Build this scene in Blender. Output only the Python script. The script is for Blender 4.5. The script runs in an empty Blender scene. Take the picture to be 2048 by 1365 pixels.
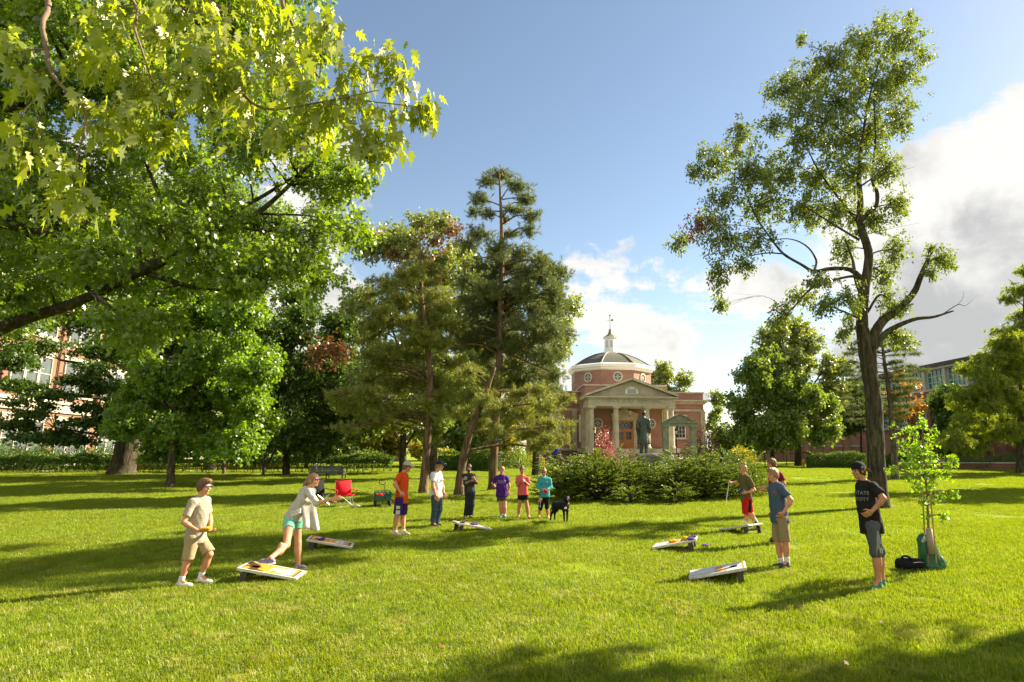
import bpy, bmesh, math, random
import numpy as np
from mathutils import Vector, Matrix
from mathutils.bvhtree import BVHTree
R = math.radians
sc = bpy.context.scene
# ------------------------------------------------------------------ camera, sky, sun
F, PPX, PPY, H = 1223.0, 1150.0, 682.5, 2.1
PITCH = math.atan(214.0 / F)
cam_d = bpy.data.cameras.new('camera'); cam = bpy.data.objects.new('camera', cam_d)
sc.collection.objects.link(cam); sc.camera = cam
cam.location = (0, 0, H); cam.rotation_euler = (math.pi/2 + PITCH, 0, 0)
cam_d.sensor_width = 36.0; cam_d.lens = 36.0 * F / 2048
cam_d.shift_x = -(PPX - 1024) / 2048.0
cam_d.clip_start = 0.05; cam_d.clip_end = 3000
SUN_EL, SUN_AZ = R(33), R(60)             # azimuth clockwise from +y (view direction) towards +x
sun_d = bpy.data.lights.new('sun', 'SUN'); sun = bpy.data.objects.new('sun', sun_d)
sc.collection.objects.link(sun)
sun_d.energy = 5.0; sun_d.angle = R(0.55); sun_d.color = (1.0, 0.87, 0.64)
SUNV = Vector((math.sin(SUN_AZ)*math.cos(SUN_EL), math.cos(SUN_AZ)*math.cos(SUN_EL), math.sin(SUN_EL)))
sun.rotation_euler = SUNV.to_track_quat('Z', 'Y').to_euler()
sc.view_settings.view_transform = 'Standard'; sc.view_settings.look = 'None'
sc.view_settings.exposure = 1.98; sc.view_settings.gamma = 1.0
sc.cycles.use_denoising = True
sc.cycles.max_bounces = 8; sc.cycles.diffuse_bounces = 3; sc.cycles.glossy_bounces = 2
sc.cycles.transmission_bounces = 4; sc.cycles.sample_clamp_indirect = 4.0

def ray(px, py):
    c = ((px-PPX)/F, -(py-PPY)/F)
    return Vector((c[0], math.cos(PITCH) - c[1]*math.sin(PITCH), math.sin(PITCH) + c[1]*math.cos(PITCH)))
def P(px, py, Y):
    r = ray(px, py); t = Y / r.y
    return Vector((r.x*t, Y, H + r.z*t))
def G(px, py, z=0.0):
    r = ray(px, py); t = (z - H) / r.z
    return Vector((r.x*t, r.y*t, z))
def PXM(px, py, Y):                       # photo pixels per metre on the upright plane at distance Y
    return F / (Y / ray(px, py).y)

# ------------------------------------------------------------------ node helpers
class NT:
    def __init__(s, tree): s.t = tree; s.n = tree.nodes; s.l = tree.links
    def new(s, typ, **kw):
        n = s.n.new(typ)
        for k, v in kw.items(): setattr(n, k, v)
        return n
    def put(s, sock, v):
        if isinstance(v, bpy.types.NodeSocket): s.l.new(v, sock)
        elif isinstance(v, bpy.types.Node): s.l.new(v.outputs[0], sock)
        elif v is not None:
            if hasattr(sock.default_value, '__len__') and not hasattr(v, '__len__'): v = [v]*len(sock.default_value)
            if hasattr(v, '__len__') and len(sock.default_value) == 4 and len(v) == 3: v = tuple(v) + (1,)
            sock.default_value = v
    def m(s, op, a, b=0.0, c=None):
        n = s.new('ShaderNodeMath', operation=op); s.put(n.inputs[0], a); s.put(n.inputs[1], b)
        if c is not None: s.put(n.inputs[2], c)
        return n.outputs[0]
    def mix(s, f, a, b, blend='MIX'):
        n = s.new('ShaderNodeMix', data_type='RGBA', blend_type=blend)
        s.put(n.inputs[0], f); s.put(n.inputs[6], a); s.put(n.inputs[7], b); return n.outputs[2]
    def noise(s, vec=None, scale=5.0, detail=4.0, rough=0.55, dist=0.0):
        n = s.new('ShaderNodeTexNoise'); s.put(n.inputs['Scale'], scale); s.put(n.inputs['Detail'], detail)
        s.put(n.inputs['Roughness'], rough); s.put(n.inputs['Distortion'], dist)
        if vec is not None: s.put(n.inputs['Vector'], vec)
        return n.outputs[0]
    def ramp(s, f, stops):
        n = s.new('ShaderNodeValToRGB'); e = n.color_ramp.elements
        while len(e) > 2: e.remove(e[-1])
        for i, (p, c) in enumerate(stops):
            if i >= 2: e.new(p)
            e[i].position = p; e[i].color = tuple(c) + (1,) if len(c) == 3 else c
        s.put(n.inputs[0], f); return n.outputs[0]
    def smooth(s, x, a, b):
        n = s.new('ShaderNodeMapRange', interpolation_type='SMOOTHSTEP')
        s.put(n.inputs[0], x); s.put(n.inputs[1], a); s.put(n.inputs[2], b); return n.outputs[0]

def uw(px, py):
    r = ray(px, py); return r.x/r.y, r.z/r.y
world = bpy.data.worlds.new('World'); sc.world = world; world.use_nodes = True
W = NT(world.node_tree); W.n.clear()
sky = W.new('ShaderNodeTexSky', sky_type='NISHITA'); sky.sun_disc = False
sky.sun_elevation = SUN_EL; sky.sun_rotation = SUN_AZ; sky.altitude = 200; sky.air_density = 1.0; sky.dust_density = 0.25; sky.ozone_density = 2.0
tc = W.new('ShaderNodeTexCoord'); sep = W.new('ShaderNodeSeparateXYZ'); W.put(sep.inputs[0], tc.outputs['Generated'])
X_, Y_, Z_ = sep.outputs[0], sep.outputs[1], sep.outputs[2]
yy = W.m('MAXIMUM', Y_, 0.08)
u_ = W.m('DIVIDE', X_, yy); w_ = W.m('DIVIDE', Z_, yy)
fl = W.m('ADD', W.m('MAXIMUM', Z_, 0.0), 0.22)
cv = W.new('ShaderNodeCombineXYZ'); W.put(cv.inputs[0], W.m('DIVIDE', X_, fl)); W.put(cv.inputs[1], W.m('DIVIDE', Y_, fl)); W.put(cv.inputs[2], W.m('MULTIPLY', Z_, 2.0))
n1 = W.noise(cv.outputs[0], 2.1, 9.0, 0.60, 0.35)
n2 = W.noise(cv.outputs[0], 1.1, 5.0, 0.55, 0.3)
n3 = W.noise(tc.outputs['Generated'], 9.0, 8.0, 0.62, 0.3)
nn = W.m('ADD', W.m('MULTIPLY', n1, 0.55), W.m('MULTIPLY', n3, 0.45))
# big bank: below a rising edge in the north-east part of the sky
(ua, wa), (ub, wb) = uw(1760, 330), uw(2048, 140)
kslope = (wb-wa)/(ub-ua)
edge = W.m('SUBTRACT', W.m('ADD', W.m('MULTIPLY', W.m('SUBTRACT', u_, ua), kslope), wa), w_)
b1 = W.m('MINIMUM', W.m('MULTIPLY', edge, 3.6), W.m('MULTIPLY', W.m('SUBTRACT', u_, uw(1640, 500)[0]), 5.0))
# low band right of the centre
wt = uw(1400, 560)[1]; wl = uw(1400, 690)[1]
b2 = W.m('MINIMUM', W.m('MULTIPLY', W.m('SUBTRACT', wt, w_), 3.2), W.m('MULTIPLY', W.m('SUBTRACT', u_, uw(1120, 600)[0]), 5.0))
b2 = W.m('MINIMUM', W.m('MINIMUM', b2, 0.03), W.m('ADD', W.m('MULTIPLY', W.m('SUBTRACT', w_, wl), 5.0), 0.02))
# bank behind the left trees
b3 = W.m('MINIMUM', W.m('MULTIPLY', W.m('SUBTRACT', uw(735, 400)[0], u_), 3.0), W.m('MULTIPLY', W.m('SUBTRACT', uw(600, 270)[1], w_), 3.0))
b4 = W.m('MULTIPLY', W.m('SUBTRACT', uw(1300, 715)[1], w_), 3.0)       # low haze clouds near the horizon
b4 = W.m('MINIMUM', b4, 0.0)
bias = W.m('MAXIMUM', W.m('MAXIMUM', b1, b2), W.m('MAXIMUM', b3, b4))
bias = W.m('MAXIMUM', W.m('MINIMUM', bias, 0.34), -0.6)
dens = W.m('ADD', bias, W.m('MULTIPLY', W.m('SUBTRACT', nn, 0.5), 2.0))
mask = W.smooth(dens, -0.01, 0.13)
core = W.m('MULTIPLY', W.smooth(edge, 0.10, 0.30), W.m('SUBTRACT', 1.0, W.m('MULTIPLY', W.smooth(edge, 0.40, 0.60), 0.8)))
shade = W.smooth(W.m('ADD', W.m('MULTIPLY', core, 0.46), W.m('ADD', W.m('MULTIPLY', W.m('SUBTRACT', n2, 0.5), 1.5), W.m('MULTIPLY', W.m('SUBTRACT', n3, 0.5), 1.3))), 0.02, 0.58)
ccol = W.mix(shade, (0.27, 0.262, 0.245), (0.145, 0.146, 0.143))
# unseen bright clouds added behind the viewer as soft fill light
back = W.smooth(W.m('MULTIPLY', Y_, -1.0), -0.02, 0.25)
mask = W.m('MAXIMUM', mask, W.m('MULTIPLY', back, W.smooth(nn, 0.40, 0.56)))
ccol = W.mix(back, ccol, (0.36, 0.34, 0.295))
skyc = W.mix(1.0, sky.outputs[0], (0.054, 0.054, 0.054), 'MULTIPLY')
skyc = W.mix(1.0, skyc, (1.12, 1.0, 0.86), 'MULTIPLY')
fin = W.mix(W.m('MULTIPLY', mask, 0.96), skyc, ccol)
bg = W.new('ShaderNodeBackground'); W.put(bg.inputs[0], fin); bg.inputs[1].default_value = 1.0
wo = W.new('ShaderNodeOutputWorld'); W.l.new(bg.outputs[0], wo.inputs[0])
# ------------------------------------------------------------------ materials
def mat(name, col, rough=0.7, col2=None, nscale=6.0, bump=0.0, bscale=40.0, metal=0.0, spec=0.4, coord='Object', lo=0.35, hi=0.65):
    m = bpy.data.materials.new(name); m.use_nodes = True
    t = NT(m.node_tree); b = t.n['Principled BSDF']
    tc = t.new('ShaderNodeTexCoord'); v = tc.outputs[coord]
    if col2 is not None:
        t.put(b.inputs['Base Color'], t.ramp(t.noise(v, nscale, 6.0, 0.6), [(lo, col), (hi, col2)]))
    else: t.put(b.inputs['Base Color'], col)
    b.inputs['Roughness'].default_value = rough; b.inputs['Metallic'].default_value = metal
    b.inputs['Specular IOR Level'].default_value = spec
    if bump > 0:
        bn = t.new('ShaderNodeBump'); bn.inputs['Strength'].default_value = bump; bn.inputs['Distance'].default_value = 0.02
        t.put(bn.inputs['Height'], t.noise(v, bscale, 5.0, 0.6)); t.l.new(bn.outputs[0], b.inputs['Normal'])
    return m
def barkmat(name, c1, c2, sc=9.0):
    m = bpy.data.materials.new(name); m.use_nodes = True; t = NT(m.node_tree); b = t.n['Principled BSDF']
    tc = t.new('ShaderNodeTexCoord'); mp = t.new('ShaderNodeMapping'); mp.inputs['Scale'].default_value = (1, 1, .16); t.l.new(tc.outputs['Object'], mp.inputs['Vector'])
    f = t.noise(mp.outputs[0], sc*1.5, 6.0, .65, .6); g = t.noise(tc.outputs['Object'], 2.0, 4.0, .6)
    c = t.ramp(f, [(.36, tuple(x*.45 for x in c1)), (.50, c1), (.68, c2)]); t.put(b.inputs['Base Color'], t.mix(t.smooth(g, .5, .75), c, (.075, .085, .045)))
    b.inputs['Roughness'].default_value = .95; b.inputs['Specular IOR Level'].default_value = .15
    bn = t.new('ShaderNodeBump'); bn.inputs['Strength'].default_value = 1.0; bn.inputs['Distance'].default_value = .05; t.put(bn.inputs['Height'], f); t.l.new(bn.outputs[0], b.inputs['Normal'])
    return m
def leafmat(name, cols, trans=(0.30, 0.42, 0.03), tf=0.42, gloss=0.10, clump=None, cscale=0.6):
    m = bpy.data.materials.new(name); m.use_nodes = True
    t = NT(m.node_tree); t.n.clear()
    g = t.new('ShaderNodeNewGeometry')
    cols = [(x[0]*1.5, x[1]*1.25, x[2]) for x in cols]; k = len(cols)
    c = t.ramp(g.outputs['Random Per Island'], [(i/(k-1), x) for i, x in enumerate(cols)])
    if clump is not None:                       # clumps of another leaf colour (turning leaves)
        nz = t.noise(g.outputs['Position'], cscale, 3.0, 0.5)
        c = t.mix(t.smooth(nz, 0.56, 0.66), c, clump)
    d = t.new('ShaderNodeBsdfDiffuse'); t.put(d.inputs[0], c)
    tr = t.new('ShaderNodeBsdfTranslucent'); t.put(tr.inputs[0], t.mix(0.72, c, trans))
    mx = t.new('ShaderNodeMixShader'); mx.inputs[0].default_value = tf
    t.l.new(d.outputs[0], mx.inputs[1]); t.l.new(tr.outputs[0], mx.inputs[2])
    gl = t.new('ShaderNodeBsdfGlossy'); gl.inputs['Roughness'].default_value = 0.42; t.put(gl.inputs[0], (0.85, 0.85, 0.8))
    m2 = t.new('ShaderNodeMixShader'); m2.inputs[0].default_value = gloss
    t.l.new(mx.outputs[0], m2.inputs[1]); t.l.new(gl.outputs[0], m2.inputs[2])
    o = t.new('ShaderNodeOutputMaterial'); t.l.new(m2.outputs[0], o.inputs[0])
    return m
def brickmat(name, c1, c2, mortar, size=1.0):
    m = bpy.data.materials.new(name); m.use_nodes = True
    t = NT(m.node_tree); b = t.n['Principled BSDF']
    tc = t.new('ShaderNodeTexCoord'); s = t.new('ShaderNodeSeparateXYZ'); t.put(s.inputs[0], tc.outputs['Object'])
    cb = t.new('ShaderNodeCombineXYZ'); t.put(cb.inputs[0], t.m('ADD', s.outputs[0], s.outputs[1])); t.put(cb.inputs[1], s.outputs[2])
    br = t.new('ShaderNodeTexBrick'); t.put(br.inputs['Vector'], cb.outputs[0]); br.inputs['Scale'].default_value = 4.0/size
    br.inputs['Mortar Size'].default_value = 0.016; br.inputs['Brick Width'].default_value = 0.9; br.inputs['Row Height'].default_value = 0.3
    t.put(br.inputs['Color1'], c1); t.put(br.inputs['Color2'], c2); t.put(br.inputs['Mortar'], mortar)
    nz = t.noise(tc.outputs['Object'], 0.6, 6.0, 0.6)
    t.put(b.inputs['Base Color'], t.mix(1.0, br.outputs[0], t.ramp(nz, [(0.3, (0.78, 0.76, 0.74)), (0.7, (1.12, 1.08, 1.05))]), 'MULTIPLY'))
    b.inputs['Roughness'].default_value = 0.85
    return m

M = {}
def lin(r, g, b):
    f = lambda c: ((c/255+0.055)/1.055)**2.4 if c > 10 else c/255/12.92
    return (f(r), f(g), f(b))
# ------------------------------------------------------------------ mesh builder
class MB:
    def __init__(s): s.v = []; s.f = []; s.n = 0
    def add(s, verts, faces):
        s.v.append(np.asarray(verts, float).reshape(-1, 3)); k = s.n
        s.f += [tuple(i + k for i in f) for f in faces]; s.n += len(s.v[-1]); return s
    def box(s, lo, hi, rot=0.0, origin=(0, 0, 0)):
        a = np.array([(x, y, z) for z in (lo[2], hi[2]) for y in (lo[1], hi[1]) for x in (lo[0], hi[0])], float)
        if rot:
            c, n = math.cos(rot), math.sin(rot); o = np.array(origin); a = a - o
            a = np.stack([a[:, 0]*c - a[:, 1]*n, a[:, 0]*n + a[:, 1]*c, a[:, 2]], 1) + o
        return s.add(a, [(0, 2, 3, 1), (4, 5, 7, 6), (0, 1, 5, 4), (2, 6, 7, 3), (0, 4, 6, 2), (1, 3, 7, 5)])
    def obox(s, c, ax, ay, az):              # box from centre and three half axes
        c, ax, ay, az = [np.array(q, float) for q in (c, ax, ay, az)]
        a = np.array([c + i*ax + j*ay + k*az for k in (-1, 1) for j in (-1, 1) for i in (-1, 1)])
        return s.add(a, [(0, 2, 3, 1), (4, 5, 7, 6), (0, 1, 5, 4), (2, 6, 7, 3), (0, 4, 6, 2), (1, 3, 7, 5)])
    def tube(s, pts, rad, n=8, cap=True, jit=0.0, rng=None):
        pts = np.asarray(pts, float); m = len(pts); rad = np.broadcast_to(np.asarray(rad, float), (m,))
        t = np.gradient(pts, axis=0); t /= np.linalg.norm(t, axis=1)[:, None] + 1e-9
        ref = np.array((0.0, 0, 1)) if abs(t[0][2]) < 0.9 else np.array((1.0, 0, 0))
        A = np.cross(t[0], ref); A /= np.linalg.norm(A); V = []
        for i in range(m):
            A = A - t[i]*np.dot(A, t[i]); A /= np.linalg.norm(A) + 1e-9; B = np.cross(t[i], A)
            an = np.arange(n)*2*math.pi/n; r = rad[i]*np.ones(n)
            if jit and rng is not None: r = r*(1 + rng.normal(0, jit, n))
            V.append(pts[i] + (np.cos(an)*r)[:, None]*A + (np.sin(an)*r)[:, None]*B)
        fs = [(i*n+j, i*n+(j+1) % n, (i+1)*n+(j+1) % n, (i+1)*n+j) for i in range(m-1) for j in range(n)]
        if cap: fs += [tuple(range(n))[::-1], tuple((m-1)*n + j for j in range(n))]
        return s.add(np.concatenate(V), fs)
    def lathe(s, prof, n=16, c=(0, 0, 0), phase=0.0):   # profile of (r, z)
        V = [(c[0]+r*math.cos(phase+2*math.pi*j/n), c[1]+r*math.sin(phase+2*math.pi*j/n), c[2]+z) for r, z in prof for j in range(n)]
        m = len(prof)
        fs = [(i*n+j, i*n+(j+1) % n, (i+1)*n+(j+1) % n, (i+1)*n+j) for i in range(m-1) for j in range(n)]
        fs += [tuple(range(n))[::-1], tuple((m-1)*n+j for j in range(n))]
        return s.add(V, fs)
    def prism(s, poly, y0, y1):              # poly in (x, z), extruded along y
        n = len(poly); V = [(x, y0, z) for x, z in poly] + [(x, y1, z) for x, z in poly]
        return s.add(V, [tuple(range(n)), tuple(range(2*n-1, n-1, -1))] + [(j, j+n, (j+1) % n+n, (j+1) % n) for j in range(n)])
    def slab(s, poly, z0, z1):               # poly in (x, y), extruded along z
        n = len(poly); V = [(x, y, z0) for x, y in poly] + [(x, y, z1) for x, y in poly]
        return s.add(V, [tuple(range(n))[::-1], tuple(range(n, 2*n))] + [(j, (j+1) % n, (j+1) % n+n, j+n) for j in range(n)])
    def build(s, name, m, parent=None, smooth=False, loc=None, bevel=0.0):
        me = bpy.data.meshes.new(name)
        v = np.concatenate(s.v) if s.v else np.zeros((0, 3))
        me.from_pydata(v.tolist(), [], s.f); me.update()
        return link(name, me, m, parent, smooth, loc, bevel)
def link(name, me, m, parent=None, smooth=False, loc=None, bevel=0.0):
    o = bpy.data.objects.new(name, me); sc.collection.objects.link(o)
    if m is not None: me.materials.append(m if not isinstance(m, str) else M[m])
    if smooth: me.polygons.foreach_set('use_smooth', [True]*len(me.polygons))
    if parent is not None: o.parent = parent
    if loc is not None: o.location = loc
    if bevel:
        b = o.modifiers.new('bevel', 'BEVEL'); b.width = bevel; b.segments = 2; b.limit_method = 'ANGLE'
    return o
def npmesh(name, verts, nper, m, parent=None, loc=None):     # many islands of nper-gons, verts (k*nper, 3)
    k = len(verts)//nper; me = bpy.data.meshes.new(name)
    me.vertices.add(k*nper); me.vertices.foreach_set('co', np.asarray(verts, np.float32).ravel())
    me.loops.add(k*nper); me.loops.foreach_set('vertex_index', np.arange(k*nper, dtype=np.int32))
    me.polygons.add(k); me.polygons.foreach_set('loop_start', np.arange(0, k*nper, nper, dtype=np.int32))
    me.update(calc_edges=True)
    return link(name, me, m, parent, False, loc)
def tag(o, label=None, cat=None, group=None, kind=None):
    if label: o['label'] = label
    if cat: o['category'] = cat
    if group: o['group'] = group
    if kind: o['kind'] = kind
    return o
def empty(name, loc=(0, 0, 0), rz=0.0, label=None, cat=None, group=None):
    o = bpy.data.objects.new(name, None); sc.collection.objects.link(o)
    o.location = loc; o.rotation_euler = (0, 0, rz); o.empty_display_size = 0.2
    return tag(o, label, cat, group)
def copytree(o, parent=None):
    c = o.copy(); sc.collection.objects.link(c)
    if parent is not None: c.parent = parent
    for ch in list(o.children): copytree(ch, c)
    return c
def catmull(pts, k=5):
    p = np.asarray(pts, float)
    if len(p) < 3:
        t = np.linspace(0, 1, k+1)[:, None]; return p[0]*(1-t) + p[-1]*t
    q = np.concatenate([[2*p[0]-p[1]], p, [2*p[-1]-p[-2]]]); out = []
    for i in range(1, len(q)-2):
        for t in np.linspace(0, 1, k, endpoint=False):
            a, b, c, d = q[i-1], q[i], q[i+1], q[i+2]
            out.append(0.5*((2*b) + (c-a)*t + (2*a-5*b+4*c-d)*t*t + (3*b-a-3*c+d)*t**3))
    out.append(p[-1]); return np.array(out)
def textmesh(body, size=1.0, ext=0.01, spacing=1.0):
    c = bpy.data.curves.new('letters', 'FONT'); c.body = body; c.size = size; c.extrude = ext
    c.align_x = 'CENTER'; c.align_y = 'CENTER'; c.space_character = spacing; c.resolution_u = 3
    o = bpy.data.objects.new('letters', c); sc.collection.objects.link(o)
    dg = bpy.context.evaluated_depsgraph_get(); me = bpy.data.meshes.new_from_object(o.evaluated_get(dg))
    bpy.data.objects.remove(o); return me

# ------------------------------------------------------------------ plants
OUT = {  # leaf outlines: (along, across)
 'simple': [(0, 0), (.3, .22), (.62, .2), (1, 0), (.62, -.2), (.3, -.22)],
 'oak': [(0, 0), (.22, .10), (.30, .36), (.46, .12), (.66, .34), (.76, .10), (1, 0), (.76, -.10), (.66, -.34), (.46, -.12), (.30, -.36), (.22, -.10)],
 'maple': [(0, .02), (.10, .40), (.24, .20), (.36, .62), (.50, .34), (.72, .46), (.66, .16), (1.0, 0), (.66, -.16), (.72, -.46), (.50, -.34), (.36, -.62), (.24, -.20), (.10, -.40)],
 'silver': [(0, 0), (.10, .26), (.20, .10), (.40, .44), (.48, .15), (.74, .27), (.70, .09), (1.05, 0), (.70, -.09), (.74, -.27), (.48, -.15), (.40, -.44), (.20, -.10), (.10, -.26)],
 'fan': [(0, 0), (.5, .20), (.85, .62), (1.0, .30), (.9, .03), (1.0, -.30), (.85, -.62), (.5, -.20)],
 'needle': [(0, .5), (1, 0), (0, -.5)],
 'scale': [(0, .12), (.6, .16), (1, 0), (.6, -.16), (0, -.12)],
}
def unit(a): return a/(np.linalg.norm(a, axis=-1, keepdims=True) + 1e-9)
def leaves(kind, c, tip, nrm, size, width=1.0, bend=0.0):
    """vertices of n leaves: base c, direction tip, face normal nrm"""
    o = np.array(OUT[kind]); tip = unit(tip); side = unit(np.cross(nrm, tip)); up = np.cross(tip, side)
    L = np.asarray(size).reshape(-1, 1, 1)*np.ones((len(c), 1, 1))
    v = c[:, None, :] + L*(o[None, :, 0:1]*tip[:, None, :] + width*o[None, :, 1:2]*side[:, None, :])
    if bend: v = v - L*bend*(o[None, :, 0:1]**2)*np.array((0, 0, 1.0)) + L*bend*0.8*np.abs(o[None, :, 1:2])*up[:, None, :]
    return v.reshape(-1, 3), len(o)
def fbm(p, seed=0, f=1.0):
    rg = np.random.default_rng(seed); out = np.zeros(len(p)); a = 1.0
    for k in range(4):
        d = rg.normal(size=(3, 3))*f; ph = rg.uniform(0, 6.28, 3)
        q = p @ d + ph; out += a*np.sin(q[:, 0])*np.sin(q[:, 1] + 0.7*np.sin(q[:, 2])); a *= 0.6; f *= 1.9
    return out/1.6
def spray_crown(rng, blobs, kind, size, per, dens, spread, droop=0.25, width=1.0, bend=0.15, shell=2.0, gap=0.0, upness=0.55, needle=False, light=None):
    """blobs: (centre, rx, ry, rz); sprays of leaves spread through each blob's volume"""
    allv = []; centres = []
    for (c, rx, ry, rz) in blobs:
        n = max(4, int(5.0*dens*(rx*ry*rz)**(2/3)))
        d = unit(rng.normal(size=(n*2, 3))); r = rng.uniform(0, 1, n*2)**(1/shell)
        off = d*r[:, None]
        pos = np.array(c) + off*np.array((rx, ry, rz))*(1 + 0.18*rng.normal(size=(n*2, 1)))
        keep = fbm(pos, 3, 1.6/max(0.5, (rx+rz)/2)) > gap - 0.25
        pos, d = pos[keep][:n], d[keep][:n]
        centres.append((c, pos))
        k = per; m = len(pos)
        ax = unit(d*0.8 + rng.normal(0, .55, (m, 3)) + np.array((0, 0, -droop)))
        t = rng.uniform(-0.6, 0.6, (m, k, 1))
        base = pos[:, None, :] + ax[:, None, :]*t*spread + rng.normal(0, spread*0.26, (m, k, 3))
        if needle:
            tip = unit(ax[:, None, :]*0.55 + rng.normal(0, .62, (m, k, 3)) + np.array((0, 0, .22)))
            base = pos[:, None, :] + ax[:, None, :]*t*spread
        else:
            tip = unit(ax[:, None, :]*0.6 + rng.normal(0, .6, (m, k, 3)) + np.array((0, 0, -droop)))
        nr = unit(rng.normal(0, .75, (m, k, 3)) + np.array((0, 0, upness)) + (0 if light is None else np.array(light)))
        sz = size*rng.uniform(.55, 1.25, m*k)
        v, q = leaves(kind, base.reshape(-1, 3), tip.reshape(-1, 3), nr.reshape(-1, 3), sz, width, bend)
        allv.append(v)
    return np.concatenate(allv), q, centres
def limb_mesh(mb, pts, rad, rng, n=8, k=5, jit=0.05):
    p = catmull(pts, k); r = np.interp(np.linspace(0, 1, len(p)), np.linspace(0, 1, len(rad)), rad)
    mb.tube(p, r, n, True, jit, rng); return p, r
def tree(name, label, cat, Y, trunk, limbs, blobs, leaf, bark, crown_mats, seed=1, group=None, flare=1.5, extra=None, twig=1.0, trunk_n=12, reach=True):
    """trunk/limbs: [(px, py, radius_m[, dy])]; blobs: (px, py, rx_px, ry_px, dy[, crown index])"""
    rng = np.random.default_rng(seed)
    isw = lambda q: isinstance(q[0], tuple)
    base = Vector(trunk[0][0]) if isw(trunk[0]) else P(trunk[0][0], trunk[0][1], Y); base.z = 0
    root = empty(name, base, 0, label, cat, group); b = np.array(base)
    W3 = lambda q: np.array(q[0]) - b if isw(q) else np.array(P(q[0], q[1], Y + (q[3] if len(q) > 3 else 0))) - b
    mb = MB(); wood = []
    tp = [W3(q) for q in trunk]; tp[0][2] = -0.15
    rd = lambda q: q[1] if isw(q) else q[2]
    tr = [rd(q) for q in trunk]
    p, r = limb_mesh(mb, [tp[0], tp[0] + np.array((0, 0, .35))*1.0 + (tp[1]-tp[0])*0.06] + tp[1:], [tr[0]*flare, tr[0]*1.1] + tr[1:], rng, trunk_n, 6, 0.035)
    wood.append((p, r))
    for L in limbs:
        p, r = limb_mesh(mb, [W3(q) for q in L], [rd(q) for q in L], rng, 8); wood.append((p, r))
    wp = np.concatenate([w[0] for w in wood]); wr = np.concatenate([w[1] for w in wood])
    groups = {}
    for q in blobs:
        if isw(q):
            groups.setdefault(q[3] if len(q) > 3 else 0, []).append((np.array(q[0]) - b, q[1], q[1], q[2])); continue
        c = np.array(P(q[0], q[1], Y + q[4])) - b; s = PXM(q[0], q[1], Y + q[4])
        rx, rz = q[2]/s, q[3]/s
        groups.setdefault(q[5] if len(q) > 5 else 0, []).append((c, rx, (rx+rz)/2*leaf.get('deep', 1.0), rz))
    for gi, bl in groups.items():
        lf = dict(leaf)
        if extra and gi in extra: lf.update(extra[gi])
        v, k, cs = spray_crown(rng, bl, lf['kind'], lf['size'], lf['per'], lf['dens'], lf['spread'], lf.get('droop', .25), lf.get('width', 1.0), lf.get('bend', .15), lf.get('shell', 2.0), lf.get('gap', 0.0), lf.get('up', .55), lf.get('needle', False))
        o = npmesh('crown', v, k, crown_mats[gi], root); print('LEAVES', label[:40], len(v)//k)
        if gi and lf.get('label'): o['label'] = lf['label']
        for (c, pos), (cc, rx, ry, rz) in zip(cs, bl):
            if not len(pos) or not reach: continue
            if np.linalg.norm(wp - c, axis=1).min() > leaf.get('maxreach', 99): continue
            d = np.linalg.norm(wp - c, axis=1) + (0.0 if 'maxreach' in leaf else 0.9*np.maximum(0, wp[:, 2] - c[2] + 0.2*rz) + 0.05/(wr+0.01))
            i = int(np.argmin(d)); a = wp[i]
            mid = (a + c)/2 + np.array((0, 0, 0.10*np.linalg.norm(c-a))) + rng.normal(0, .06*np.linalg.norm(c-a), 3)
            r0 = min(wr[i]*0.55, 0.02 + 0.014*np.linalg.norm(c-a) + .012*rx)*twig
            bp, br = limb_mesh(mb, [a, mid, c], [r0, r0*.7, r0*.35], rng, 5, 4, 0.03)
            for q in pos[rng.permutation(len(pos))[:min(len(pos), lf.get('twigs', 7))]]:
                s = bp[int(rng.integers(len(bp)//2, len(bp)))]
                m_ = (s+q)/2 + rng.normal(0, .08*np.linalg.norm(q-s), 3)
                mb.tube([s, m_, q], [r0*.3, r0*.22, r0*.10], 4, False)
    o = mb.build('trunk', bark, root, True)
    return root

def inpoly(x, y, poly):
    c = False; n = len(poly)
    for i in range(n):
        (x1, y1), (x2, y2) = poly[i], poly[i-1]
        if (y1 > y) != (y2 > y) and x < (x2-x1)*(y-y1)/(y2-y1)+x1: c = not c
    return c
def fill(poly, step, r, deep, seed=0, sq=1.0, k=0, keep=1.0):
    """blobs on a jittered grid inside an outline; deep = spread in distance (m)"""
    rg = random.Random(seed); xs = [p[0] for p in poly]; ys = [p[1] for p in poly]; out = []
    y = min(ys); 
    while y < max(ys):
        x = min(xs)
        while x < max(xs):
            a, c = x + rg.uniform(-.4, .4)*step, y + rg.uniform(-.4, .4)*step*sq
            if inpoly(a, c, poly) and rg.random() < keep:
                q = rg.uniform(.75, 1.25); out.append((a, c, r*q, r*q*sq, rg.uniform(-1, 1)*deep, k))
            x += step
        y += step*sq
    return out
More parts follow.
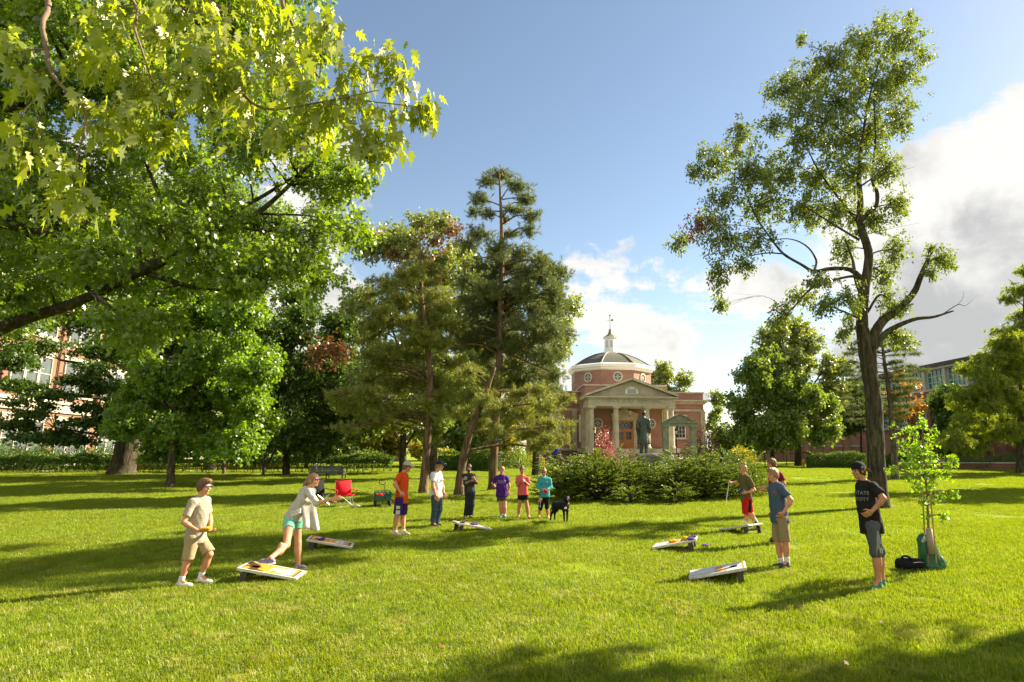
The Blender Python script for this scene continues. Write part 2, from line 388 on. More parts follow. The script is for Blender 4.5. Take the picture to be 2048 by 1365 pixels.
# ------------------------------------------------------------------ bodies: signed distance -> one continuous surface
A3 = lambda q: np.array(q, float)
def nrm(a): a = A3(a); return a/(np.linalg.norm(a)+1e-9)
class Shape:
    def __init__(s): s.p = []; s.planes = []
    def cone(s, a, b, ra, rb, k=0.03, flat=False, op=1): s.p.append(('c', A3(a), A3(b), ra, rb, k, flat, op)); return s
    def ell(s, c, rad, ax=None, k=0.03, op=1): s.p.append(('e', A3(c), A3(rad), np.eye(3) if ax is None else np.array(ax, float), None, k, False, op)); return s
    def plane(s, pt, n): s.planes.append((A3(pt), nrm(n))); return s
    def grow(s, off):
        o = Shape(); o.planes = list(s.planes)
        for q in s.p:
            if q[0] == 'c': o.p.append(('c', q[1], q[2], q[3]+off, q[4]+off)+q[5:])
            else: o.p.append(('e', q[1], q[2]+off)+q[3:])
        return o
    def mesh(s, h=0.012, fold=None, seed=0):
        lo = np.full(3, 1e9); hi = -lo
        for q in s.p:
            if q[7] < 0: continue
            if q[0] == 'c':
                for c, r in ((q[1], q[3]), (q[2], q[4])): lo = np.minimum(lo, c-r); hi = np.maximum(hi, c+r)
            else:
                r = max(q[2]); lo = np.minimum(lo, q[1]-r); hi = np.maximum(hi, q[1]+r)
        lo -= 3*h; hi += 3*h; n = np.ceil((hi-lo)/h).astype(int)+1
        F_ = np.full(n, 0.15, np.float32)
        ax = [lo[i]+h*np.arange(n[i]) for i in range(3)]
        for q in s.p:
            if q[0] == 'c': bl = np.minimum(q[1], q[2])-max(q[3], q[4]); bh = np.maximum(q[1], q[2])+max(q[3], q[4])
            else: r = max(q[2]); bl = q[1]-r; bh = q[1]+r
            m = q[5]+0.03
            i0 = np.clip(((bl-m-lo)/h).astype(int), 0, n); i1 = np.clip(((bh+m-lo)/h).astype(int)+2, 0, n)
            sl = tuple(slice(a, b) for a, b in zip(i0, i1))
            X, Y, Z = np.meshgrid(ax[0][sl[0]], ax[1][sl[1]], ax[2][sl[2]], indexing='ij')
            if X.size == 0: continue
            p = np.stack([X, Y, Z], -1)
            if q[0] == 'c':
                d = q[2]-q[1]; L2 = d@d + 1e-12; t = ((p-q[1])@d)/L2
                tc = np.clip(t, 0, 1.25 if q[6] else 1)
                D = np.linalg.norm(p - q[1] - tc[..., None]*d, axis=-1) - (q[3] + (q[4]-q[3])*np.clip(t, 0, 1))
                if q[6]: D = np.maximum(D, (t-1)*math.sqrt(L2))
            else:
                l = (p-q[1])@q[3].T; k0 = np.linalg.norm(l/q[2], axis=-1); k1 = np.linalg.norm(l/(q[2]**2), axis=-1)+1e-9
                D = np.where(k0 < 1e-4, -min(q[2]), k0*(k0-1)/k1)
            a = F_[sl]; k = q[5]
            if q[7] > 0:
                w = np.clip(.5+.5*(D-a)/k, 0, 1); F_[sl] = D*(1-w)+a*w - k*w*(1-w)
            else:
                D = -D; w = np.clip(.5-.5*(D-a)/k, 0, 1); F_[sl] = D*(1-w)+a*w + k*w*(1-w)
        P_ = None
        if s.planes or fold:
            X, Y, Z = np.meshgrid(*ax, indexing='ij')
            if fold:
                p = np.stack([X, Y, Z], -1).reshape(-1, 3)*np.array((1, 1, .65)); near = np.abs(F_.reshape(-1)) < 0.05
                g = np.zeros(len(p)); fa, ff = fold if isinstance(fold, tuple) else (fold, 9.0); g[near] = fbm(p[near], seed+11, ff); F_ += (fa*g).reshape(F_.shape)
            for pt, nn in s.planes: F_ = np.maximum(F_, (X-pt[0])*nn[0]+(Y-pt[1])*nn[1]+(Z-pt[2])*nn[2])
        return nets(F_, h, lo)
def nets(F_, h, lo):
    F_[[0, -1]] = 1; F_[:, [0, -1]] = 1; F_[:, :, [0, -1]] = 1
    S = F_ < 0; n = F_.shape
    cs = [(a, b, c) for a in (0, 1) for b in (0, 1) for c in (0, 1)]
    sl = lambda A, c: A[c[0]:n[0]-1+c[0], c[1]:n[1]-1+c[1], c[2]:n[2]-1+c[2]]
    cnt = sum(sl(S, c).astype(np.int8) for c in cs); act = (cnt > 0) & (cnt < 8)
    idx = -np.ones(act.shape, np.int64); ijk = np.argwhere(act); idx[act] = np.arange(len(ijk))
    val = {c: sl(F_, c)[act] for c in cs}; pos = np.zeros((len(ijk), 3)); w = np.zeros(len(ijk))
    for c in cs:
        for d in range(3):
            if c[d]: continue
            e = list(c); e[d] = 1; v0, v1 = val[c], val[tuple(e)]; x = (v0 < 0) != (v1 < 0)
            t = np.where(x, v0/(v0-v1+1e-12), 0); q = np.tile(np.array(c, float), (len(ijk), 1)); q[:, d] = t
            pos[x] += q[x]; w[x] += 1
    V = lo + h*(ijk + pos/w[:, None]); faces = []
    for d in range(3):
        a, b = (d+1) % 3, (d+2) % 3
        s0 = [slice(1, m-1) for m in n]; s1 = list(s0); s0[d] = slice(0, n[d]-1); s1[d] = slice(1, n[d])
        A, B = S[tuple(s0)], S[tuple(s1)]; E = np.argwhere(A != B); 
        if not len(E): continue
        fl = A[A != B]; E = E + np.array([0 if i == d else 1 for i in range(3)])
        def cell(da, db):
            q = E.copy(); q[:, a] -= da; q[:, b] -= db; return idx[q[:, 0], q[:, 1], q[:, 2]]
        Q = np.stack([cell(1, 1), cell(0, 1), cell(0, 0), cell(1, 0)], 1)
        Q[~fl] = Q[~fl][:, ::-1]; faces.append(Q)
    return V, np.concatenate(faces)
def vmesh(name, V, Q, m, parent, smooth=True, loc=None):
    me = bpy.data.meshes.new(name); me.from_pydata(V.tolist(), [], Q.tolist()); me.update()
    return link(name, me, m, parent, smooth, loc)
def smesh(name, shp, m, parent, h=0.012, fold=None, seed=0):
    return vmesh(name, *shp.mesh(h, fold, seed), m, parent)
def hand_shape(w, tip, out, curl=0.5, thumb=1):
    """wrist w, finger tips at tip; out = back of the hand; fingers curl away from out"""
    S = Shape(); d = nrm(tip-w); o = nrm(out - d*np.dot(out, d)); sd = np.cross(d, o)*thumb
    L = np.linalg.norm(tip-w); kk = L/0.185
    pal = w + d*0.048*kk
    S.ell(pal, (0.052*kk, 0.040*kk, 0.016*kk), [d, sd, o], .01)
    for i, (off, ln) in enumerate(((-.031, .078), (-.010, .088), (.011, .084), (.031, .066))):
        a = w + d*.088*kk - sd*off*kk; c = curl*(0.8+.12*i)
        p1 = a + (d*math.cos(c*.6) - o*math.sin(c*.6))*ln*.45*kk
        p2 = p1 + (d*math.cos(c*1.5) - o*math.sin(c*1.5))*ln*.32*kk
        p3 = p2 + (d*math.cos(c*2.1) - o*math.sin(c*2.1))*ln*.23*kk
        S.cone(a - d*.03*kk, p1, .0095*kk, .009*kk, .006).cone(p1, p2, .009*kk, .008*kk, .004).cone(p2, p3, .008*kk, .0065*kk, .004)
    t0 = w + d*.025*kk + sd*.030*kk; t1 = t0 + (d*.7+sd*.75-o*.25)*.040*kk; t2 = t1 + (d*.95+sd*.15-o*.3)*.034*kk
    S.cone(t0, t1, .015*kk, .011*kk, .012).cone(t1, t2, .0105*kk, .008*kk, .006)
    return S

def person(label, base, J, face, skin, fwd=None, shirt=None, bottom=None, hair=None, cap=None, shoes=None, socks=None, female=False, h=0.012, seed=0,
           beard=None, glasses=None, curl=(0.6, 0.6), group=None, Y0=None, build=1.0, eyes=True, headscale=1.0, flat='', outs=((0, -1, 0), (0, -1, 0)), name='person'):
    g = G(*base) if Y0 is None else Vector((P(base[0], base[1], Y0).x, Y0, 0))
    root = empty(name, g, 0, label, 'person', group); b = np.array(g)
    j = {}
    for k, q in J.items(): j[k] = np.array(P(q[0], q[1], g.y + (q[2] if len(q) > 2 else 0))) - b
    s = (j['head'][2] + 0.12)/1.75; s = min(max(s, .85), 1.12); S = s*build
    hs = (0.55+0.45*s)*headscale
    f = nrm(face); up = nrm(A3((0, 0, 1)) - f*f[2]*1.0); rt = np.cross(f, up)
    # lengths guard: feet on the ground
    for a in 'AB':
        if 'an'+a in j and J['an'+a][-1] != 'air': pass
    tw = nrm(fwd) if fwd is not None else nrm((f[0], f[1], 0))
    tup = nrm(j['neck'] - j['pelvis']); tw = nrm(tw - tup*np.dot(tw, tup)); trt = np.cross(tw, tup)
    hw = abs(np.dot(j['shB']-j['shA'], trt))/2; hw = min(max(hw, .14*S), .21*S); nk, pv = j['neck'], j['pelvis']; TL = np.linalg.norm(nk-pv)
    sm = (j['shA']+j['shB'])/2
    AX = [trt, tw, tup]
    def torso(o, off=0.0, loose=0.0, cl=False):
        o.ell(nk*.66+pv*.34+tw*.012, (hw*.92+off, .112*S+off, TL*.36+off), AX, .05)
        o.ell(nk*.86+pv*.14, (hw*.80+off, .075*S+off, TL*.14+off), AX, .05)
        o.ell(nk*.34+pv*.66+tw*.006, ((.128 if female else .142)*S+off+loose, .100*S+off+loose, TL*.30+off), AX, .06)
        if not cl: o.ell(pv, ((.168 if female else .158)*S+off+loose*.6, .112*S+off+loose*.6, TL*.22+off), AX, .06)
        if female:
            for sg in (-1, 1): o.ell(nk*.68+pv*.32+tw*.085*S+trt*sg*.07*S, (.062*S+off, .055*S+off, .062*S+off), AX, .03)
        for a in 'AB': o.cone(nk*.90+pv*.10, j['sh'+a], .055*S+off, .056*S+off, .05)
    body = Shape(); torso(body, -.010)
    hc = j['head']
    hd = [rt, f, up]
    body.ell(hc + up*.025*hs - f*.006*hs, (.074*hs, .094*hs, .092*hs), hd, .02)
    body.ell(hc - up*.050*hs + f*.022*hs, (.056*hs, .062*hs, .066*hs), hd, .03)
    body.ell(hc - up*.096*hs + f*.062*hs, (.022*hs, .018*hs, .018*hs), hd, .025)
    body.cone(hc + f*.086*hs + up*.006*hs, hc + f*.108*hs - up*.030*hs, .009*hs, .0145*hs, .014)
    body.ell(hc + f*.083*hs + up*.026*hs, (.050*hs, .012*hs, .010*hs), hd, .016)
    body.ell(hc + f*.080*hs - up*.062*hs, (.024*hs, .013*hs, .010*hs), hd, .008)
    for sg in (-1, 1):
        body.ell(hc + rt*sg*.033*hs + f*.093*hs + up*.004*hs, (.017*hs, .012*hs, .011*hs), hd, .012, -1)
        body.ell(hc + rt*sg*.076*hs - f*.006*hs - up*.008*hs, (.010*hs, .020*hs, .033*hs), hd, .008)
        body.ell(hc + rt*sg*.046*hs + f*.062*hs - up*.030*hs, (.020*hs, .018*hs, .018*hs), hd, .02)
    body.cone(nk - tup*.02, hc - up*.055*hs - f*.02*hs, .060*S if not female else .052*S, .052*hs if not female else .046*hs, .035)
    arms = {}
    for a in 'AB':
        sh, el, wr = j['sh'+a], j['el'+a], j['wr'+a]; arms[a] = (sh, el, wr)
        q = S*(.88 if female else 1.0)
        body.cone(sh, el, .056*q, .041*q, .03); body.ell(sh*.62+el*.38, (.05*q,)*3, None, .03)
        body.cone(el, wr, .042*q, .027*q, .02); body.ell(el*.72+wr*.28, (.045*q,)*3, None, .03)
    legs = {}
    for a in 'AB':
        if 'kn'+a not in j: continue
        hp = j.get('hip'+a, pv + trt*(.085*S if np.dot(j['kn'+a]-pv, trt) > 0 else -.085*S) - tup*.05)
        kn, an = j['kn'+a], j['an'+a]; legs[a] = (hp, kn, an)
        body.cone(hp, kn, .090*S, .058*S, .04); body.cone(kn, an, .055*S, .040*S, .03)
        cb = nrm(np.cross(np.cross(an-kn, tw), an-kn)) if np.linalg.norm(np.cross(an-kn, tw)) > 1e-3 else tw
        if np.dot(cb, tw) > 0: cb = -cb
        body.ell(kn*.68+an*.32 + cb*.014*S, (.055*S, .055*S, .11*S), None, .05)
        body.cone(an, an + (j['to'+a]-an)*.6, .040*S, .030*S, .02)
    V, Q = body.mesh(h); Vs, Qs = [V], [Q]; nv = len(V)
    for a, cu, ot in zip('AB', curl, outs):
        d_ = nrm(j['ha'+a]-j['wr'+a]); tipp = j['wr'+a] + d_*0.185*S*.97
        hv, hq = hand_shape(j['wr'+a] - d_*.012, tipp, A3(ot), cu, 1 if a == 'A' else -1).mesh(0.0048)
        Vs.append(hv); Qs.append(hq+nv); nv += len(hv)
    bo = vmesh('body', np.concatenate(Vs), np.concatenate(Qs), skin, root)
    j.update(up=up, f=f, rt=rt, tw=tw, trt=trt, tup=tup, S=S, hs=hs, legs=legs, base=g)
    if eyes and not glasses:
        for sg in (-1, 1):
            mb = MB(); c = hc + rt*sg*.032*hs + f*.079*hs + up*.006*hs
            mb.lathe([(0.0001, -.011), (.008, -.008), (.011, 0), (.008, .008), (.0001, .011)], 8, c)
            mb.build('eye', 'eye', root, True)
    if eyes:
        mb = MB(); q = hc + f*.0935*hs - up*.060*hs; mb.tube([q - rt*.020*hs - f*.006, q + f*.002, q + rt*.020*hs - f*.006], [.003, .0055, .003], 6); mb.build('lips', 'lips', root, True)
        if not glasses:
            for sg in (-1, 1):
                q = hc + f*.094*hs + up*.029*hs; mb = MB(); mb.tube([q + rt*sg*.014*hs, q + rt*sg*.032*hs + up*.004 - f*.003, q + rt*sg*.048*hs - f*.013], [.0035, .0045, .002], 5); mb.build('eyebrow', hair[0] if hair else 'eye', root, True)
    if shirt:
        m_, st, hem, loose = shirt[:4]; o = Shape(); torso(o, .014, loose, True)
        o.ell(pv - tup*TL*.25, ((.172 if female else .174)*S+.006+loose*.7, .128*S+.008+loose*.7, TL*.85), AX, .05)
        o.plane(nk + tup*.03, tup) if False else None
        for a in 'AB':
            sh, el, wr = arms[a]
            if st <= 1: o.cone(sh, sh+(el-sh)*st, .068*S, (.066+loose*.5)*S, .025, True)
            else:
                e2 = el+(wr-el)*(st-1); o.cone(sh, el, .066*S, .056*S, .03); o.cone(el, e2, .056*S, .044*S, .02, True)
        o.plane(pv - tup*hem, -tup)
        o.cone(nk + tup*.012 - tw*.01, nk + tup*.2, .064*S, .085*S, .01, False, -1)
        so = smesh('shirt', o, m_, root, h, 0.015 if loose > 0 else .010, seed); j['shirt'] = so
    if bottom:
        m_, t, flare, rise = bottom[:4]; o = Shape()
        o.ell(pv - tup*.02, (.166*S, .120*S, TL*.22), AX, .05)
        o.ell(pv + tup*.05, (.150*S, .108*S, TL*.2), AX, .05)
        for a in legs:
            hp, kn, an = legs[a]
            if t <= 1: o.cone(hp, hp+(kn-hp)*t, .104*S, .075*S+flare, .03, True)
            else: o.cone(hp, kn, .100*S, .070*S+flare*.5, .04); o.cone(kn, kn+(an-kn)*(t-1), .068*S+flare*.5, .048*S+flare, .03, True)
        o.plane(pv + tup*rise, tup)
        j['bottom'] = smesh('trousers' if t > 1.3 else 'shorts', o, m_, root, h, 0.006, seed+5)
    for a in legs:
        hp, kn, an = legs[a]; to = j['to'+a]
        if shoes:
            fd = to - an; low = an[2] < 0.16 or a in flat; zb = max(0.0, an[2]-.085) if a in flat else 0.0
            if low: fd[2] = 0
            fl = max(np.linalg.norm(fd), 1e-3); fd = fd/fl; fl = min(max(fl, .13), .19)
            sd = nrm(np.cross(fd, (0, 0, 1))) if low else nrm(np.cross(fd, tw + .01)); dn = np.cross(fd, sd); 
            if dn[2] > 0: dn = -dn
            z0 = (an[2]-.075 if not low else 0.0)
            c0 = an + dn*.045 - fd*.045; c1 = an + dn*.052 + fd*fl*S
            if low: c0[2] = zb+.040; c1[2] = zb+.034
            o = Shape().cone(c0, c1, .040*S, .036*S, .02).ell((c0+c1)/2 + fd*.05, (.10, .046, .036), [fd, sd, -dn], .03).cone(an + dn*.01, an + dn*.04 + fd*.02, .046*S, .050*S, .03)
            if low: o.plane((0, 0, zb+.004), (0, 0, -1))
            s_ = smesh('shoe', o, shoes[0], root, .009)
            q = Shape().cone(c0 + dn*.026, c1 + dn*.022, .043*S, .040*S, .02).ell((c0+c1)/2 + fd*.05+dn*.024, (.11, .048, .02), [fd, sd, -dn], .02)
            if low: q.plane((0, 0, zb+.022), (0, 0, 1)); q.plane((0, 0, zb+.001), (0, 0, -1))
            else: q.plane((c0+c1)/2 + dn*.018, -dn); q.plane((c0+c1)/2 + dn*.045, dn)
            smesh('sole', q, shoes[1], s_, .008)
        if socks:
            o = Shape().cone(an - nrm(an-kn)*socks[1], an + nrm(an-kn)*.03, .050*S+.006*(socks[1] > .1), .046*S, .01); smesh('sock', o, socks[0], root, .01)
    if hair:
        m_, st = hair[0], hair[1]; o = Shape()
        vol = hair[2] if len(hair) > 2 else .014
        o.ell(hc + up*.027*hs - f*.008*hs, (.074*hs+vol, .096*hs+vol, .094*hs+vol), hd, .02)
        if st in ('short', 'mop'): o.ell(hc - f*.040*hs - up*.03*hs, (.066*hs+vol*.7, .060*hs+vol*.6, .07*hs), hd, .03)
        if st == 'mop':
            o.ell(hc + f*.055*hs + up*.090*hs, (.064*hs, .055*hs, .036*hs), hd, .02)
            for sg in (-1, 1): o.ell(hc + rt*sg*.072*hs - f*.012*hs + up*.015*hs, (.02*hs, .045*hs, .05*hs), hd, .02)
        if st in ('bun', 'tail'): o.ell(hc - f*.05*hs - up*.02*hs, (.062*hs, .055*hs, .06*hs), hd, .03)
        # keep the face free: the hairline runs up from the ear to the brow
        o.ell(hc + f*.118*hs - up*.040*hs, (.098*hs, .100*hs, .100*hs), hd, .012, -1)
        o.ell(hc + f*.02*hs - up*.105*hs, (.12*hs, .07*hs, .06*hs), hd, .012, -1)
        if st == 'bun': c = hc - f*(.02 if len(hair) < 4 else hair[3])*hs + up*.135*hs; o.ell(c, (.042*hs, .042*hs, .036*hs), hd, .012)
        if st == 'tail':
            p0 = hc - f*.105*hs + up*.02*hs; p1 = p0 - f*.055 - up*.07; p2 = p1 - f*.06 - up*.17
            o.cone(p0, p1, .032, .042, .02).cone(p1, p2, .042, .014, .02)
        if st == 'long':
            p0 = hc - f*.075*hs - up*.02*hs; o.cone(p0, p0 - up*.13*hs - f*.012, .062*hs, .045*hs, .03)
        smesh('hair', o, m_, root, .007, (.008, 34.0), seed+2)
    if beard:
        o = Shape().ell(hc - up*.070*hs + f*.040*hs, (.058*hs, .060*hs, .046*hs), hd, .02).ell(hc - up*.108*hs + f*.062*hs, (.034*hs, .032*hs, .030*hs), hd, .02)
        o.plane(hc - up*.056*hs, up*.9 - f*.30); o.ell(hc + f*.105*hs - up*.058*hs, (.022*hs, .02*hs, .008*hs), hd, .004, -1); smesh('beard', o, beard, root, .008, .004)
    if cap:
        m_, m2, back = cap; o = Shape(); vol = .020
        o.ell(hc + up*.032*hs - f*.006*hs, (.074*hs+vol, .094*hs+vol, .092*hs+vol), hd, .01)
        o.plane(hc + up*.042*hs, -up + f*(.12 if not back else -.18))
        smesh('cap', o, m_, root, .008)
        bd = f if not back else -f
        bc = hc + bd*.135*hs + up*(.046 if not back else .012)*hs; tl = nrm(bd - up*(.28 if not back else .62))
        q = Shape().ell(bc, (.068*hs, .085*hs, .010), [rt, tl, np.cross(rt, tl)], .01); smesh('cap_brim', q, m2, root, .007)
    if glasses:
        mb = MB()
        for sg in (-1, 1):
            c = hc + rt*sg*.034*hs + f*.098*hs + up*.008*hs
            n = 12; poly = [c + rt*.025*hs*math.cos(t) + up*.017*hs*math.sin(t) + f*e for e in (0, .006) for t in np.linspace(0, 2*math.pi, n, endpoint=False)]
            mb.add(poly, [tuple(range(n)), tuple(range(2*n-1, n-1, -1))]+[(i, i+n, (i+1) % n+n, (i+1) % n) for i in range(n)])
        gl = mb.build('sunglasses', glasses[0], root)
        mb = MB()
        for sg in (-1, 1): mb.tube([hc + rt*sg*.064*hs + f*.098*hs + up*.012*hs, hc + rt*sg*.082*hs - f*.005*hs + up*.012*hs], .0045, 6)
        mb.tube([hc - rt*.066*hs + f*.1*hs + up*.020*hs, hc + f*.106*hs + up*.024*hs, hc + rt*.066*hs + f*.1*hs + up*.020*hs], .0055, 6)
        mb.build('glasses_frame', glasses[1], gl)
    return root, j
def decal(name, target, parent, pts2, faces, org, ax, ay, dr, m, off=0.004, maxd=0.4):
    """flat artwork (2-D points) laid onto the surface of target along direction dr"""
    me = target.data; bv = BVHTree.FromPolygons([v.co[:] for v in me.vertices], [p.vertices[:] for p in me.polygons])
    V = []; last = None
    for (a, c) in pts2:
        o = Vector(A3(org) + A3(ax)*a + A3(ay)*c) - Vector(dr)*maxd
        hit = bv.ray_cast(o, Vector(dr), 2*maxd)
        q = (hit[0] + hit[1]*off) if hit[0] is not None else (last if last is not None else Vector(A3(org) + A3(ax)*a + A3(ay)*c))
        last = q; V.append(tuple(q))
    me2 = bpy.data.meshes.new(name); me2.from_pydata(V, [], faces); me2.update()
    return link(name, me2, m, parent, False)
def grid2(x0, x1, y0, y1, nx, ny, keep=None):
    pts = [(x0+(x1-x0)*i/nx, y0+(y1-y0)*k/ny) for k in range(ny+1) for i in range(nx+1)]
    fs = [(k*(nx+1)+i, k*(nx+1)+i+1, (k+1)*(nx+1)+i+1, (k+1)*(nx+1)+i) for k in range(ny) for i in range(nx) if keep is None or keep((i+.5)/nx, (k+.5)/ny)]
    return pts, fs
def letters2(body, size, spacing=1.0):
    me = textmesh(body, size, 0, spacing); bm = bmesh.new(); bm.from_mesh(me); bmesh.ops.triangulate(bm, faces=bm.faces)
    bmesh.ops.subdivide_edges(bm, edges=[e for e in bm.edges if e.calc_length() > size*.3], cuts=1, use_grid_fill=True)
    bm.verts.index_update(); pts = [(v.co.x, v.co.y) for v in bm.verts]; fs = [[v.index for v in fc.verts] for fc in bm.faces]; bm.free(); return pts, fs
# ------------------------------------------------------------------ material library
M['eye'] = mat('eye', (.05, .035, .03), .2)
M['lips'] = mat('lips', (.30, .10, .085), .5)
M['skin'] = mat('skin', (.47, .205, .105), .55, (.54, .25, .14), 14, .05, 120)
M['skin_tan'] = mat('skin_tan', (.38, .165, .080), .55, (.44, .20, .10), 14, .05, 120)
M['skin_brown'] = mat('skin_brown', (.28, .145, .085), .5, (.33, .17, .10), 14, .05, 120)
def cloth(n, c, c2=None, rough=.9):
    c = tuple(x*.80 for x in c); c2 = c2 and tuple(x*.8 for x in c2); M[n] = mat(n, c, rough, c2 or tuple(x*.86 for x in c), 9, .6, 16, spec=.15)
cloth('tee_beige', (.40, .355, .285)); cloth('khaki', (.46, .33, .185)); cloth('cardigan', (.55, .52, .47)); cloth('mint', (.22, .62, .46)); cloth('white_cloth', (.80, .79, .77))
cloth('tee_orange', (.72, .085, .012)); cloth('navy', (.030, .024, .075)); cloth('purple_short', (.045, .022, .13)); cloth('tee_white', (.72, .74, .80)); cloth('denim', (.035, .060, .085), (.07, .11, .15))
cloth('charcoal', (.040, .042, .045)); cloth('sweatpant', (.030, .032, .038)); cloth('tee_purple', (.085, .022, .23)); cloth('short_grey', (.085, .08, .075)); cloth('tee_pink', (.78, .135, .145))
cloth('black_cloth', (.014, .014, .017)); cloth('tee_teal', (.06, .36, .40)); cloth('tee_olive', (.13, .115, .045)); cloth('red_short', (.60, .018, .018)); cloth('tee_blue', (.075, .11, .17))
cloth('maroon', (.20, .012, .035)); cloth('tee_black', (.022, .019, .018)); cloth('grey_short', (.10, .105, .108)); cloth('cap_stone', (.50, .47, .40)); cloth('cap_navy', (.022, .028, .085)); cloth('cap_red', (.36, .10, .09))
cloth('khaki_dark', (.34, .25, .14)); cloth('print_grey', (.30, .30, .31)); cloth('print_purple', (.30, .24, .44)); cloth('print_cream', (.70, .66, .55)); cloth('bag_yellow', (.68, .40, .02)); cloth('bag_purple', (.10, .05, .22)); cloth('bag_blue', (.03, .04, .30)); cloth('bag_red', (.55, .045, .03)); cloth('pink_case', (.62, .33, .28))
cloth('chair_red', (.72, .018, .03)); cloth('canvas_black', (.018, .018, .02)); cloth('sock_white', (.78, .78, .78))
M['hair_brown'] = mat('hair_brown', (.075, .034, .014), .6, (.16, .08, .034), 60, .4, 160)
M['hair_dark'] = mat('hair_dark', (.012, .008, .006), .5, (.03, .018, .012), 60, .4, 160)
M['hair_blond'] = mat('hair_blond', (.30, .17, .06), .5, (.42, .26, .11), 60, .4, 160)
M['hair_light'] = mat('hair_light', (.20, .105, .04), .5, (.30, .17, .07), 60, .4, 160)
M['shoe_white'] = mat('shoe_white', (.74, .73, .70), .6, (.62, .61, .58), 20); M['sole_white'] = mat('sole_white', (.78, .77, .74), .6)
M['shoe_purple'] = mat('shoe_purple', (.14, .09, .22), .7, (.3, .26, .36), 40); M['shoe_dark'] = mat('shoe_dark', (.03, .028, .028), .7, (.055, .05, .05), 30); M['shoe_green'] = mat('shoe_green', (.02, .22, .12), .6, (.03, .1, .07), 30)
M['shoe_teal'] = mat('shoe_teal', (.03, .20, .24), .6); M['shoe_grey'] = mat('shoe_grey', (.30, .29, .28), .7, (.42, .41, .40), 30); M['sole_dark'] = mat('sole_dark', (.05, .05, .05), .8); M['sole_tan'] = mat('sole_tan', (.42, .30, .2), .8)
M['lens'] = mat('lens', (.03, .02, .06), .1, spec=.7); M['frame_purple'] = mat('frame_purple', (.32, .12, .42), .4); M['frame_dark'] = mat('frame_dark', (.02, .02, .02), .4)
M['stone'] = mat('stone', (.34, .29, .215), .85, (.50, .44, .34), 1.1, .12, 30); M['stone_text'] = mat('stone_text', (.27, .235, .18), .9)
M['stone_pale'] = mat('stone_pale', (.40, .35, .265), .85, (.54, .48, .38), 1.1, .12, 30)
M['white_paint'] = mat('white_paint', (.80, .80, .78), .5, (.74, .74, .72), 3); M['weathered_stone'] = mat('weathered_stone', (.14, .145, .115), .9, (.24, .24, .19), 3.0, .3, 24)
M['brick_red'] = brickmat('brick_red', (.33, .165, .125), (.27, .135, .10), (.36, .29, .24)); M['brick_orange'] = brickmat('brick_orange', (.21, .105, .058), (.17, .082, .046), (.24, .18, .13)); M['brick_brown'] = brickmat('brick_brown', (.20, .075, .055), (.16, .06, .048), (.24, .18, .15))
M['slate'] = mat('slate', (.055, .062, .052), .85, (.10, .10, .075), 5.0, .5, 22); M['copper_brown'] = mat('copper_brown', (.12, .085, .055), .6, (.17, .13, .09), 4)
M['oak_door'] = mat('oak_door', (.40, .15, .035), .45, (.50, .20, .055), 8, .1, 60); M['iron'] = mat('iron', (.014, .014, .016), .5); M['steel'] = mat('steel', (.52, .52, .52), .35, metal=.8)
M['glass_dark'] = mat('glass_dark', (.018, .022, .026), .08, (.05, .058, .062), 1.5, spec=.7); M['glass_green'] = mat('glass_green', (.03, .10, .085), .1, (.08, .17, .15), .5, spec=.8); M['glass_pale'] = mat('glass_pale', (.05, .062, .066), .3, (.12, .135, .14), .35, spec=.25)
M['mullion_green'] = mat('mullion_green', (.35, .47, .42), .5); M['concrete'] = mat('concrete', (.36, .33, .29), .9, (.45, .41, .36), 2.0, .15, 30)
M['bronze'] = mat('bronze', (.035, .048, .040), .42, (.075, .095, .080), 5.0, .25, 40, metal=.55, spec=.5)
M['bark'] = barkmat('bark', (.085, .066, .046), (.19, .15, .11), 7); M['bark_dark'] = barkmat('bark_dark', (.050, .040, .027), (.12, .095, .062), 7); M['bark_pine'] = barkmat('bark_pine', (.12, .078, .048), (.27, .17, .10), 5)
M['bark_twig'] = mat('bark_twig', (.12, .08, .055), .9, (.2, .14, .1), 20)
M['rubber'] = mat('rubber', (.02, .02, .02), .8); M['wagon_green'] = mat('wagon_green', (.012, .085, .055), .5); M['bench_slat'] = mat('bench_slat', (.085, .082, .105), .6, (.12, .115, .14), 8)
M['hydrant'] = mat('hydrant', (.72, .33, .03), .5); M['bag_green'] = mat('bag_green', (.010, .075, .022), .42, (.018, .11, .034), 4, .6, 9); M['paper_white'] = mat('paper_white', (.74, .74, .72), .7); M['wood_stake'] = mat('wood_stake', (.42, .27, .13), .8, (.3, .18, .09), 12); M['tree_guard'] = mat('tree_guard', (.27, .22, .14), .7)
M['dog_black'] = mat('dog_black', (.007, .007, .008), .6, (.012, .011, .012), 30, .2, 120, spec=.15); M['dog_white'] = mat('dog_white', (.6, .58, .54), .6); M['collar'] = mat('collar', (.55, .10, .02), .5)
M['board_white'] = mat('board_white', (.54, .52, .46), .5, (.42, .40, .35), 9, .1, 60); M['board_gold'] = mat('board_gold', (.52, .225, .016), .55, (.44, .20, .02), 6); M['board_grey'] = mat('board_grey', (.46, .46, .50), .5); M['board_purple'] = mat('board_purple', (.30, .24, .40), .5); M['hole'] = mat('hole', (.004, .004, .004), .9); M['board_pale'] = mat('board_pale', (.36, .37, .385), .45, (.47, .46, .43), 3); M['board_leg'] = mat('board_leg', (.05, .042, .03), .7)
M['bag_cloth_gold'] = M['bag_yellow']; M['lamp_glass'] = mat('lamp_glass', (.6, .5, .3), .4)
M['path'] = mat('path', (.42, .34, .28), .9, (.50, .41, .34), 1.2, .1, 30); M['mulch'] = mat('mulch', (.13, .075, .04), .95, (.24, .15, .085), 14, .8, 30)
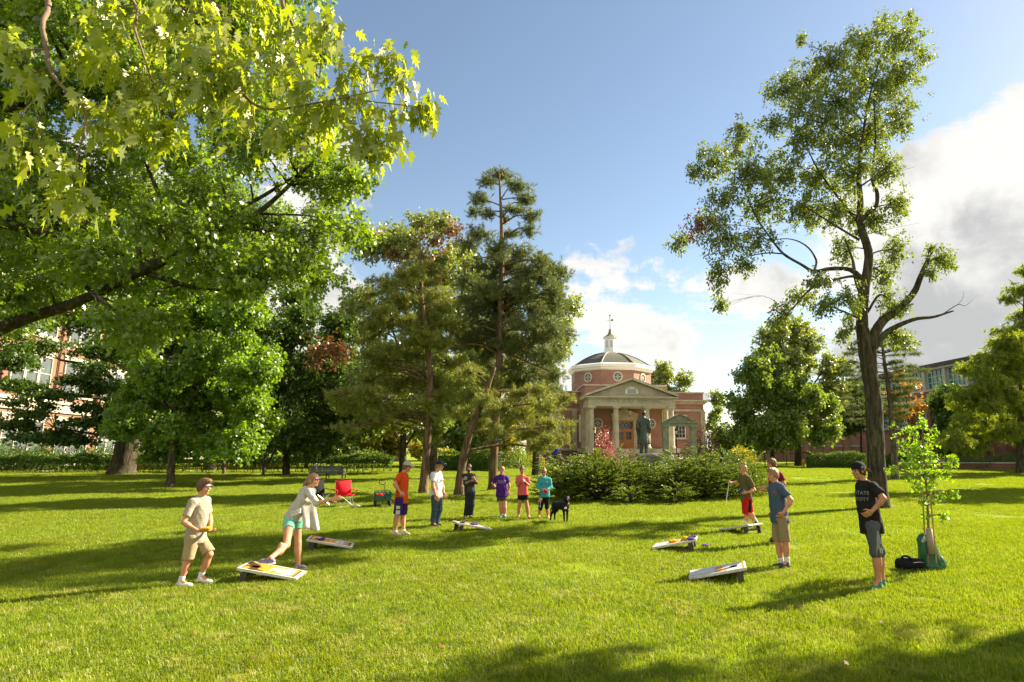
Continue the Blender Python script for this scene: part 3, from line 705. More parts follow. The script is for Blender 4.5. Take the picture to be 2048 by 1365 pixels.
OAK = leafmat('leaf_pin_oak', [(.030, .070, .006), (.055, .115, .008), (.10, .17, .012)], (.36, .54, .008), .45, .06)
MAPLE = leafmat('leaf_silver_maple', [(.070, .115, .008), (.11, .16, .010), (.18, .22, .014)], (.50, .60, .006), .52, .06)
YOUNG = leafmat('leaf_young_maple', [(.032, .085, .008), (.055, .13, .010), (.095, .18, .014)], (.36, .58, .008), .50, .05)
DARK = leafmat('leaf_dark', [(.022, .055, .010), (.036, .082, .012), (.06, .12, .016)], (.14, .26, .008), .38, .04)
OAK2 = leafmat('leaf_red_oak', [(.065, .11, .018), (.11, .16, .022), (.17, .21, .03)], (.36, .44, .015), .44, .10)
RUST = leafmat('leaf_rust', [(.09, .050, .022), (.12, .055, .024), (.12, .10, .03)], (.24, .12, .015), .35, .06)
BROWN = leafmat('leaf_brown', [(.09, .055, .02), (.12, .07, .03), (.15, .09, .035)], (.25, .1, .02), .3, .05)
LOCUST = leafmat('leaf_tall', [(.032, .066, .012), (.055, .10, .014), (.11, .145, .018)], (.30, .38, .012), .42, .08)
MIDG = leafmat('leaf_mid', [(.042, .095, .012), (.072, .14, .015), (.12, .19, .022)], (.30, .42, .012), .44, .07)
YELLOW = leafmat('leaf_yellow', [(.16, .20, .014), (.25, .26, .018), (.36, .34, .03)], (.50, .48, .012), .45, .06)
ORANGE = leafmat('leaf_orange', [(.20, .11, .014), (.28, .16, .014), (.24, .08, .02)], (.42, .24, .01), .45, .05)
PURPLE = leafmat('leaf_purple', [(.055, .025, .025), (.09, .04, .035), (.13, .06, .05)], (.30, .05, .06), .35, .1)
PINKY = leafmat('leaf_pink', [(.20, .055, .06), (.30, .10, .10), (.40, .17, .15)], (.45, .12, .10), .35, .12)
PINE = leafmat('needle_pine', [(.075, .12, .026), (.13, .175, .034), (.22, .235, .050)], (.38, .42, .04), .32, .05)
PINEB = leafmat('needle_blue', [(.055, .095, .038), (.085, .125, .048), (.14, .17, .06)], (.22, .28, .05), .28, .05)
CYPRESS = leafmat('leaf_cypress', [(.060, .11, .010), (.105, .16, .013), (.18, .225, .016)], (.42, .52, .010), .50, .05)
JUNIPER = leafmat('leaf_juniper', [(.045, .090, .014), (.085, .145, .020), (.165, .215, .034)], (.26, .36, .02), .32, .04)
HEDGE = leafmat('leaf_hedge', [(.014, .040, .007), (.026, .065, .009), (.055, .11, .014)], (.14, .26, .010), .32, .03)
GINKGO = leafmat('leaf_ginkgo', [(.06, .15, .006), (.10, .21, .008), (.17, .28, .010)], (.32, .54, .006), .50, .05)
# ------------------------------------------------------------------ ground
def lawn_mat():
    m = bpy.data.materials.new('lawn'); m.use_nodes = True; t = NT(m.node_tree); b = t.n['Principled BSDF']
    g = t.new('ShaderNodeNewGeometry'); p = g.outputs['Position']
    a = t.noise(p, 0.9, 6.0, .65); c = t.noise(p, 30.0, 4.0, .6); d = t.noise(p, 0.16, 3.0, .5)
    col = t.ramp(a, [(.3, (.12, .175, .006)), (.52, (.18, .24, .008)), (.72, (.25, .275, .02))])
    col = t.mix(t.m('MULTIPLY', c, .5), col, (.08, .11, .008))
    t.put(b.inputs['Base Color'], t.mix(t.smooth(d, .45, .7), col, (.19, .26, .008))); b.inputs['Roughness'].default_value = 1.0; b.inputs['Specular IOR Level'].default_value = 0.1
    bn = t.new('ShaderNodeBump'); bn.inputs['Strength'].default_value = .7; bn.inputs['Distance'].default_value = .05
    t.put(bn.inputs['Height'], t.noise(p, 24.0, 5.0, .7)); t.l.new(bn.outputs[0], b.inputs['Normal'])
    return m
LAWN = lawn_mat()
mb = MB(); mb.add([(-400, -60, 0), (400, -60, 0), (400, 900, 0), (-400, 900, 0)], [(0, 1, 2, 3)])
tag(mb.build('lawn_ground', LAWN), 'flat green lawn stretching back under the trees', kind='structure')
mb = MB(); mb.add([(-60, 57.2, .004), (-6, 57.2, .004), (-6, 59.6, .004), (-60, 59.6, .004)], [(0, 1, 2, 3)])
mb.add([(-6, 66.2, .004), (12, 66.2, .004), (12, 68.0, .004), (-6, 68.0, .004)], [(0, 1, 2, 3)])
tag(mb.build('footpath', M['path']), 'pale concrete footpath running behind the clipped hedge', kind='structure')
def bladesmat():
    m = bpy.data.materials.new('grass_blades'); m.use_nodes = True; t = NT(m.node_tree); t.n.clear()
    g = t.new('ShaderNodeNewGeometry'); p = g.outputs['Position']
    oi = t.new('ShaderNodeObjectInfo')
    c = t.ramp(g.outputs['Random Per Island'], [(0, (.10, .165, .003)), (.45, (.155, .24, .004)), (.74, (.22, .29, .006)), (.88, (.31, .33, .04)), (1, (.46, .42, .15))])
    big = t.noise(p, .55, 5.0, .62); straw = t.noise(p, 1.7, 5.0, .65)
    c = t.mix(t.smooth(big, .42, .68), c, (.20, .225, .008))
    tuft = t.noise(p, 3.2, 4.0, .6); c = t.mix(t.m('MULTIPLY', t.smooth(tuft, .48, .66), .75), c, (.060, .115, .003))
    sy = t.new('ShaderNodeSeparateXYZ'); t.put(sy.inputs[0], p); near = t.smooth(sy.outputs[1], 17.0, 7.0)
    c = t.mix(t.m('MULTIPLY', t.smooth(t.m('ADD', straw, t.m('MULTIPLY', near, .045)), .55, .69), .62), c, (.40, .35, .10))
    d = t.new('ShaderNodeBsdfDiffuse'); t.put(d.inputs[0], c)
    tr = t.new('ShaderNodeBsdfTranslucent'); t.put(tr.inputs[0], t.mix(.6, c, (.44, .56, .006)))
    mx = t.new('ShaderNodeMixShader'); mx.inputs[0].default_value = .42; t.l.new(d.outputs[0], mx.inputs[1]); t.l.new(tr.outputs[0], mx.inputs[2])
    gl = t.new('ShaderNodeBsdfGlossy'); gl.inputs['Roughness'].default_value = .45
    m2 = t.new('ShaderNodeMixShader'); m2.inputs[0].default_value = .02; t.l.new(mx.outputs[0], m2.inputs[1]); t.l.new(gl.outputs[0], m2.inputs[2])
    o = t.new('ShaderNodeOutputMaterial'); t.l.new(m2.outputs[0], o.inputs[0]); return m
def grass():
    rng = np.random.default_rng(5); n = 1500
    x, y = rng.uniform(-.42, .42, (2, n)); ln = rng.uniform(.022, .058, n)*np.clip(1.0 + 0.75*fbm(np.stack([x, y, 0*x], 1), 8, 16.0), .45, 1.9); w = rng.uniform(.0016, .0032, n)
    az = rng.uniform(0, 6.283, n); lean = rng.uniform(.15, 1.0, n); ca, sa = np.cos(az), np.sin(az)
    V = np.zeros((n, 5, 3)); b = np.stack([x, y, np.zeros(n)], 1); side = np.stack([-sa, ca, 0*ca], 1); dr = np.stack([ca, sa, 0*ca], 1)
    mid = b + dr*(ln*lean*.35)[:, None]; mid[:, 2] = ln*.62; tip = b + dr*(ln*lean)[:, None]; tip[:, 2] = ln*(1-.35*lean)
    V[:, 0] = b - side*w[:, None]; V[:, 1] = mid - side*w[:, None]*.8; V[:, 2] = tip; V[:, 3] = mid + side*w[:, None]*.8; V[:, 4] = b + side*w[:, None]
    o = npmesh('grass', V.reshape(-1, 3), 5, bladesmat())
    tag(o, 'short mown grass blades covering the lawn', 'grass', kind='stuff')
    ng = bpy.data.node_groups.new('grass', 'GeometryNodeTree'); N = ng.nodes; L = ng.links
    ng.interface.new_socket(name='Geometry', in_out='INPUT', socket_type='NodeSocketGeometry'); ng.interface.new_socket(name='Geometry', in_out='OUTPUT', socket_type='NodeSocketGeometry')
    gi = N.new('NodeGroupInput'); go = N.new('NodeGroupOutput'); jn = N.new('GeometryNodeJoinGeometry')
    for i, (x0, x1, y0, y1, den, s0, s1) in enumerate(((-13, 9.5, 4.6, 13, 6.5, .75, 1.45), (-24, 18, 13, 24, 3.2, 1.1, 1.45), (-40, 31, 24, 42, 1.5, 1.4, 1.9), (-70, 62, 42, 84, .5, 1.9, 2.6))):
        gr = N.new('GeometryNodeMeshGrid'); gr.inputs['Size X'].default_value = x1-x0; gr.inputs['Size Y'].default_value = y1-y0; gr.inputs['Vertices X'].default_value = 2; gr.inputs['Vertices Y'].default_value = 2
        tf = N.new('GeometryNodeTransform'); tf.inputs['Translation'].default_value = ((x0+x1)/2, (y0+y1)/2, 0); L.new(gr.outputs[0], tf.inputs[0])
        dp = N.new('GeometryNodeDistributePointsOnFaces'); dp.inputs['Density'].default_value = den; dp.inputs['Seed'].default_value = i; L.new(tf.outputs[0], dp.inputs[0])
        ip = N.new('GeometryNodeInstanceOnPoints'); L.new(dp.outputs[0], ip.inputs['Points']); L.new(gi.outputs[0], ip.inputs['Instance'])
        rv = N.new('FunctionNodeRandomValue'); rv.data_type = 'FLOAT_VECTOR'; rv.inputs[0].default_value = (0, 0, 0); rv.inputs[1].default_value = (0, 0, 6.283); L.new(rv.outputs[0], ip.inputs['Rotation'])
        rs = N.new('FunctionNodeRandomValue'); rs.data_type = 'FLOAT'; rs.inputs[2].default_value = s0; rs.inputs[3].default_value = s1; rs.inputs['Seed'].default_value = 7; L.new(rs.outputs[1], ip.inputs['Scale'])
        L.new(ip.outputs[0], jn.inputs[0])
    L.new(jn.outputs[0], go.inputs[0])
    md = o.modifiers.new('spread', 'NODES'); md.node_group = ng
grass()

# ------------------------------------------------------------------ memorial hall
def window(name, w, h, nx, ny, parent, loc, rz=0.0, frame='white_paint', glass='glass_dark', dep=.10, fw=.09, bar=.035):
    mb = MB()
    mb.box((-w/2, -dep, 0), (-w/2+fw, 0, h)).box((w/2-fw, -dep, 0), (w/2, 0, h)).box((-w/2+fw, -dep, 0), (w/2-fw, 0, fw)).box((-w/2+fw, -dep, h-fw), (w/2-fw, 0, h))
    iw, ih = w-2*fw, h-2*fw
    for i in range(1, nx): x = -iw/2 + iw*i/nx; mb.box((x-bar/2, -dep*.75, fw), (x+bar/2, -.02, h-fw))
    for i in range(1, ny): z = fw + ih*i/ny; mb.box((-iw/2, -dep*.70, z-bar/2), (iw/2, -.025, z+bar/2))
    f = mb.build(name, M[frame], parent, loc=loc); f.rotation_euler = (0, 0, rz)
    MB().box((-iw/2-.02, -.035, fw-.02), (iw/2+.02, -.028, h-fw+.02)).build('pane', M[glass], f)
    return f
def roundwin(parent, c, rad, rz=0.0):
    mb = MB(); n = 24; V = []
    for r, y in ((rad, 0), (rad, -.10), (rad*.70, -.13), (rad*.66, -.03)): V += [(r*math.cos(2*math.pi*i/n), y, r*math.sin(2*math.pi*i/n)) for i in range(n)]
    mb.add(V, [(k*n+i, k*n+(i+1) % n, (k+1)*n+(i+1) % n, (k+1)*n+i) for k in range(3) for i in range(n)])
    f = mb.build('round_window', M['stone_pale'], parent, loc=c); f.rotation_euler = (0, 0, rz)
    mb = MB(); mb.add([(rad*.68*math.cos(2*math.pi*i/n), -.04, rad*.68*math.sin(2*math.pi*i/n)) for i in range(n)], [tuple(range(n))[::-1]]); mb.build('pane', M['glass_pale'], f)
    mb = MB(); q = rad*.68
    mb.tube([(0, -.06, -q), (0, -.06, q)], .022, 6).tube([(-q, -.06, 0), (q, -.06, 0)], .022, 6)
    mb.tube([(q*.5*math.cos(a), -.06, q*.5*math.sin(a)) for a in np.linspace(0, 2*math.pi, 13)], .02, 6); mb.build('muntin', M['white_paint'], f)
def memorial():
    r = empty('memorial_hall', P(1264, 896, 78).xy.to_3d(), R(7), 'brick memorial hall with stone portico and low octagonal dome', 'building')
    B = lambda n, mbx, m, par=None, **k: mbx.build(n, M[m], par or r, **k)
    mb = MB(); mb.box((-12.2, 8, 2.1), (12.2, 24, 9.75)).box((-5.75, 4.5, 2.1), (5.75, 8.2, 8.9)); w = B('wall', mb, 'brick_red')
    mb = MB(); mb.box((-5.5, 3.6, 8.9), (5.5, 14, 10.25)); B('attic_wall', mb, 'brick_red')
    mb = MB(); mb.box((-12.2, 8.1, -.2), (12.2, 24, 1.75)).box((-5.9, .2, -.2), (5.9, 8.1, 1.5)); B('basement_wall', mb, 'brick_red')
    mb = MB()
    mb.box((-12.45, 7.85, 1.75), (12.45, 24.2, 2.1)).box((-12.35, 7.80, 9.75), (12.35, 24.2, 9.95)).box((-5.65, 3.45, 10.25), (5.65, 14.1, 10.45))
    for z0, z1, o in ((8.2, 8.42, .22), (8.42, 8.62, .42), (8.62, 8.80, .62), (7.2, 7.5, .10)): mb.box((-12.2-o, 8-o, z0), (12.2+o, 24+o, z1))
    for x in (-12.05, -6.3, 6.3, 12.05): mb.box((x-.32, 7.88, 2.1), (x+.32, 8.3, 7.2)); mb.box((x-.4, 7.84, 6.95), (x+.4, 8.3, 7.2)); mb.box((x-.4, 7.84, 2.1), (x+.4, 8.3, 2.4))
    for x in (-5.45, 5.45): mb.box((x-.33, 4.36, 2.1), (x+.33, 4.8, 7.3))
    B('stone_trim', mb, 'stone')
    mb = MB(); mb.box((-6.0, -.6, 1.5), (6.0, 7.9, 2.0))
    for i in range(9): mb.box((-2.9, -.9-.34*i, -.1), (2.9, -.6-.34*i, 1.84-.2*i))
    for x in (-3.3, 3.3): mb.box((x-.35, -4.2, -.1), (x+.35, -.6, 1.2))
    B('steps', mb, 'stone')
    mb = MB(); mb.box((4.2, -5.0, -.1), (12, 8.0, .80)); B('terrace', mb, 'concrete')
    for x in (-5.15, -2.0, 2.0, 5.15):
        mb = MB(); rr = [(.52, 0), (.52, .14), (.44, .16), (.46, .26), (.385, .32)] + [(.385-.065*(t**1.6), .32+4.5*t) for t in np.linspace(.1, 1, 8)] + [(.36, 4.86), (.34, 4.95), (.42, 5.02), (.46, 5.08)]
        mb.lathe(rr, 20, (x, 0, 2.0)).box((x-.5, -.5, 7.08), (x+.5, .5, 7.3)).box((x-.56, -.56, 2.0), (x+.56, .56, 2.1)); B('column', mb, 'stone_pale')
    for x in (-5.15, 5.15):
        mb = MB(); mb.lathe([(.5, 0), (.46, .2), (.38, .3), (.33, 4.85), (.45, 5.05), (.45, 5.3)], 16, (x, 2.6, 2.0)); B('column', mb, 'stone_pale')
    mb = MB()
    for z0, z1, o in ((7.3, 7.62, .46), (7.62, 8.22, .40), (8.22, 8.36, .56), (8.36, 8.52, .80)): mb.box((-5.15-o, -o, z0), (5.15+o, 4.5, z1))
    B('entablature', mb, 'stone_pale')
    me = textmesh('JOHN R. KIRK MEMORIAL', .60, .012, 1.18); t = link('inscription', me, M['stone_text'], r, loc=(0, -.405, 7.92)); t.rotation_euler = (math.pi/2, 0, 0)
    mb = MB(); mb.prism([(-5.75, 8.52), (5.75, 8.52), (0, 10.55)], -.30, 4.4); ped = B('pediment', mb, 'stone')
    mb = MB()
    for sg in (-1, 1):
        d = nrm((6.0*sg, 0, -2.13)); n = nrm((2.13*sg, 0, 6.0)); a = A3((0, 2.0, 10.78)); c = a + d*3.2
        mb.obox(a + d*3.16 + n*.0, d*3.2, (0, 2.9, 0), n*.14)
    B('raking_cornice', mb, 'stone_pale')
    n = 12; poly = [(-.85, 8.9), (.85, 8.9)] + [(.85*math.cos(a), 9.1+.62*math.sin(a)) for a in np.linspace(0, math.pi, n)]
    mb = MB(); mb.prism(poly, -.38, -.2); lv = B('louvre', mb, 'white_paint', ped)
    mb = MB(); [mb.box((-.62+abs(i-1)*.04, -.41, 9.0+.15*i), (.62-abs(i-1)*.04, -.381, 9.07+.15*i)) for i in range(4)]; mb.build('slat', M['glass_dark'], lv)
    # door
    mb = MB(); mb.box((-1.65, 4.28, 2.0), (-1.2, 4.5, 5.75)).box((1.2, 4.28, 2.0), (1.65, 4.5, 5.75)).box((-1.75, 4.2, 5.75), (1.75, 4.5, 6.45)).box((-1.9, 4.1, 6.45), (1.9, 4.5, 6.6)).prism([(-1.9, 6.6), (1.9, 6.6), (0, 7.28)], 4.16, 4.5)
    B('door_surround', mb, 'stone_pale')
    mb = MB(); mb.box((-1.2, 4.38, 5.5), (1.2, 4.5, 5.75)).box((-1.2, 4.38, 2.0), (-1.08, 4.5, 5.5)).box((1.08, 4.38, 2.0), (1.2, 4.5, 5.5)).box((-1.08, 4.38, 4.42), (1.08, 4.5, 4.62)); B('door_frame', mb, 'oak_door')
    mb = MB(); mb.box((-1.08, 4.42, 4.62), (1.08, 4.5, 5.5)); tr = B('transom_window', mb, 'glass_dark')
    mb = MB()
    for i in range(4): x = -1.08+.54*i; mb.tube([(x, 4.40, 4.64), (x+.54, 4.40, 5.48)], .018, 5).tube([(x+.54, 4.40, 4.64), (x, 4.40, 5.48)], .018, 5)
    mb.build('muntin', M['steel'], tr)
    for sg in (-1, 1):
        x0, x1 = sorted((sg*.02, sg*1.07)); mb = MB(); f = .16
        mb.box((x0, 4.40, 2.02), (x0+f, 4.5, 4.42)).box((x1-f, 4.40, 2.02), (x1, 4.5, 4.42)).box((x0+f, 4.40, 2.02), (x1-f, 4.5, 2.3)).box((x0+f, 4.40, 4.22), (x1-f, 4.5, 4.42)).box((x0+f, 4.40, 3.0), (x1-f, 4.5, 3.2)).box((x0+f, 4.44, 2.3), (x1-f, 4.5, 3.0)); dr = B('door', mb, 'oak_door')
        mb = MB(); mb.box((x0+f, 4.46, 3.2), (x1-f, 4.5, 4.22)); mb.build('pane', M['glass_dark'], dr)
        mb = MB(); mb.tube([(sg*.12, 4.36, 2.95), (sg*.12, 4.36, 3.25)], .02, 6); mb.build('handle', M['steel'], dr)
        mb = MB(); xc = (x0+x1)/2; mb.box((xc-.015, 4.43, 3.2), (xc+.015, 4.46, 4.22)).box((x0+f, 4.435, 3.69), (x1-f, 4.462, 3.73)); mb.build('muntin', M['oak_door'], dr)
    for x in (-3.6, 3.6): roundwin(r, (x, 4.5, 5.35), .72)
    for x in (-8.9, 8.7):
        f = window('window', 1.5, 2.3, 3, 4, r, (x, 8, 3.45)); 
        mb = MB(); mb.box((x-1.0, 7.86, 5.75), (x+1.0, 8, 6.6)).box((x-1.1, 7.78, 6.6), (x+1.1, 8, 6.72)); B('window_panel', mb, 'stone_pale'); mb = MB(); mb.box((x-1.0, 7.8, 3.28), (x+1.0, 8, 3.45)); B('window_sill', mb, 'stone_pale')
        window('basement_window', 1.5, 1.1, 3, 2, r, (x, 8.1, .55))
    f = window('window', 1.1, 3.6, 2, 5, r, (-5.75, 6.2, 2.9), -math.pi/2)
    # octagonal drum, dome, cupola
    ph = math.pi/8; cx = (0, 14.5, 0)
    mb = MB(); mb.lathe([(6.15, 9.8), (6.15, 13.2)], 8, cx, ph); dm = B('drum_wall', mb, 'brick_red')
    mb = MB(); mb.lathe([(6.2, 13.1), (6.45, 13.25), (6.5, 13.45), (6.7, 13.55), (6.75, 13.95), (6.3, 14.12), (5.9, 14.15)], 8, cx, ph); B('drum_cornice', mb, 'white_paint')
    prof = [(6.3, 14.0), (5.6, 14.45), (4.75, 15.0), (3.8, 15.5), (2.7, 15.95), (1.6, 16.25), (.95, 16.35)]
    mb = MB(); mb.lathe(prof, 8, cx, ph); B('dome', mb, 'slate')
    mb = MB()
    for k in range(8): a = ph + k*math.pi/4; mb.tube([(rr*1.005*math.cos(a), 14.5+rr*1.005*math.sin(a), z+.02) for rr, z in prof], .085, 6)
    B('dome_rib', mb, 'copper_brown')
    for k in range(8):
        a = k*math.pi/4 - math.pi/2; ap = 6.15*math.cos(math.pi/8)
        roundwin(r, (ap*math.cos(a), 14.5+ap*math.sin(a), 12.15), .74, a+math.pi/2)
    mb = MB(); mb.lathe([(1.25, 16.2), (1.1, 16.5), (.98, 16.75), (.98, 16.9), (.88, 16.95), (.88, 18.55), (1.0, 18.6), (1.12, 18.72), (1.12, 18.82), (1.0, 18.9)], 8, cx, ph); cu = B('cupola', mb, 'white_paint')
    for k in range(8):
        a = k*math.pi/4 - math.pi/2; ap = .88*math.cos(math.pi/8)+.012; dx, dy = math.cos(a), math.sin(a); mb = MB()
        mb.obox((ap*dx, 14.5+ap*dy, 17.7), (-dy*.17, dx*.17, 0), (dx*.012, dy*.012, 0), (0, 0, .52)); mb.build('louvre', M['board_grey'], cu)
    mb = MB(); mb.lathe([(1.15, 18.82), (.75, 19.05), (.42, 19.3), (.26, 19.6), (.20, 19.95), (.24, 20.0), (.05, 20.15)], 8, cx, ph); B('cupola_roof', mb, 'copper_brown', cu)
    mb = MB(); mb.tube([(0, 14.5, 20.0), (0, 14.5, 22.2)], .04, 6).lathe([(.001, 22.1), (.14, 22.2), (.14, 22.3), (.001, 22.4)], 8, cx).tube([(-.45, 14.5, 21.5), (.45, 14.5, 21.5)], .03, 5).box((.2, 14.48, 21.4), (.5, 14.52, 21.7)); B('weather_vane', mb, 'copper_brown', cu)
    lt = empty('hanging_lantern', (0, 0, 0), 0, 'small lantern hanging under the portico above the hall door', 'lantern')
    lt.location = r.matrix_basis @ Vector((.25, 2.2, 6.2)); mb = MB(); mb.lathe([(.06, .9), (.10, .85), (.22, .72), (.24, .70)], 8).tube([(0, 0, .9), (0, 0, 1.12)], .015, 5).lathe([(.16, .0), (.2, .06), (.05, -.06)], 8); mb.build('frame', M['iron'], lt)
    mb = MB(); mb.lathe([(.14, .06), (.2, .70)], 8); mb.build('glass', M['lamp_glass'], lt)
    return r
hall = memorial()

# brick teaching block along the left side
def left_block():
    d = nrm((-.238, .971, 0)); ang = math.atan2(d[1], d[0]); o = (A3((-43.5, 52, 0)) - d*22)*1.35; o[2] = -.735
    r = empty('school_building', o, ang, 'three storey orange brick building with white triple windows and stone bands', 'building')
    r.scale = (1.35, 1.35, 1.35)
    L = 60; top = 14.5    # local x along the wall, local -y is the side that faces the lawn
    MB().box((0, 0, -.1), (L, 16, top)).build('wall', M['brick_orange'], r)
    mb = MB(); mb.box((-.1, -.16, 5.0), (L+.1, 0, 5.7)).box((-.2, -.32, 5.7), (L+.2, 0, 5.95)).box((-.1, -.1, 4.5), (L+.1, 0, 4.62)).box((-.3, -.6, top), (L+.3, 16.3, top+.5)).box((-.05, -.08, -.1), (L+.05, 0, .9)); mb.build('stone_band', M['stone'], r)
    x0 = 22 - 8.0
    for k in range(-1, 6):
        xc = x0 + 6.9*k + 3.1
        for z, h in ((1.5, 2.7), (6.6, 2.75), (11.0, 2.4)):
            for i in (-1, 0, 1): window('window', 1.62, h, 1, 2, r, (xc+i*1.72, -.02, z), 0, 'board_white', 'glass_pale', .12, .085, .06)
            mb = MB(); mb.box((xc-2.75, -.14, z-.24), (xc+2.75, 0, z-.02)); mb.build('window_sill', M['stone'], r); mb = MB(); mb.box((xc-2.7, -.09, z+h+.02), (xc+2.7, 0, z+h+.5)); mb.build('window_lintel', M['stone'], r)
        mb = MB(); mb.tube([(xc+3.45, -.12, 6.0), (xc+3.45, -.12, top)], .075, 8).box((xc+3.3, -.22, 6.0), (xc+3.6, -.01, 7.4)); mb.build('downpipe', M['brick_brown'], r)
    return r
left_block()
# modern block on the right, and its low wing
def right_block():
    d = nrm((-.098, .995, 0)); a = P(1880, 896, 92); ang = math.atan2(d[1], d[0])
    o = A3(a) + d*26; o[2] = 0
    r = empty('library_building', o, ang+math.pi, 'dark brick building with tall green gridded windows under the eaves', 'building')
    L = 70; top = 14.4       # local x runs towards the camera; local -y faces the lawn
    mb = MB(); mb.box((0, 2.0, -.1), (L, 22, 5.2)).box((0, 0, 7.6), (L, 22, 10.6)).box((0, 1.2, 5.2), (L, 22, 7.6)).box((0, .6, 10.6), (L, 22, 14.0)); mb.build('wall', M['brick_brown'], r)
    mb = MB(); mb.box((-.2, -.15, 8.9), (L, 0, 9.5)).box((-.2, -.1, 10.6), (L, .6, 10.85)).box((-.3, -.2, 13.75), (L, .6, 14.1)).box((-.2, 1.85, 3.3), (L, 2.0, 3.6)); mb.build('stone_band', M['concrete'], r)
    mb = MB(); mb.box((-.6, -.6, 14.1), (L, 22, 14.6)); mb.build('roof', M['iron'], r)
    x = 1.2
    for k in range(11):
        mb = MB(); mb.box((x-.75, 0, 10.85), (x-.15, .6, 13.75)); mb.build('pier', M['concrete'], r)
        mb = MB(); mb.box((x-.95, .3, -.1), (x-.1, 1.99, 7.6)); mb.build('brick_pier', M['brick_brown'], r)
        window('window', 3.9, 2.88, 4, 3, r, (x+1.85, .60, 10.86), 0, 'mullion_green', 'glass_green', .2, .10, .09)
        window('window', 3.7, 2.3, 4, 3, r, (x+1.85, 1.20, 5.25), 0, 'mullion_green', 'glass_green', .2, .10, .09)
        if k % 3 == 2: mb = MB(); mb.box((x+.6, 1.9, 0), (x+2.4, 2.0, 2.5)); mb.build('door', M['stone_pale'], r)
        x += 4.6
    g = empty('low_brick_wing', (P(1700, 896, 98).x, 98, 0), 0, 'single storey red brick wing with pale cap and brick piers behind hedge', 'building')
    mb = MB(); mb.box((-14, 1, -.1), (13, 12, 4.9)); mb.build('wall', M['brick_red'], g)
    mb = MB(); mb.box((-14.2, .6, 4.9), (13.2, 12.2, 5.25)).box((-14.1, .9, 2.3), (13.1, 1.0, 2.55)); mb.build('coping', M['concrete'], g)
    mb = MB(); mb.box((-9, 4, 5.25), (-1, 10, 6.9)); mb.build('roof_housing', M['board_grey'], g)
    for i in range(9): mb = MB(); mb.box((-13.5+3.2*i, .45, -.1), (-12.6+3.2*i, 1, 3.6)); mb.build('pier', M['brick_red'], g)
right_block()
def far_houses():
    for px, Y, wd, lab in ((690, 96, 15, 'distant brick house with pale porch posts seen under the trees'), (960, 104, 13, 'distant brick house half hidden behind the pine trunks')):
        c = P(px, 896, Y); r = empty('brick_house', (c.x, Y, 0), R(4), lab, 'house')
        MB().box((-wd/2, 0, -.1), (wd/2, 9, 6.2)).build('wall', M['brick_red'], r)
        mb = MB(); mb.prism([(-wd/2-.5, 6.2), (wd/2+.5, 6.2), (wd/2-2, 9.2), (-wd/2+2, 9.2)], -.5, 9.5); mb.build('roof', M['slate'], r)
        n = int(wd/3)
        for i in range(n):
            for z in (1.2, 3.9): window('window', 1.1, 1.6, 2, 2, r, (-wd/2+1.6+3*i, 0, z))
            mb = MB(); mb.box((-wd/2+.2+3*i, -2.2, 0), (-wd/2+.42+3*i, -2.0, 2.9)); mb.build('porch_post', M['white_paint'], r)
        mb = MB(); mb.box((-wd/2, -2.4, 2.9), (wd/2, 0, 3.15)); mb.build('porch_roof', M['white_paint'], r)
far_houses()
# hedges
def hedge(name, label, x0, x1, y0, y1, h, seed, group=None, gappy=0.0, dens=210):
    rng = np.random.default_rng(seed); r = empty(name, ((x0+x1)/2, (y0+y1)/2, 0), 0, label, 'hedge', group); W_, D = x1-x0, y1-y0
    n = int(W_*(h*1.3+D)*dens); f = rng.uniform(0, 1, n); x = rng.uniform(-W_/2, W_/2, n); hh = h*(1+.07*np.sin(x*1.3)+.05*np.sin(x*3.7+1))
    fr = h*1.3/(h*1.3+D); front = f < fr
    z = np.where(front, hh*np.sqrt(rng.uniform(.02, 1, n)) if gappy else hh*rng.uniform(.02, 1, n), hh*rng.uniform(.93, 1.08, n)); y = np.where(front, -D/2 + np.abs(rng.normal(0, .22, n)), rng.uniform(-D/2, D/2, n))
    p = np.stack([x, y, z], 1)
    if gappy: k = (z > h*.52) | (fbm(p, 4, 3.0) > gappy); p = p[k]
    m = len(p); v, q = leaves('simple', p, rng.normal(size=(m, 3)) + np.array((0, -.5, .3)), rng.normal(size=(m, 3)) + np.array((0, -.3, .8)), rng.uniform(.09, .16, m), 1.3, .1)
    npmesh('foliage', v, q, HEDGE, r)
    mb = MB(); k = int(W_/.55)
    for i in range(k):
        a = -W_/2 + W_*(i+rng.uniform(.2, .8))/k
        for _ in range(2): mb.tube([(a, rng.uniform(-.2, .3)*D, -.05), (a+rng.normal(0, .12), rng.uniform(-.3, .3)*D, h*.45), (a+rng.normal(0, .3), rng.uniform(-.3, .3)*D, h*.9)], [.028, .022, .008], 5)
    mb.build('stems', M['bark_dark'], r)
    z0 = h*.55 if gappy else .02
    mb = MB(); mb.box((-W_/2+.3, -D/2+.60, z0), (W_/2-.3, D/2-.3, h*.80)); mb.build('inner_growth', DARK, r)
hx = lambda px, Y: P(px, 930, Y).x
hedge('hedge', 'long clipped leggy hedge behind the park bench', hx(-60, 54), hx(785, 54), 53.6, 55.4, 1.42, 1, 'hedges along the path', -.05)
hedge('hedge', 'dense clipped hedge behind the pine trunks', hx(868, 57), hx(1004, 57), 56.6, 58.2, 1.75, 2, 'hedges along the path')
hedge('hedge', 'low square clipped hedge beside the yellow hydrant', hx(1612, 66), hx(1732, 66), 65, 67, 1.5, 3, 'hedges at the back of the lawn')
hedge('hedge', 'low clipped hedge behind the leaning spruce trunk', hx(1752, 66), hx(1822, 66), 65.5, 67, 1.35, 4, 'hedges at the back of the lawn')
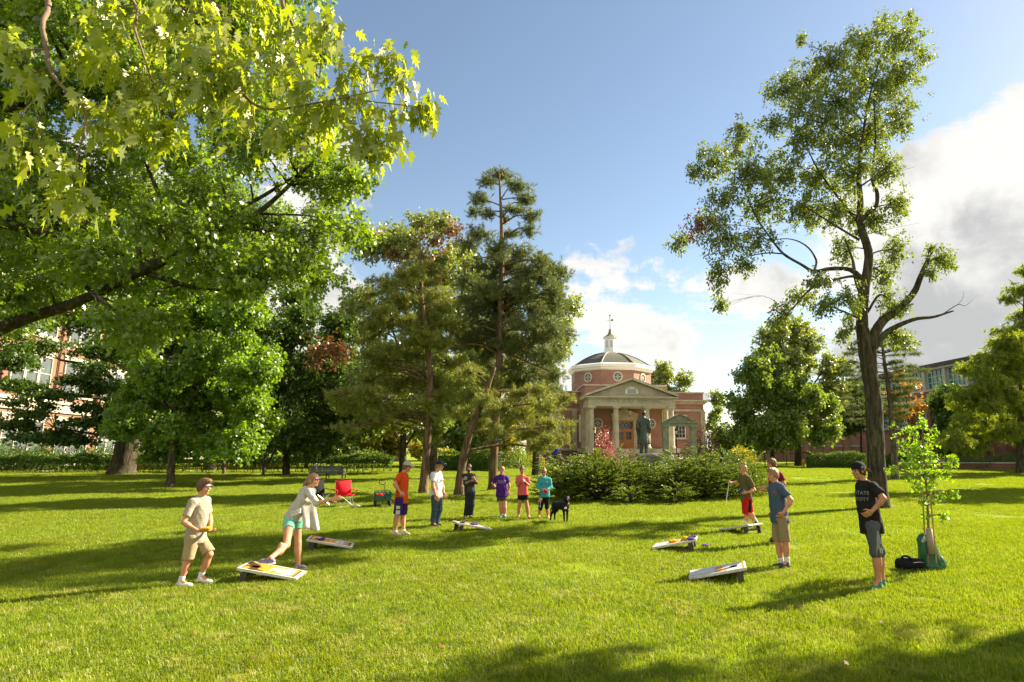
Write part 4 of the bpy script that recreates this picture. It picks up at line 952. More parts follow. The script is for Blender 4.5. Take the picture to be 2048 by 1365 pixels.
# brick planter wall at the right
pl = empty('planter_wall', (P(1930, 938, 61).x, 61, 0), R(-3), 'low brick planter wall topped with dark shrubs', 'wall')
MB().box((-6.5, 0, -.1), (16, .45, .62)).build('wall', M['brick_brown'], pl); MB().box((-6.6, -.05, .62), (16.1, .5, .72)).build('coping', M['concrete'], pl)
# iron fence
def fence(x0, x1, y, h, label):
    r = empty('iron_fence', ((x0+x1)/2, y, 0), 0, label, 'fence', 'iron fences before the hall'); W_ = x1-x0; mb = MB()
    mb.box((-W_/2, -.02, h-.12), (W_/2, .02, h-.08)).box((-W_/2, -.02, .12), (W_/2, .02, .16))
    for i in range(int(W_/.13)): mb.box((-W_/2+.13*i-.009, -.009, .05), (-W_/2+.13*i+.009, .009, h))
    mb.build('rail_panel', M['iron'], r)
    for i in range(int(W_/2.4)+1): mb = MB(); x = -W_/2+2.4*i; mb.box((x-.04, -.04, 0), (x+.04, .04, h+.1)); mb.build('post', M['iron'], r)
fence(hx(1000, 66), hx(1190, 66), 66, 1.55, 'black iron fence beside the woman in teal')
fence(hx(1335, 62), hx(1385, 62), 62, 1.6, 'short black iron fence inside the stone gateway')
fence(hx(1400, 69), hx(1610, 69), 69, 1.6, 'black iron fence running under the green tree')
# ------------------------------------------------------------------ trees
L_OAK = dict(kind='oak', size=.135, per=14, dens=36, spread=.26, droop=.25, shell=2.2, gap=.05, deep=1.0)
oakpoly = [(-160, -120), (650, -90), (620, 60), (560, 130), (640, 210), (700, 300), (752, 345), (722, 420), (690, 500), (690, 560), (560, 600), (420, 560), (330, 640), (250, 700), (120, 640), (-20, 660), (-160, 640)]
tree('pin_oak', 'big pin oak whose leafy limbs reach in from beyond the picture edge', 'tree', 14.0,
     [((-17.4, 14.0, 0), .52), ((-17.2, 14.0, 3), .47), ((-16.8, 14.1, 6), .40), ((-16.2, 14.0, 10), .32), ((-15.5, 14, 14.5), .20), ((-15, 14, 18), .08)],
     [[((-16.9, 14, 5.2), .24), (-110, 692, .19), (40, 642, .14), (160, 602, .115), (280, 543, .12), (380, 500, .10), (440, 474, .085), (530, 415, .06), (610, 340, .035), (690, 255, .018)],
      [(400, 492, .08), (462, 430, .06), (540, 384, .04), (640, 320, .02)],
      [((-16.5, 14, 7.5), .2), (-110, 430, .16, -1), (35, 455, .09, -1), (140, 478, .07, -1), (250, 512, .03, -1)],
      [((-16.3, 14, 9), .22), (-80, 290, .16), (60, 195, .12), (160, 130, .10), (320, 70, .07), (480, 20, .04), (600, -30, .02)],
      [((-16, 14, 11), .2), (-60, 80, .15), (150, -20, .1), (350, -90, .06)],
      [(280, 543, .07, 0), (420, 580, .05, .5), (540, 560, .03, 1), (660, 545, .015, 1)]],
     fill(oakpoly, 78, 62, 2.2, 4, .8, 0, .90) + [(725, 355, 34, 18, 0), (690, 340, 40, 24, .5), (640, 100, 30, 40, 1)],
     L_OAK, M['bark_dark'], [OAK], 11)
# overhanging maple, close to the camera
L_MAP = dict(kind='silver', maxreach=.75, size=.092, per=9, dens=54, spread=.15, droop=.75, shell=2.2, gap=-.4, bend=.42, up=.10, twigs=9)
mpoly1 = [(130, 20), (380, 10), (560, -20), (660, 20), (700, 120), (690, 250), (640, 290), (560, 300), (480, 250), (400, 220), (330, 300), (250, 270), (160, 220), (120, 120)]
tree('silver_maple', 'silver maple branch with large yellow green leaves hanging close overhead', 'tree', 3.8,
     [((-5.6, -.6, 0), .36), ((-5.5, -.5, 2), .33), ((-5.2, -.2, 4), .28), ((-4.8, .2, 6.2), .22), ((-4.4, .6, 8.5), .12)],
     [[((-5.2, -.1, 4.2), .15), ((-3.9, 1.6, 5.0), .10), ((-2.9, 2.9, 5.3), .06), (400, -20, .022, 0), (425, 110, .016), (470, 170, .013), (530, 218, .009), (640, 205, .006), (760, 180, .004)],
      [((-3.9, 1.6, 5.0), .07), (40, -60, .02, -.2), (85, 60, .014, -.2), (105, 150, .012, -.2), (170, 225, .008, -.2), (150, 330, .005, -.2), (130, 420, .004, -.2)],
      [((-2.9, 2.9, 5.3), .05), (540, -60, .018, .2), (565, 10, .014, .2), (590, 60, .010, .2), (620, 130, .007, .2), (680, 190, .005, .2), (800, 210, .004, .2), (865, 215, .003, .2)],
      [((-3.2, 2.5, 5.3), .04), (250, -20, .012, .1), (270, 60, .009, .1), (300, 150, .006, .1), (330, 260, .004, .1)]],
     fill(mpoly1, 62, 40, .35, 3, .9, 0, .92) + [(20, 110, 34, 50, -.2), (60, 150, 26, 26, -.2), (150, 330, 46, 36, -.2), (100, 395, 46, 30, -.2), (165, 400, 28, 26, -.2), (60, 300, 30, 34, 0), (20, 250, 26, 40, 0),
        (740, 120, 36, 30, .2), (790, 110, 26, 18, .2), (800, 160, 22, 26, .2), (760, 220, 44, 24, .2), (820, 215, 36, 20, .2), (862, 215, 14, 12, .2), (790, 265, 26, 22, .2), (720, 270, 36, 26, .2), (690, 200, 34, 30, .2), (740, 300, 22, 12, .2), (760, 310, 16, 16, .2)],
     L_MAP, M['bark_twig'], [MAPLE], 5)
# young maple in front of the hedge
L_YNG = dict(kind='maple', size=.15, per=12, dens=46, spread=.30, droop=.35, shell=1.7, gap=-.2)
tree('young_maple', 'young maple with bright green crown and mulch ring in front of hedge', 'tree', 33.8,
     [(340, 972, .20), (343, 930, .17), (348, 850, .15), (352, 760, .12), (352, 680, .09), (352, 590, .04)],
     [[(349, 850, .08), (380, 800, .06, -1), (430, 740, .03, -2)], [(350, 830, .08), (300, 780, .05, -1), (240, 730, .03, -2)], [(350, 890, .06), (420, 880, .04), (480, 860, .02)], [(348, 880, .05), (280, 860, .04), (210, 850, .02, -1)]],
     fill([(290, 580), (380, 530), (480, 570), (540, 660), (560, 760), (545, 840), (500, 890), (420, 905), (300, 895), (230, 870), (250, 780), (235, 700)], 44, 36, 2.6, 6, .8, 0, .95), L_YNG, M['bark'], [YOUNG], 21)
# massive trunk behind hedge with dark drooping crown
L_DRK = dict(kind='maple', size=.19, per=11, dens=20, spread=.40, droop=.35, shell=1.6, gap=-.15)
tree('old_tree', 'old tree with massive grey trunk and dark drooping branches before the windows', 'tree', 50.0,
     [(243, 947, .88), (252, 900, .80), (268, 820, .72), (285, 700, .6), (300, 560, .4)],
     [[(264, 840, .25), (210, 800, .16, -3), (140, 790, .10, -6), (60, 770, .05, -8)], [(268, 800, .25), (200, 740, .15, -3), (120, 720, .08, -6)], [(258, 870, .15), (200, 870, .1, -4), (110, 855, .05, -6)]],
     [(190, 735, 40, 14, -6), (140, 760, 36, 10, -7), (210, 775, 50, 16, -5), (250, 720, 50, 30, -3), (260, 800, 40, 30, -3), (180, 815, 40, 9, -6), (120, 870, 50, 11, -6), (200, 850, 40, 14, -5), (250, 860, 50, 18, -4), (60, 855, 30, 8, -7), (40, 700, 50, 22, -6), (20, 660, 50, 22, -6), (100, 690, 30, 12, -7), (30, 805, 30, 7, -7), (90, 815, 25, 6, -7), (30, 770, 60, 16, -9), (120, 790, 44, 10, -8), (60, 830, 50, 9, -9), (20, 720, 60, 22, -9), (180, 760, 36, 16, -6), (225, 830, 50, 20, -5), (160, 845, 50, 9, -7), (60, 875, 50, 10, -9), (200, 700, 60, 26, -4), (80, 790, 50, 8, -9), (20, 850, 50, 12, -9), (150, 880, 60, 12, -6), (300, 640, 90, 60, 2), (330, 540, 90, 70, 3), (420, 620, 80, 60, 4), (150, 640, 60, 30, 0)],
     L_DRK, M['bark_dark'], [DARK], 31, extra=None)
L_DK2 = dict(kind='maple', size=.20, per=11, dens=17, spread=.42, droop=.3, shell=1.6, gap=-.2)
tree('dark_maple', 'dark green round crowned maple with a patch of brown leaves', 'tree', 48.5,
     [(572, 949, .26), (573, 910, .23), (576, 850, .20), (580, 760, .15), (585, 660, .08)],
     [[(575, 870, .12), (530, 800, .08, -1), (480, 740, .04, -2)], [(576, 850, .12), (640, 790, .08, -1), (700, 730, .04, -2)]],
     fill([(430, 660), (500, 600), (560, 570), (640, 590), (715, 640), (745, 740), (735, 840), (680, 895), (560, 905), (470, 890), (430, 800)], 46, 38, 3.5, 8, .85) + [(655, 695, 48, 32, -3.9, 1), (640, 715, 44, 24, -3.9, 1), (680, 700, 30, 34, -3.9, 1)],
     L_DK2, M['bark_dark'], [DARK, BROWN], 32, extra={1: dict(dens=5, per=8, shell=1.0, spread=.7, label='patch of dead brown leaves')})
# red oaks behind the pines
L_RO = dict(kind='oak', size=.24, per=10, dens=15, spread=.42, droop=.45, shell=1.9, gap=-.1, width=1.25)
tree('red_oak', 'tall oak with rusty dead leaf clusters behind the leaning pine', 'tree', 43.5,
     [(864, 956, .42), (864, 900, .34), (860, 800, .28), (852, 700, .24), (845, 600, .16), (840, 480, .06)],
     [[(860, 800, .14), (800, 700, .1), (760, 580, .05)], [(856, 760, .14), (910, 650, .1), (930, 540, .05)]],
     fill([(715, 500), (740, 450), (790, 425), (840, 418), (900, 445), (950, 470), (985, 560), (975, 700), (945, 800), (880, 850), (770, 850), (710, 770), (695, 620)], 48, 34, 3.0, 9, .9, 0, .95) +
     [(748, 472, 26, 34, -2.2, 1), (905, 462, 46, 30, -2.2, 1), (870, 480, 40, 22, -2.2, 1), (825, 510, 60, 20, -2.6, 1), (845, 545, 44, 24, -2.6, 1), (790, 508, 40, 14, -2.6, 1)],
     L_RO, M['bark_dark'], [OAK2, RUST], 33, extra={1: dict(dens=5, spread=.6, per=8, shell=1.0, label='clusters of rusty red dead leaves')})
tree('red_oak', 'oak with glossy leaves rising behind the tallest pine beside the dome', 'tree', 47,
     [(1072, 950, .3), (1074, 880, .26), (1080, 760, .18), (1090, 650, .08)], [],
     fill([(1040, 620), (1100, 575), (1140, 600), (1165, 650), (1150, 700), (1150, 760), (1110, 800), (1050, 820), (1010, 760)], 40, 28, 2.0, 10, .9, 0, .85) + [(1060, 700, 26, 12, -2.2, 1), (1075, 735, 18, 10, -2.2, 1)], L_RO, M['bark_dark'], [OAK2, RUST], 34, extra={1: dict(dens=20, label='few rusty leaves')})
L_MID = dict(kind='maple', size=.21, per=10, dens=17, spread=.42, droop=.3, shell=1.8, gap=-.1)
tree('shade_tree', 'slim dark trunked tree behind the man in the orange shirt', 'tree', 52,
     [(806, 946, .32), (806, 900, .28), (808, 820, .22), (812, 720, .12)], [[(806, 900, .12), (832, 860, .09), (856, 800, .05)]],
     fill([(715, 760), (800, 700), (900, 720), (930, 800), (900, 860), (820, 880), (740, 880), (700, 830)], 46, 34, 3, 12, .8), L_MID, M['bark_dark'], [MIDG], 35)
# pines
L_PIN = dict(kind='needle', size=.19, per=46, dens=54, spread=.24, width=.085, bend=.0, needle=True, shell=1.5, gap=-.2, up=0, droop=0, twigs=8)
pA = [(770, 565, 34, 13), (812, 555, 40, 16), (745, 590, 24, 10), (880, 590, 36, 14), (800, 600, 44, 15), (860, 640, 44, 17), (905, 655, 30, 14), (790, 645, 46, 15), (745, 655, 26, 10), (840, 672, 46, 18, -1), (880, 690, 30, 14), (770, 700, 42, 13), (820, 715, 40, 13), (760, 730, 40, 13), (900, 730, 30, 13), (838, 760, 40, 15), (790, 770, 44, 14), (735, 785, 40, 12), (690, 792, 42, 11), (665, 795, 26, 8), (760, 808, 52, 16), (700, 815, 36, 12), (800, 830, 44, 15), (745, 840, 36, 12), (880, 795, 30, 14), (875, 830, 24, 12), (872, 868, 18, 20), (700, 858, 40, 10), (842, 512, 20, 12), (835, 535, 30, 14)]
def clear(bl, tx):
    return [(q[0], q[1], q[2], q[3], abs(q[4])*.6+.5) if abs(q[0]-tx(q[1])) < 22 and int(q[1]) % 3 else q for q in bl]
jit = lambda bl, d, sd: [(q[0], q[1], q[2], q[3]*(1.15 if q[3] < 21 else 1), q[4] if len(q) > 4 else random.Random(sd+i).uniform(-d, d)) for i, q in enumerate(bl)]
pA += [q[:5] for q in fill([(745, 580), (800, 545), (850, 520), (885, 570), (915, 640), (900, 700), (880, 760), (885, 800), (850, 830), (760, 845), (690, 815), (660, 790), (725, 720), (745, 640)], 40, 24, 1.5, 201, .6, 0, .62)]
tree('pine_tree', 'crooked pine with olive needles behind the man in the orange shirt', 'tree', 29.2,
     [(847, 984, .21), (851, 930, .19), (855, 868, .18), (860, 780, .16), (856, 700, .14), (846, 620, .11), (843, 580, .09), (840, 500, .03)],
     [[(860, 770, .07), (830, 745, .05, -.6), (790, 735, .03, -1)], [(852, 660, .07), (820, 642, .05, -.4), (780, 640, .03, -.8)], [(860, 790, .07), (800, 800, .05, -.8), (720, 790, .03, -1.5)], [(846, 620, .06), (880, 600, .04, .5)]],
     clear(jit(pA, 1.4, 40), lambda y: 853), L_PIN, M['bark_pine'], [PINE], 41)
pB = [(975, 800, 30, 16), (940, 790, 30, 14), (905, 770, 26, 12), (1010, 820, 34, 14), (960, 850, 34, 14), (1050, 830, 36, 16), (1090, 815, 40, 18), (1000, 870, 30, 13), (1060, 868, 44, 16), (1105, 850, 40, 15), (1080, 895, 40, 13), (1130, 800, 24, 10), (925, 830, 26, 13), (1095, 880, 30, 12), (985, 760, 28, 16), (935, 745, 34, 14), (1120, 880, 20, 10), (1040, 790, 30, 14), (1075, 780, 30, 14)]
tree('pine_tree', 'leaning pine with low pale boughs between two straighter pines', 'tree', 27.9,
     [(918, 988, .20), (923, 940, .19), (934, 885, .17), (951, 838, .15), (972, 785, .12), (990, 735, .06)],
     [[(940, 865, .07), (990, 862, .05, -.6), (1050, 858, .03, -1.2)], [(960, 815, .06), (1020, 812, .05, -.6), (1090, 805, .03, -1)], [(950, 840, .05), (930, 800, .03, .5)]],
     clear(jit(pB, 1.3, 60), lambda y: 950 if y > 780 else 980), L_PIN, M['bark_pine'], [PINE], 42)
pC = [(1000, 352, 34, 13), (975, 365, 22, 12), (1035, 372, 28, 14), (960, 400, 22, 16), (1050, 400, 26, 14), (1062, 432, 22, 14), (950, 425, 16, 12), (1030, 420, 24, 10), (975, 430, 18, 10), (1058, 462, 24, 12), (960, 470, 28, 16), (935, 490, 26, 14), (1020, 470, 20, 10), (1040, 510, 36, 18), (1080, 520, 26, 14), (1010, 540, 30, 16), (960, 530, 30, 14), (1070, 555, 46, 20), (1108, 570, 24, 16), (1020, 580, 44, 18), (975, 580, 34, 16), (1115, 545, 18, 12), (930, 565, 24, 12), (1060, 600, 50, 20), (1105, 620, 30, 18), (1000, 625, 44, 18), (950, 620, 40, 18), (920, 650, 34, 14), (1050, 650, 46, 18), (1100, 665, 28, 20), (980, 665, 40, 16), (935, 690, 36, 14), (1030, 695, 46, 18), (1085, 710, 36, 18), (1120, 705, 18, 16), (975, 710, 34, 14), (1060, 745, 46, 16), (1110, 750, 26, 14), (960, 740, 30, 12), (1030, 770, 34, 13), (1090, 780, 36, 14), (900, 690, 26, 12), (1010, 440, 12, 8), (985, 500, 20, 9)]
pC += [q[:5] for q in fill([(985, 490), (1060, 490), (1110, 540), (1130, 600), (1128, 660), (1105, 720), (1120, 770), (1060, 800), (980, 760), (930, 720), (910, 670), (935, 600), (950, 520)], 40, 26, 1.7, 202, .75, 0, .8)]
tree('pine_tree', 'tallest pine, straight with dark blue green needles and an open top', 'tree', 31.7,
     [(986, 977, .23), (988, 900, .215), (992, 830, .20), (998, 740, .19), (1000, 650, .17), (1003, 550, .14), (1003, 450, .10), (1000, 380, .06), (998, 338, .02)],
     [[(1003, 520, .05), (970, 515, .035, -.5), (940, 525, .02, -.8)], [(999, 700, .07), (1050, 722, .05, -.8), (1105, 745, .03, -1.4)], [(997, 760, .06), (1060, 800, .04, -.8), (1110, 830, .02, -1.2)], [(1001, 430, .04), (1030, 405, .03), (1055, 425, .02)], [(1001, 640, .06), (950, 650, .04, .6), (915, 660, .03, 1)]],
     clear(jit(pC, 1.5, 80), lambda y: 1000), dict(L_PIN, dens=66), M['bark_pine'], [PINEB], 43)
# feature tree on the right
L_LOC = dict(kind='simple', size=.115, per=13, dens=42, spread=.23, droop=.3, shell=2.0, gap=-.02, width=1.1, twigs=10)
rb = [(1795, 78, 46, 44), (1730, 95, 56, 42), (1668, 125, 54, 44), (1610, 160, 52, 36), (1560, 178, 40, 30), (1803, 160, 48, 46), (1740, 175, 60, 52), (1672, 200, 58, 48), (1610, 215, 50, 36), (1800, 235, 34, 44), (1740, 262, 54, 50), (1672, 280, 56, 48), (1605, 275, 48, 36), (1548, 250, 34, 22), (1480, 285, 34, 34), (1430, 325, 42, 34), (1395, 345, 24, 24), (1500, 345, 54, 40), (1565, 340, 54, 44), (1640, 360, 54, 46), (1710, 345, 48, 46), (1775, 335, 30, 44), (1790, 410, 30, 36), (1450, 395, 46, 28), (1530, 410, 54, 38), (1610, 425, 54, 38), (1680, 425, 46, 40), (1450, 480, 50, 34), (1395, 455, 46, 34, 0, 1), (1360, 485, 28, 22), (1420, 440, 36, 26), (1520, 478, 40, 24), (1436, 545, 24, 40), (1490, 530, 30, 20), (1440, 610, 16, 22), (1790, 500, 26, 34), (1690, 500, 26, 34), (1600, 596, 34, 20), (1650, 610, 34, 26), (1560, 630, 32, 20), (1700, 600, 26, 36), (1770, 550, 30, 34), (1785, 610, 30, 34), (1690, 660, 20, 34), (1795, 675, 34, 26), (1880, 515, 26, 20), (1900, 530, 16, 12), (1865, 545, 16, 14), (1862, 492, 7, 14), (1602, 82, 8, 22), (1480, 252, 10, 18), (1402, 300, 8, 14), (1820, 40, 16, 14), (1770, 40, 22, 12), (1845, 110, 18, 20), (1640, 560, 40, 16), (1740, 440, 40, 30)]
tree('tall_tree', 'tall open crowned tree with sinuous dark trunk and bare broken limbs', 'tree', 22.3,
     [(1757, 1011, .34), (1753, 940, .30), (1751, 880, .29), (1747, 800, .285), (1738, 740, .28), (1729, 690, .24), (1724, 640, .21), (1727, 590, .19), (1735, 540, .17), (1737, 505, .155), (1727, 470, .14), (1719, 440, .125), (1721, 400, .11), (1718, 360, .09), (1722, 300, .06), (1738, 200, .04), (1762, 110, .02)],
     [[(1741, 735, .22), (1744, 690, .20), (1760, 648, .17), (1800, 616, .14), (1828, 585, .12), (1845, 545, .10), (1856, 521, .085)],
      [(1744, 700, .15), (1775, 664, .10), (1825, 640, .075), (1868, 634, .05), (1907, 622, .03)], [(1885, 629, .018), (1915, 610, .014), (1930, 612, .008), (1946, 600, .004)], [(1915, 610, .008), (1925, 598, .006), (1928, 582, .003)],
      [(1719, 446, .10), (1735, 428, .085), (1752, 412, .08), (1754, 385, .075), (1744, 355, .06), (1751, 282, .04), (1747, 180, .02)],
      [(1726, 560, .11), (1700, 540, .09), (1660, 538, .075), (1628, 543, .065), (1600, 528, .055), (1567, 508, .05), (1540, 475, .035), (1510, 430, .025), (1480, 360, .012)],
      [(1628, 543, .045), (1632, 520, .04), (1612, 492, .03), (1575, 478, .02), (1520, 485, .01)], [(1567, 508, .03), (1530, 507, .025), (1480, 520, .015), (1440, 560, .008)],
      [(1722, 553, .06), (1690, 555, .05), (1628, 574, .04), (1590, 612, .03), (1556, 646, .015)],
      [(1720, 450, .06), (1680, 400, .045, .4), (1630, 330, .03, .8), (1600, 250, .015, 1)], [(1718, 480, .05), (1660, 445, .035, -.5), (1590, 400, .02, -1)],
      [(1735, 625, .05), (1760, 590, .04), (1790, 610, .02)], [(1727, 600, .10), (1712, 560, .08), (1705, 520, .05), (1690, 480, .03)], [(1730, 470, .015), (1760, 462, .012), (1795, 455, .006), (1840, 446, .003)], [(1745, 360, .015), (1790, 345, .01), (1830, 334, .004)]],
     jit([q[:5] if len(q) > 4 else q for q in rb if len(q) < 6], 1.5, 100) + [(1398, 452, 40, 26, 0, 1)],
     L_LOC, M['bark_dark'], [LOCUST, PURPLE], 51, extra={1: dict(dens=22, label='cluster of dull reddish leaves')}, trunk_n=16, twig=.8)
# trees beyond the junipers
tree('linden_tree', 'low spreading light green tree in front of a taller dark one', 'tree', 69,
     [(1545, 931, .24), (1545, 905, .2), (1546, 880, .16), (1548, 820, .1)], [[(1546, 895, .1), (1520, 880, .06), (1490, 868, .03)], [(1546, 893, .1), (1580, 872, .06), (1630, 860, .03)]],
     fill([(1505, 720), (1530, 700), (1560, 740), (1600, 755), (1640, 770), (1675, 810), (1682, 860), (1640, 885), (1560, 895), (1490, 895), (1450, 880), (1462, 820), (1480, 760)], 30, 24, 3.2, 14, .9, 0, .95), dict(L_MID, size=.26, dens=13, spread=.5), M['bark_dark'], [MIDG], 61)
tree('ash_tree', 'taller dark tree standing behind the light green linden', 'tree', 73,
     [(1597, 932, .42), (1596, 900, .36), (1594, 840, .3), (1592, 760, .2), (1590, 690, .1)], [[(1594, 830, .14), (1550, 760, .08)], [(1594, 820, .14), (1640, 750, .08)]],
     fill([(1495, 680), (1530, 645), (1580, 632), (1630, 650), (1670, 700), (1695, 760), (1690, 830), (1640, 850), (1560, 830), (1500, 760)], 32, 24, 2.6, 15, .9, 0, .9), dict(L_MID, size=.28, dens=12, spread=.5, gap=.0), M['bark_dark'], [OAK2], 62)
L_SPR = dict(kind='needle', size=.15, per=30, dens=95, spread=.28, width=.085, bend=0, needle=True, shell=1.5, gap=-.1, up=0, droop=.1, twigs=5)
sp = []; spl = []
for i, (y, a, c) in enumerate(((668, 1742, 1800), (690, 1715, 1815), (712, 1692, 1835), (728, 1700, 1800), (745, 1690, 1852), (764, 1700, 1830), (790, 1680, 1815), (815, 1690, 1820), (846, 1705, 1800), (679, 1730, 1800), (702, 1700, 1826), (737, 1684, 1826), (755, 1694, 1812), (778, 1700, 1826), (802, 1690, 1806), (830, 1700, 1812))):
    x = 1763 + (y-650)*.09
    for e in (a, c):
        dd = (i % 3 - 1)*1.2
        spl.append([(x, y, .03), ((x+e)/2, y-2, .02, dd*.5), (e, y-8 if e > x else y+4, .006, dd)])
        for t in (.35, .6, .85, 1.0): sp.append((x+(e-x)*t, y-4*t, 11, 4, dd*t))
tree('spruce_tree', 'thin spruce with sparse level branches behind the tall tree trunk', 'tree', 41, [(1791, 959, .22), (1787, 900, .2), (1780, 800, .16), (1768, 720, .11), (1762, 650, .05), (1760, 615, .02)], spl, sp, L_SPR, M['bark'], [PINEB], 63, reach=True)
L_CYP = dict(kind='needle', size=.30, per=30, dens=22, spread=.42, width=.16, bend=.25, needle=True, shell=1.5, gap=-.25, up=.5, droop=.5, twigs=6)
tree('bald_cypress', 'feathery yellow green conifer at the edge beside the planter wall', 'tree', 52,
     [(2045, 945, .42), (2044, 900, .38), (2046, 780, .3), (2050, 640, .2), (2052, 520, .08)], [[(2045, 880, .1), (1990, 872, .06), (1930, 885, .03)], [(2046, 800, .1), (1990, 780, .06, -1), (1930, 800, .03, -1)]],
     fill([(2005, 660), (1960, 690), (1925, 740), (1915, 800), (1890, 870), (1885, 895), (1930, 905), (1990, 895), (2060, 900), (2140, 880), (2140, 640), (2060, 640)], 36, 30, 2.6, 17, .55, 0, .92) + [(2040, 580, 34, 16, 0), (2020, 600, 24, 10, 0), (2050, 545, 20, 14, 0), (2048, 630, 30, 14, 1), (2010, 665, 34, 12, 0)],
     L_CYP, M['bark'], [CYPRESS], 64)
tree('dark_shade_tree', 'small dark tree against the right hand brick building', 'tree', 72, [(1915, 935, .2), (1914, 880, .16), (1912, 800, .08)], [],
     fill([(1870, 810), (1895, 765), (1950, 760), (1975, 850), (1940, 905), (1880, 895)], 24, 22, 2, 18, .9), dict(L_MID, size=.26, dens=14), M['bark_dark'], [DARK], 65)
tree('turning_maple', 'small maple with orange autumn leaves behind the spruce', 'tree', 78, [(1816, 932, .16), (1815, 880, .13), (1813, 800, .07)], [],
     fill([(1785, 760), (1800, 730), (1835, 770), (1850, 800), (1845, 850), (1800, 860), (1780, 820)], 22, 17, 1.6, 19, 1.0, 0, .75), dict(L_MID, size=.24, dens=5, gap=.1, shell=1.3), M['bark'], [ORANGE], 66)
for k, (poly, Y, tr, ms, lab, st, rr) in enumerate((
    ([(1290, 765), (1310, 738), (1360, 742), (1392, 776), (1350, 800), (1290, 800)], 112, [(1335, 925, .4), (1335, 840, .3), (1335, 770, .1)], OAK2, 'rounded tree top rising behind the roof of the hall', 24, 18),
    ([(1420, 800), (1430, 780), (1442, 830), (1455, 900), (1405, 905), (1412, 850)], 95, [(1430, 925, .3), (1430, 870, .2), (1429, 800, .06)], MIDG, 'narrow green tree at the end of the hall wing', 22, 15),
    ([(1440, 860), (1500, 850), (1520, 905), (1420, 910)], 90, [(1470, 927, .2), (1470, 890, .1)], DARK, 'dark bushy tree between the hall and the linden', 24, 20),
    ([(1690, 780), (1740, 760), (1760, 830), (1740, 880), (1690, 870)], 88, [(1722, 927, .2), (1722, 860, .1)], DARK, 'hazy dark tree showing past the tall sinuous trunk', 26, 20),
    ([(450, 760), (560, 690), (700, 720), (720, 850), (560, 880), (450, 860)], 76, [(590, 932, .4), (590, 860, .3), (590, 760, .1)], MIDG, 'sunlit tree far behind the dark round maple', 50, 36),
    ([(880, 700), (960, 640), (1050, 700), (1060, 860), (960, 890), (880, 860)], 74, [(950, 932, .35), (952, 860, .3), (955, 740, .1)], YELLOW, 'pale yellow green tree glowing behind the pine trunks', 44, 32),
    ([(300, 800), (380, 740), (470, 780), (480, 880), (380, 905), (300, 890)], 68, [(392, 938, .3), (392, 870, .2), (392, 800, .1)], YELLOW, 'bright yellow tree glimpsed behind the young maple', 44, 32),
    ([(540, 850), (600, 800), (680, 830), (690, 895), (620, 905), (540, 900)], 66, [(612, 936, .16), (612, 890, .13), (612, 840, .06)], MIDG, 'low sunlit tree behind hedge above the park bench', 34, 24),
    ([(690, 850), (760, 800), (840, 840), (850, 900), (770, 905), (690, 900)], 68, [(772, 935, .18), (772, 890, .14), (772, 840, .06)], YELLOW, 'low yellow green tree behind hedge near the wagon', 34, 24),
    ([(860, 850), (930, 810), (1000, 840), (1010, 895), (930, 905), (860, 900)], 71, [(934, 933, .16), (934, 890, .13), (934, 840, .06)], MIDG, 'low green tree behind hedge and the leaning pine', 34, 24),
    ([(420, 850), (480, 810), (550, 840), (550, 900), (480, 905), (420, 900)], 64, [(486, 937, .16), (486, 890, .13), (486, 840, .06)], MIDG, 'low green tree behind hedge beside the forked stems', 34, 24),
    ([(-60, 500), (80, 420), (220, 480), (200, 640), (40, 650), (-60, 620)], 40, [(-90, 960, .4), (-80, 860, .3), (-20, 640, .15)], OAK, 'broad green tree deep behind the pin oak limbs', 70, 55),
    ([(230, 420), (420, 330), (560, 420), (620, 520), (500, 600), (300, 600)], 58, [(420, 935, .5), (420, 800, .4), (410, 560, .15)], OAK, 'tall green tree filling the gap behind the young maple', 70, 55))):
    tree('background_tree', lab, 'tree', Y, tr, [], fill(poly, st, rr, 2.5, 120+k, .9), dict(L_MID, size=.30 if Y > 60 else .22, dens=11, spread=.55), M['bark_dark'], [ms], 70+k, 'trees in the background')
# trees out of frame whose shade falls on the near lawn
tree('shade_maple', 'tall maple just outside the frame that shades the near lawn', 'tree', 14, [((14.8, 12.6, 0), .4), ((14.6, 12.6, 4), .33), ((14.2, 12.5, 8), .2), ((14, 12.5, 11), .08)], [],
     [((13.6, 11.2, 8.2), 1.3, .8), ((11.9, 12.4, 8.6), .8, .5), ((12.6, 13.6, 10.0), .8, .5), ((15.2, 12.6, 9.2), 1.5, .9), ((12.4, 12.9, 9.6), 1.1, .6), ((16.4, 10.6, 8.0), 1.6, .9), ((14.2, 9.6, 6.8), 1.3, .7), ((17.2, 13.6, 10), 1.5, 1.0)],
     dict(L_MID, size=.16, dens=13, spread=.30, gap=.1), M['bark'], [YOUNG], 90)
tree('shade_maple', 'tall maple past the frame edge shading the lawn before the planter wall', 'tree', 36, [((31.5, 36, 0), .4), ((31.5, 36, 6), .3), ((31.4, 36, 12), .1)], [],
     [((30.6, 35.5, 8.5), 2.2, 1.4), ((32.5, 37, 10.5), 2.4, 1.6), ((31.5, 34.2, 11.5), 2.0, 1.4), ((33.5, 35, 8), 2.2, 1.4), ((31, 38, 13), 1.8, 1.4), ((35, 38, 10), 2.4, 1.6), ((30.0, 33, 7.0), 1.6, 1.0)], dict(L_MID, size=.22, dens=16, spread=.4, gap=0), M['bark'], [YOUNG], 91)
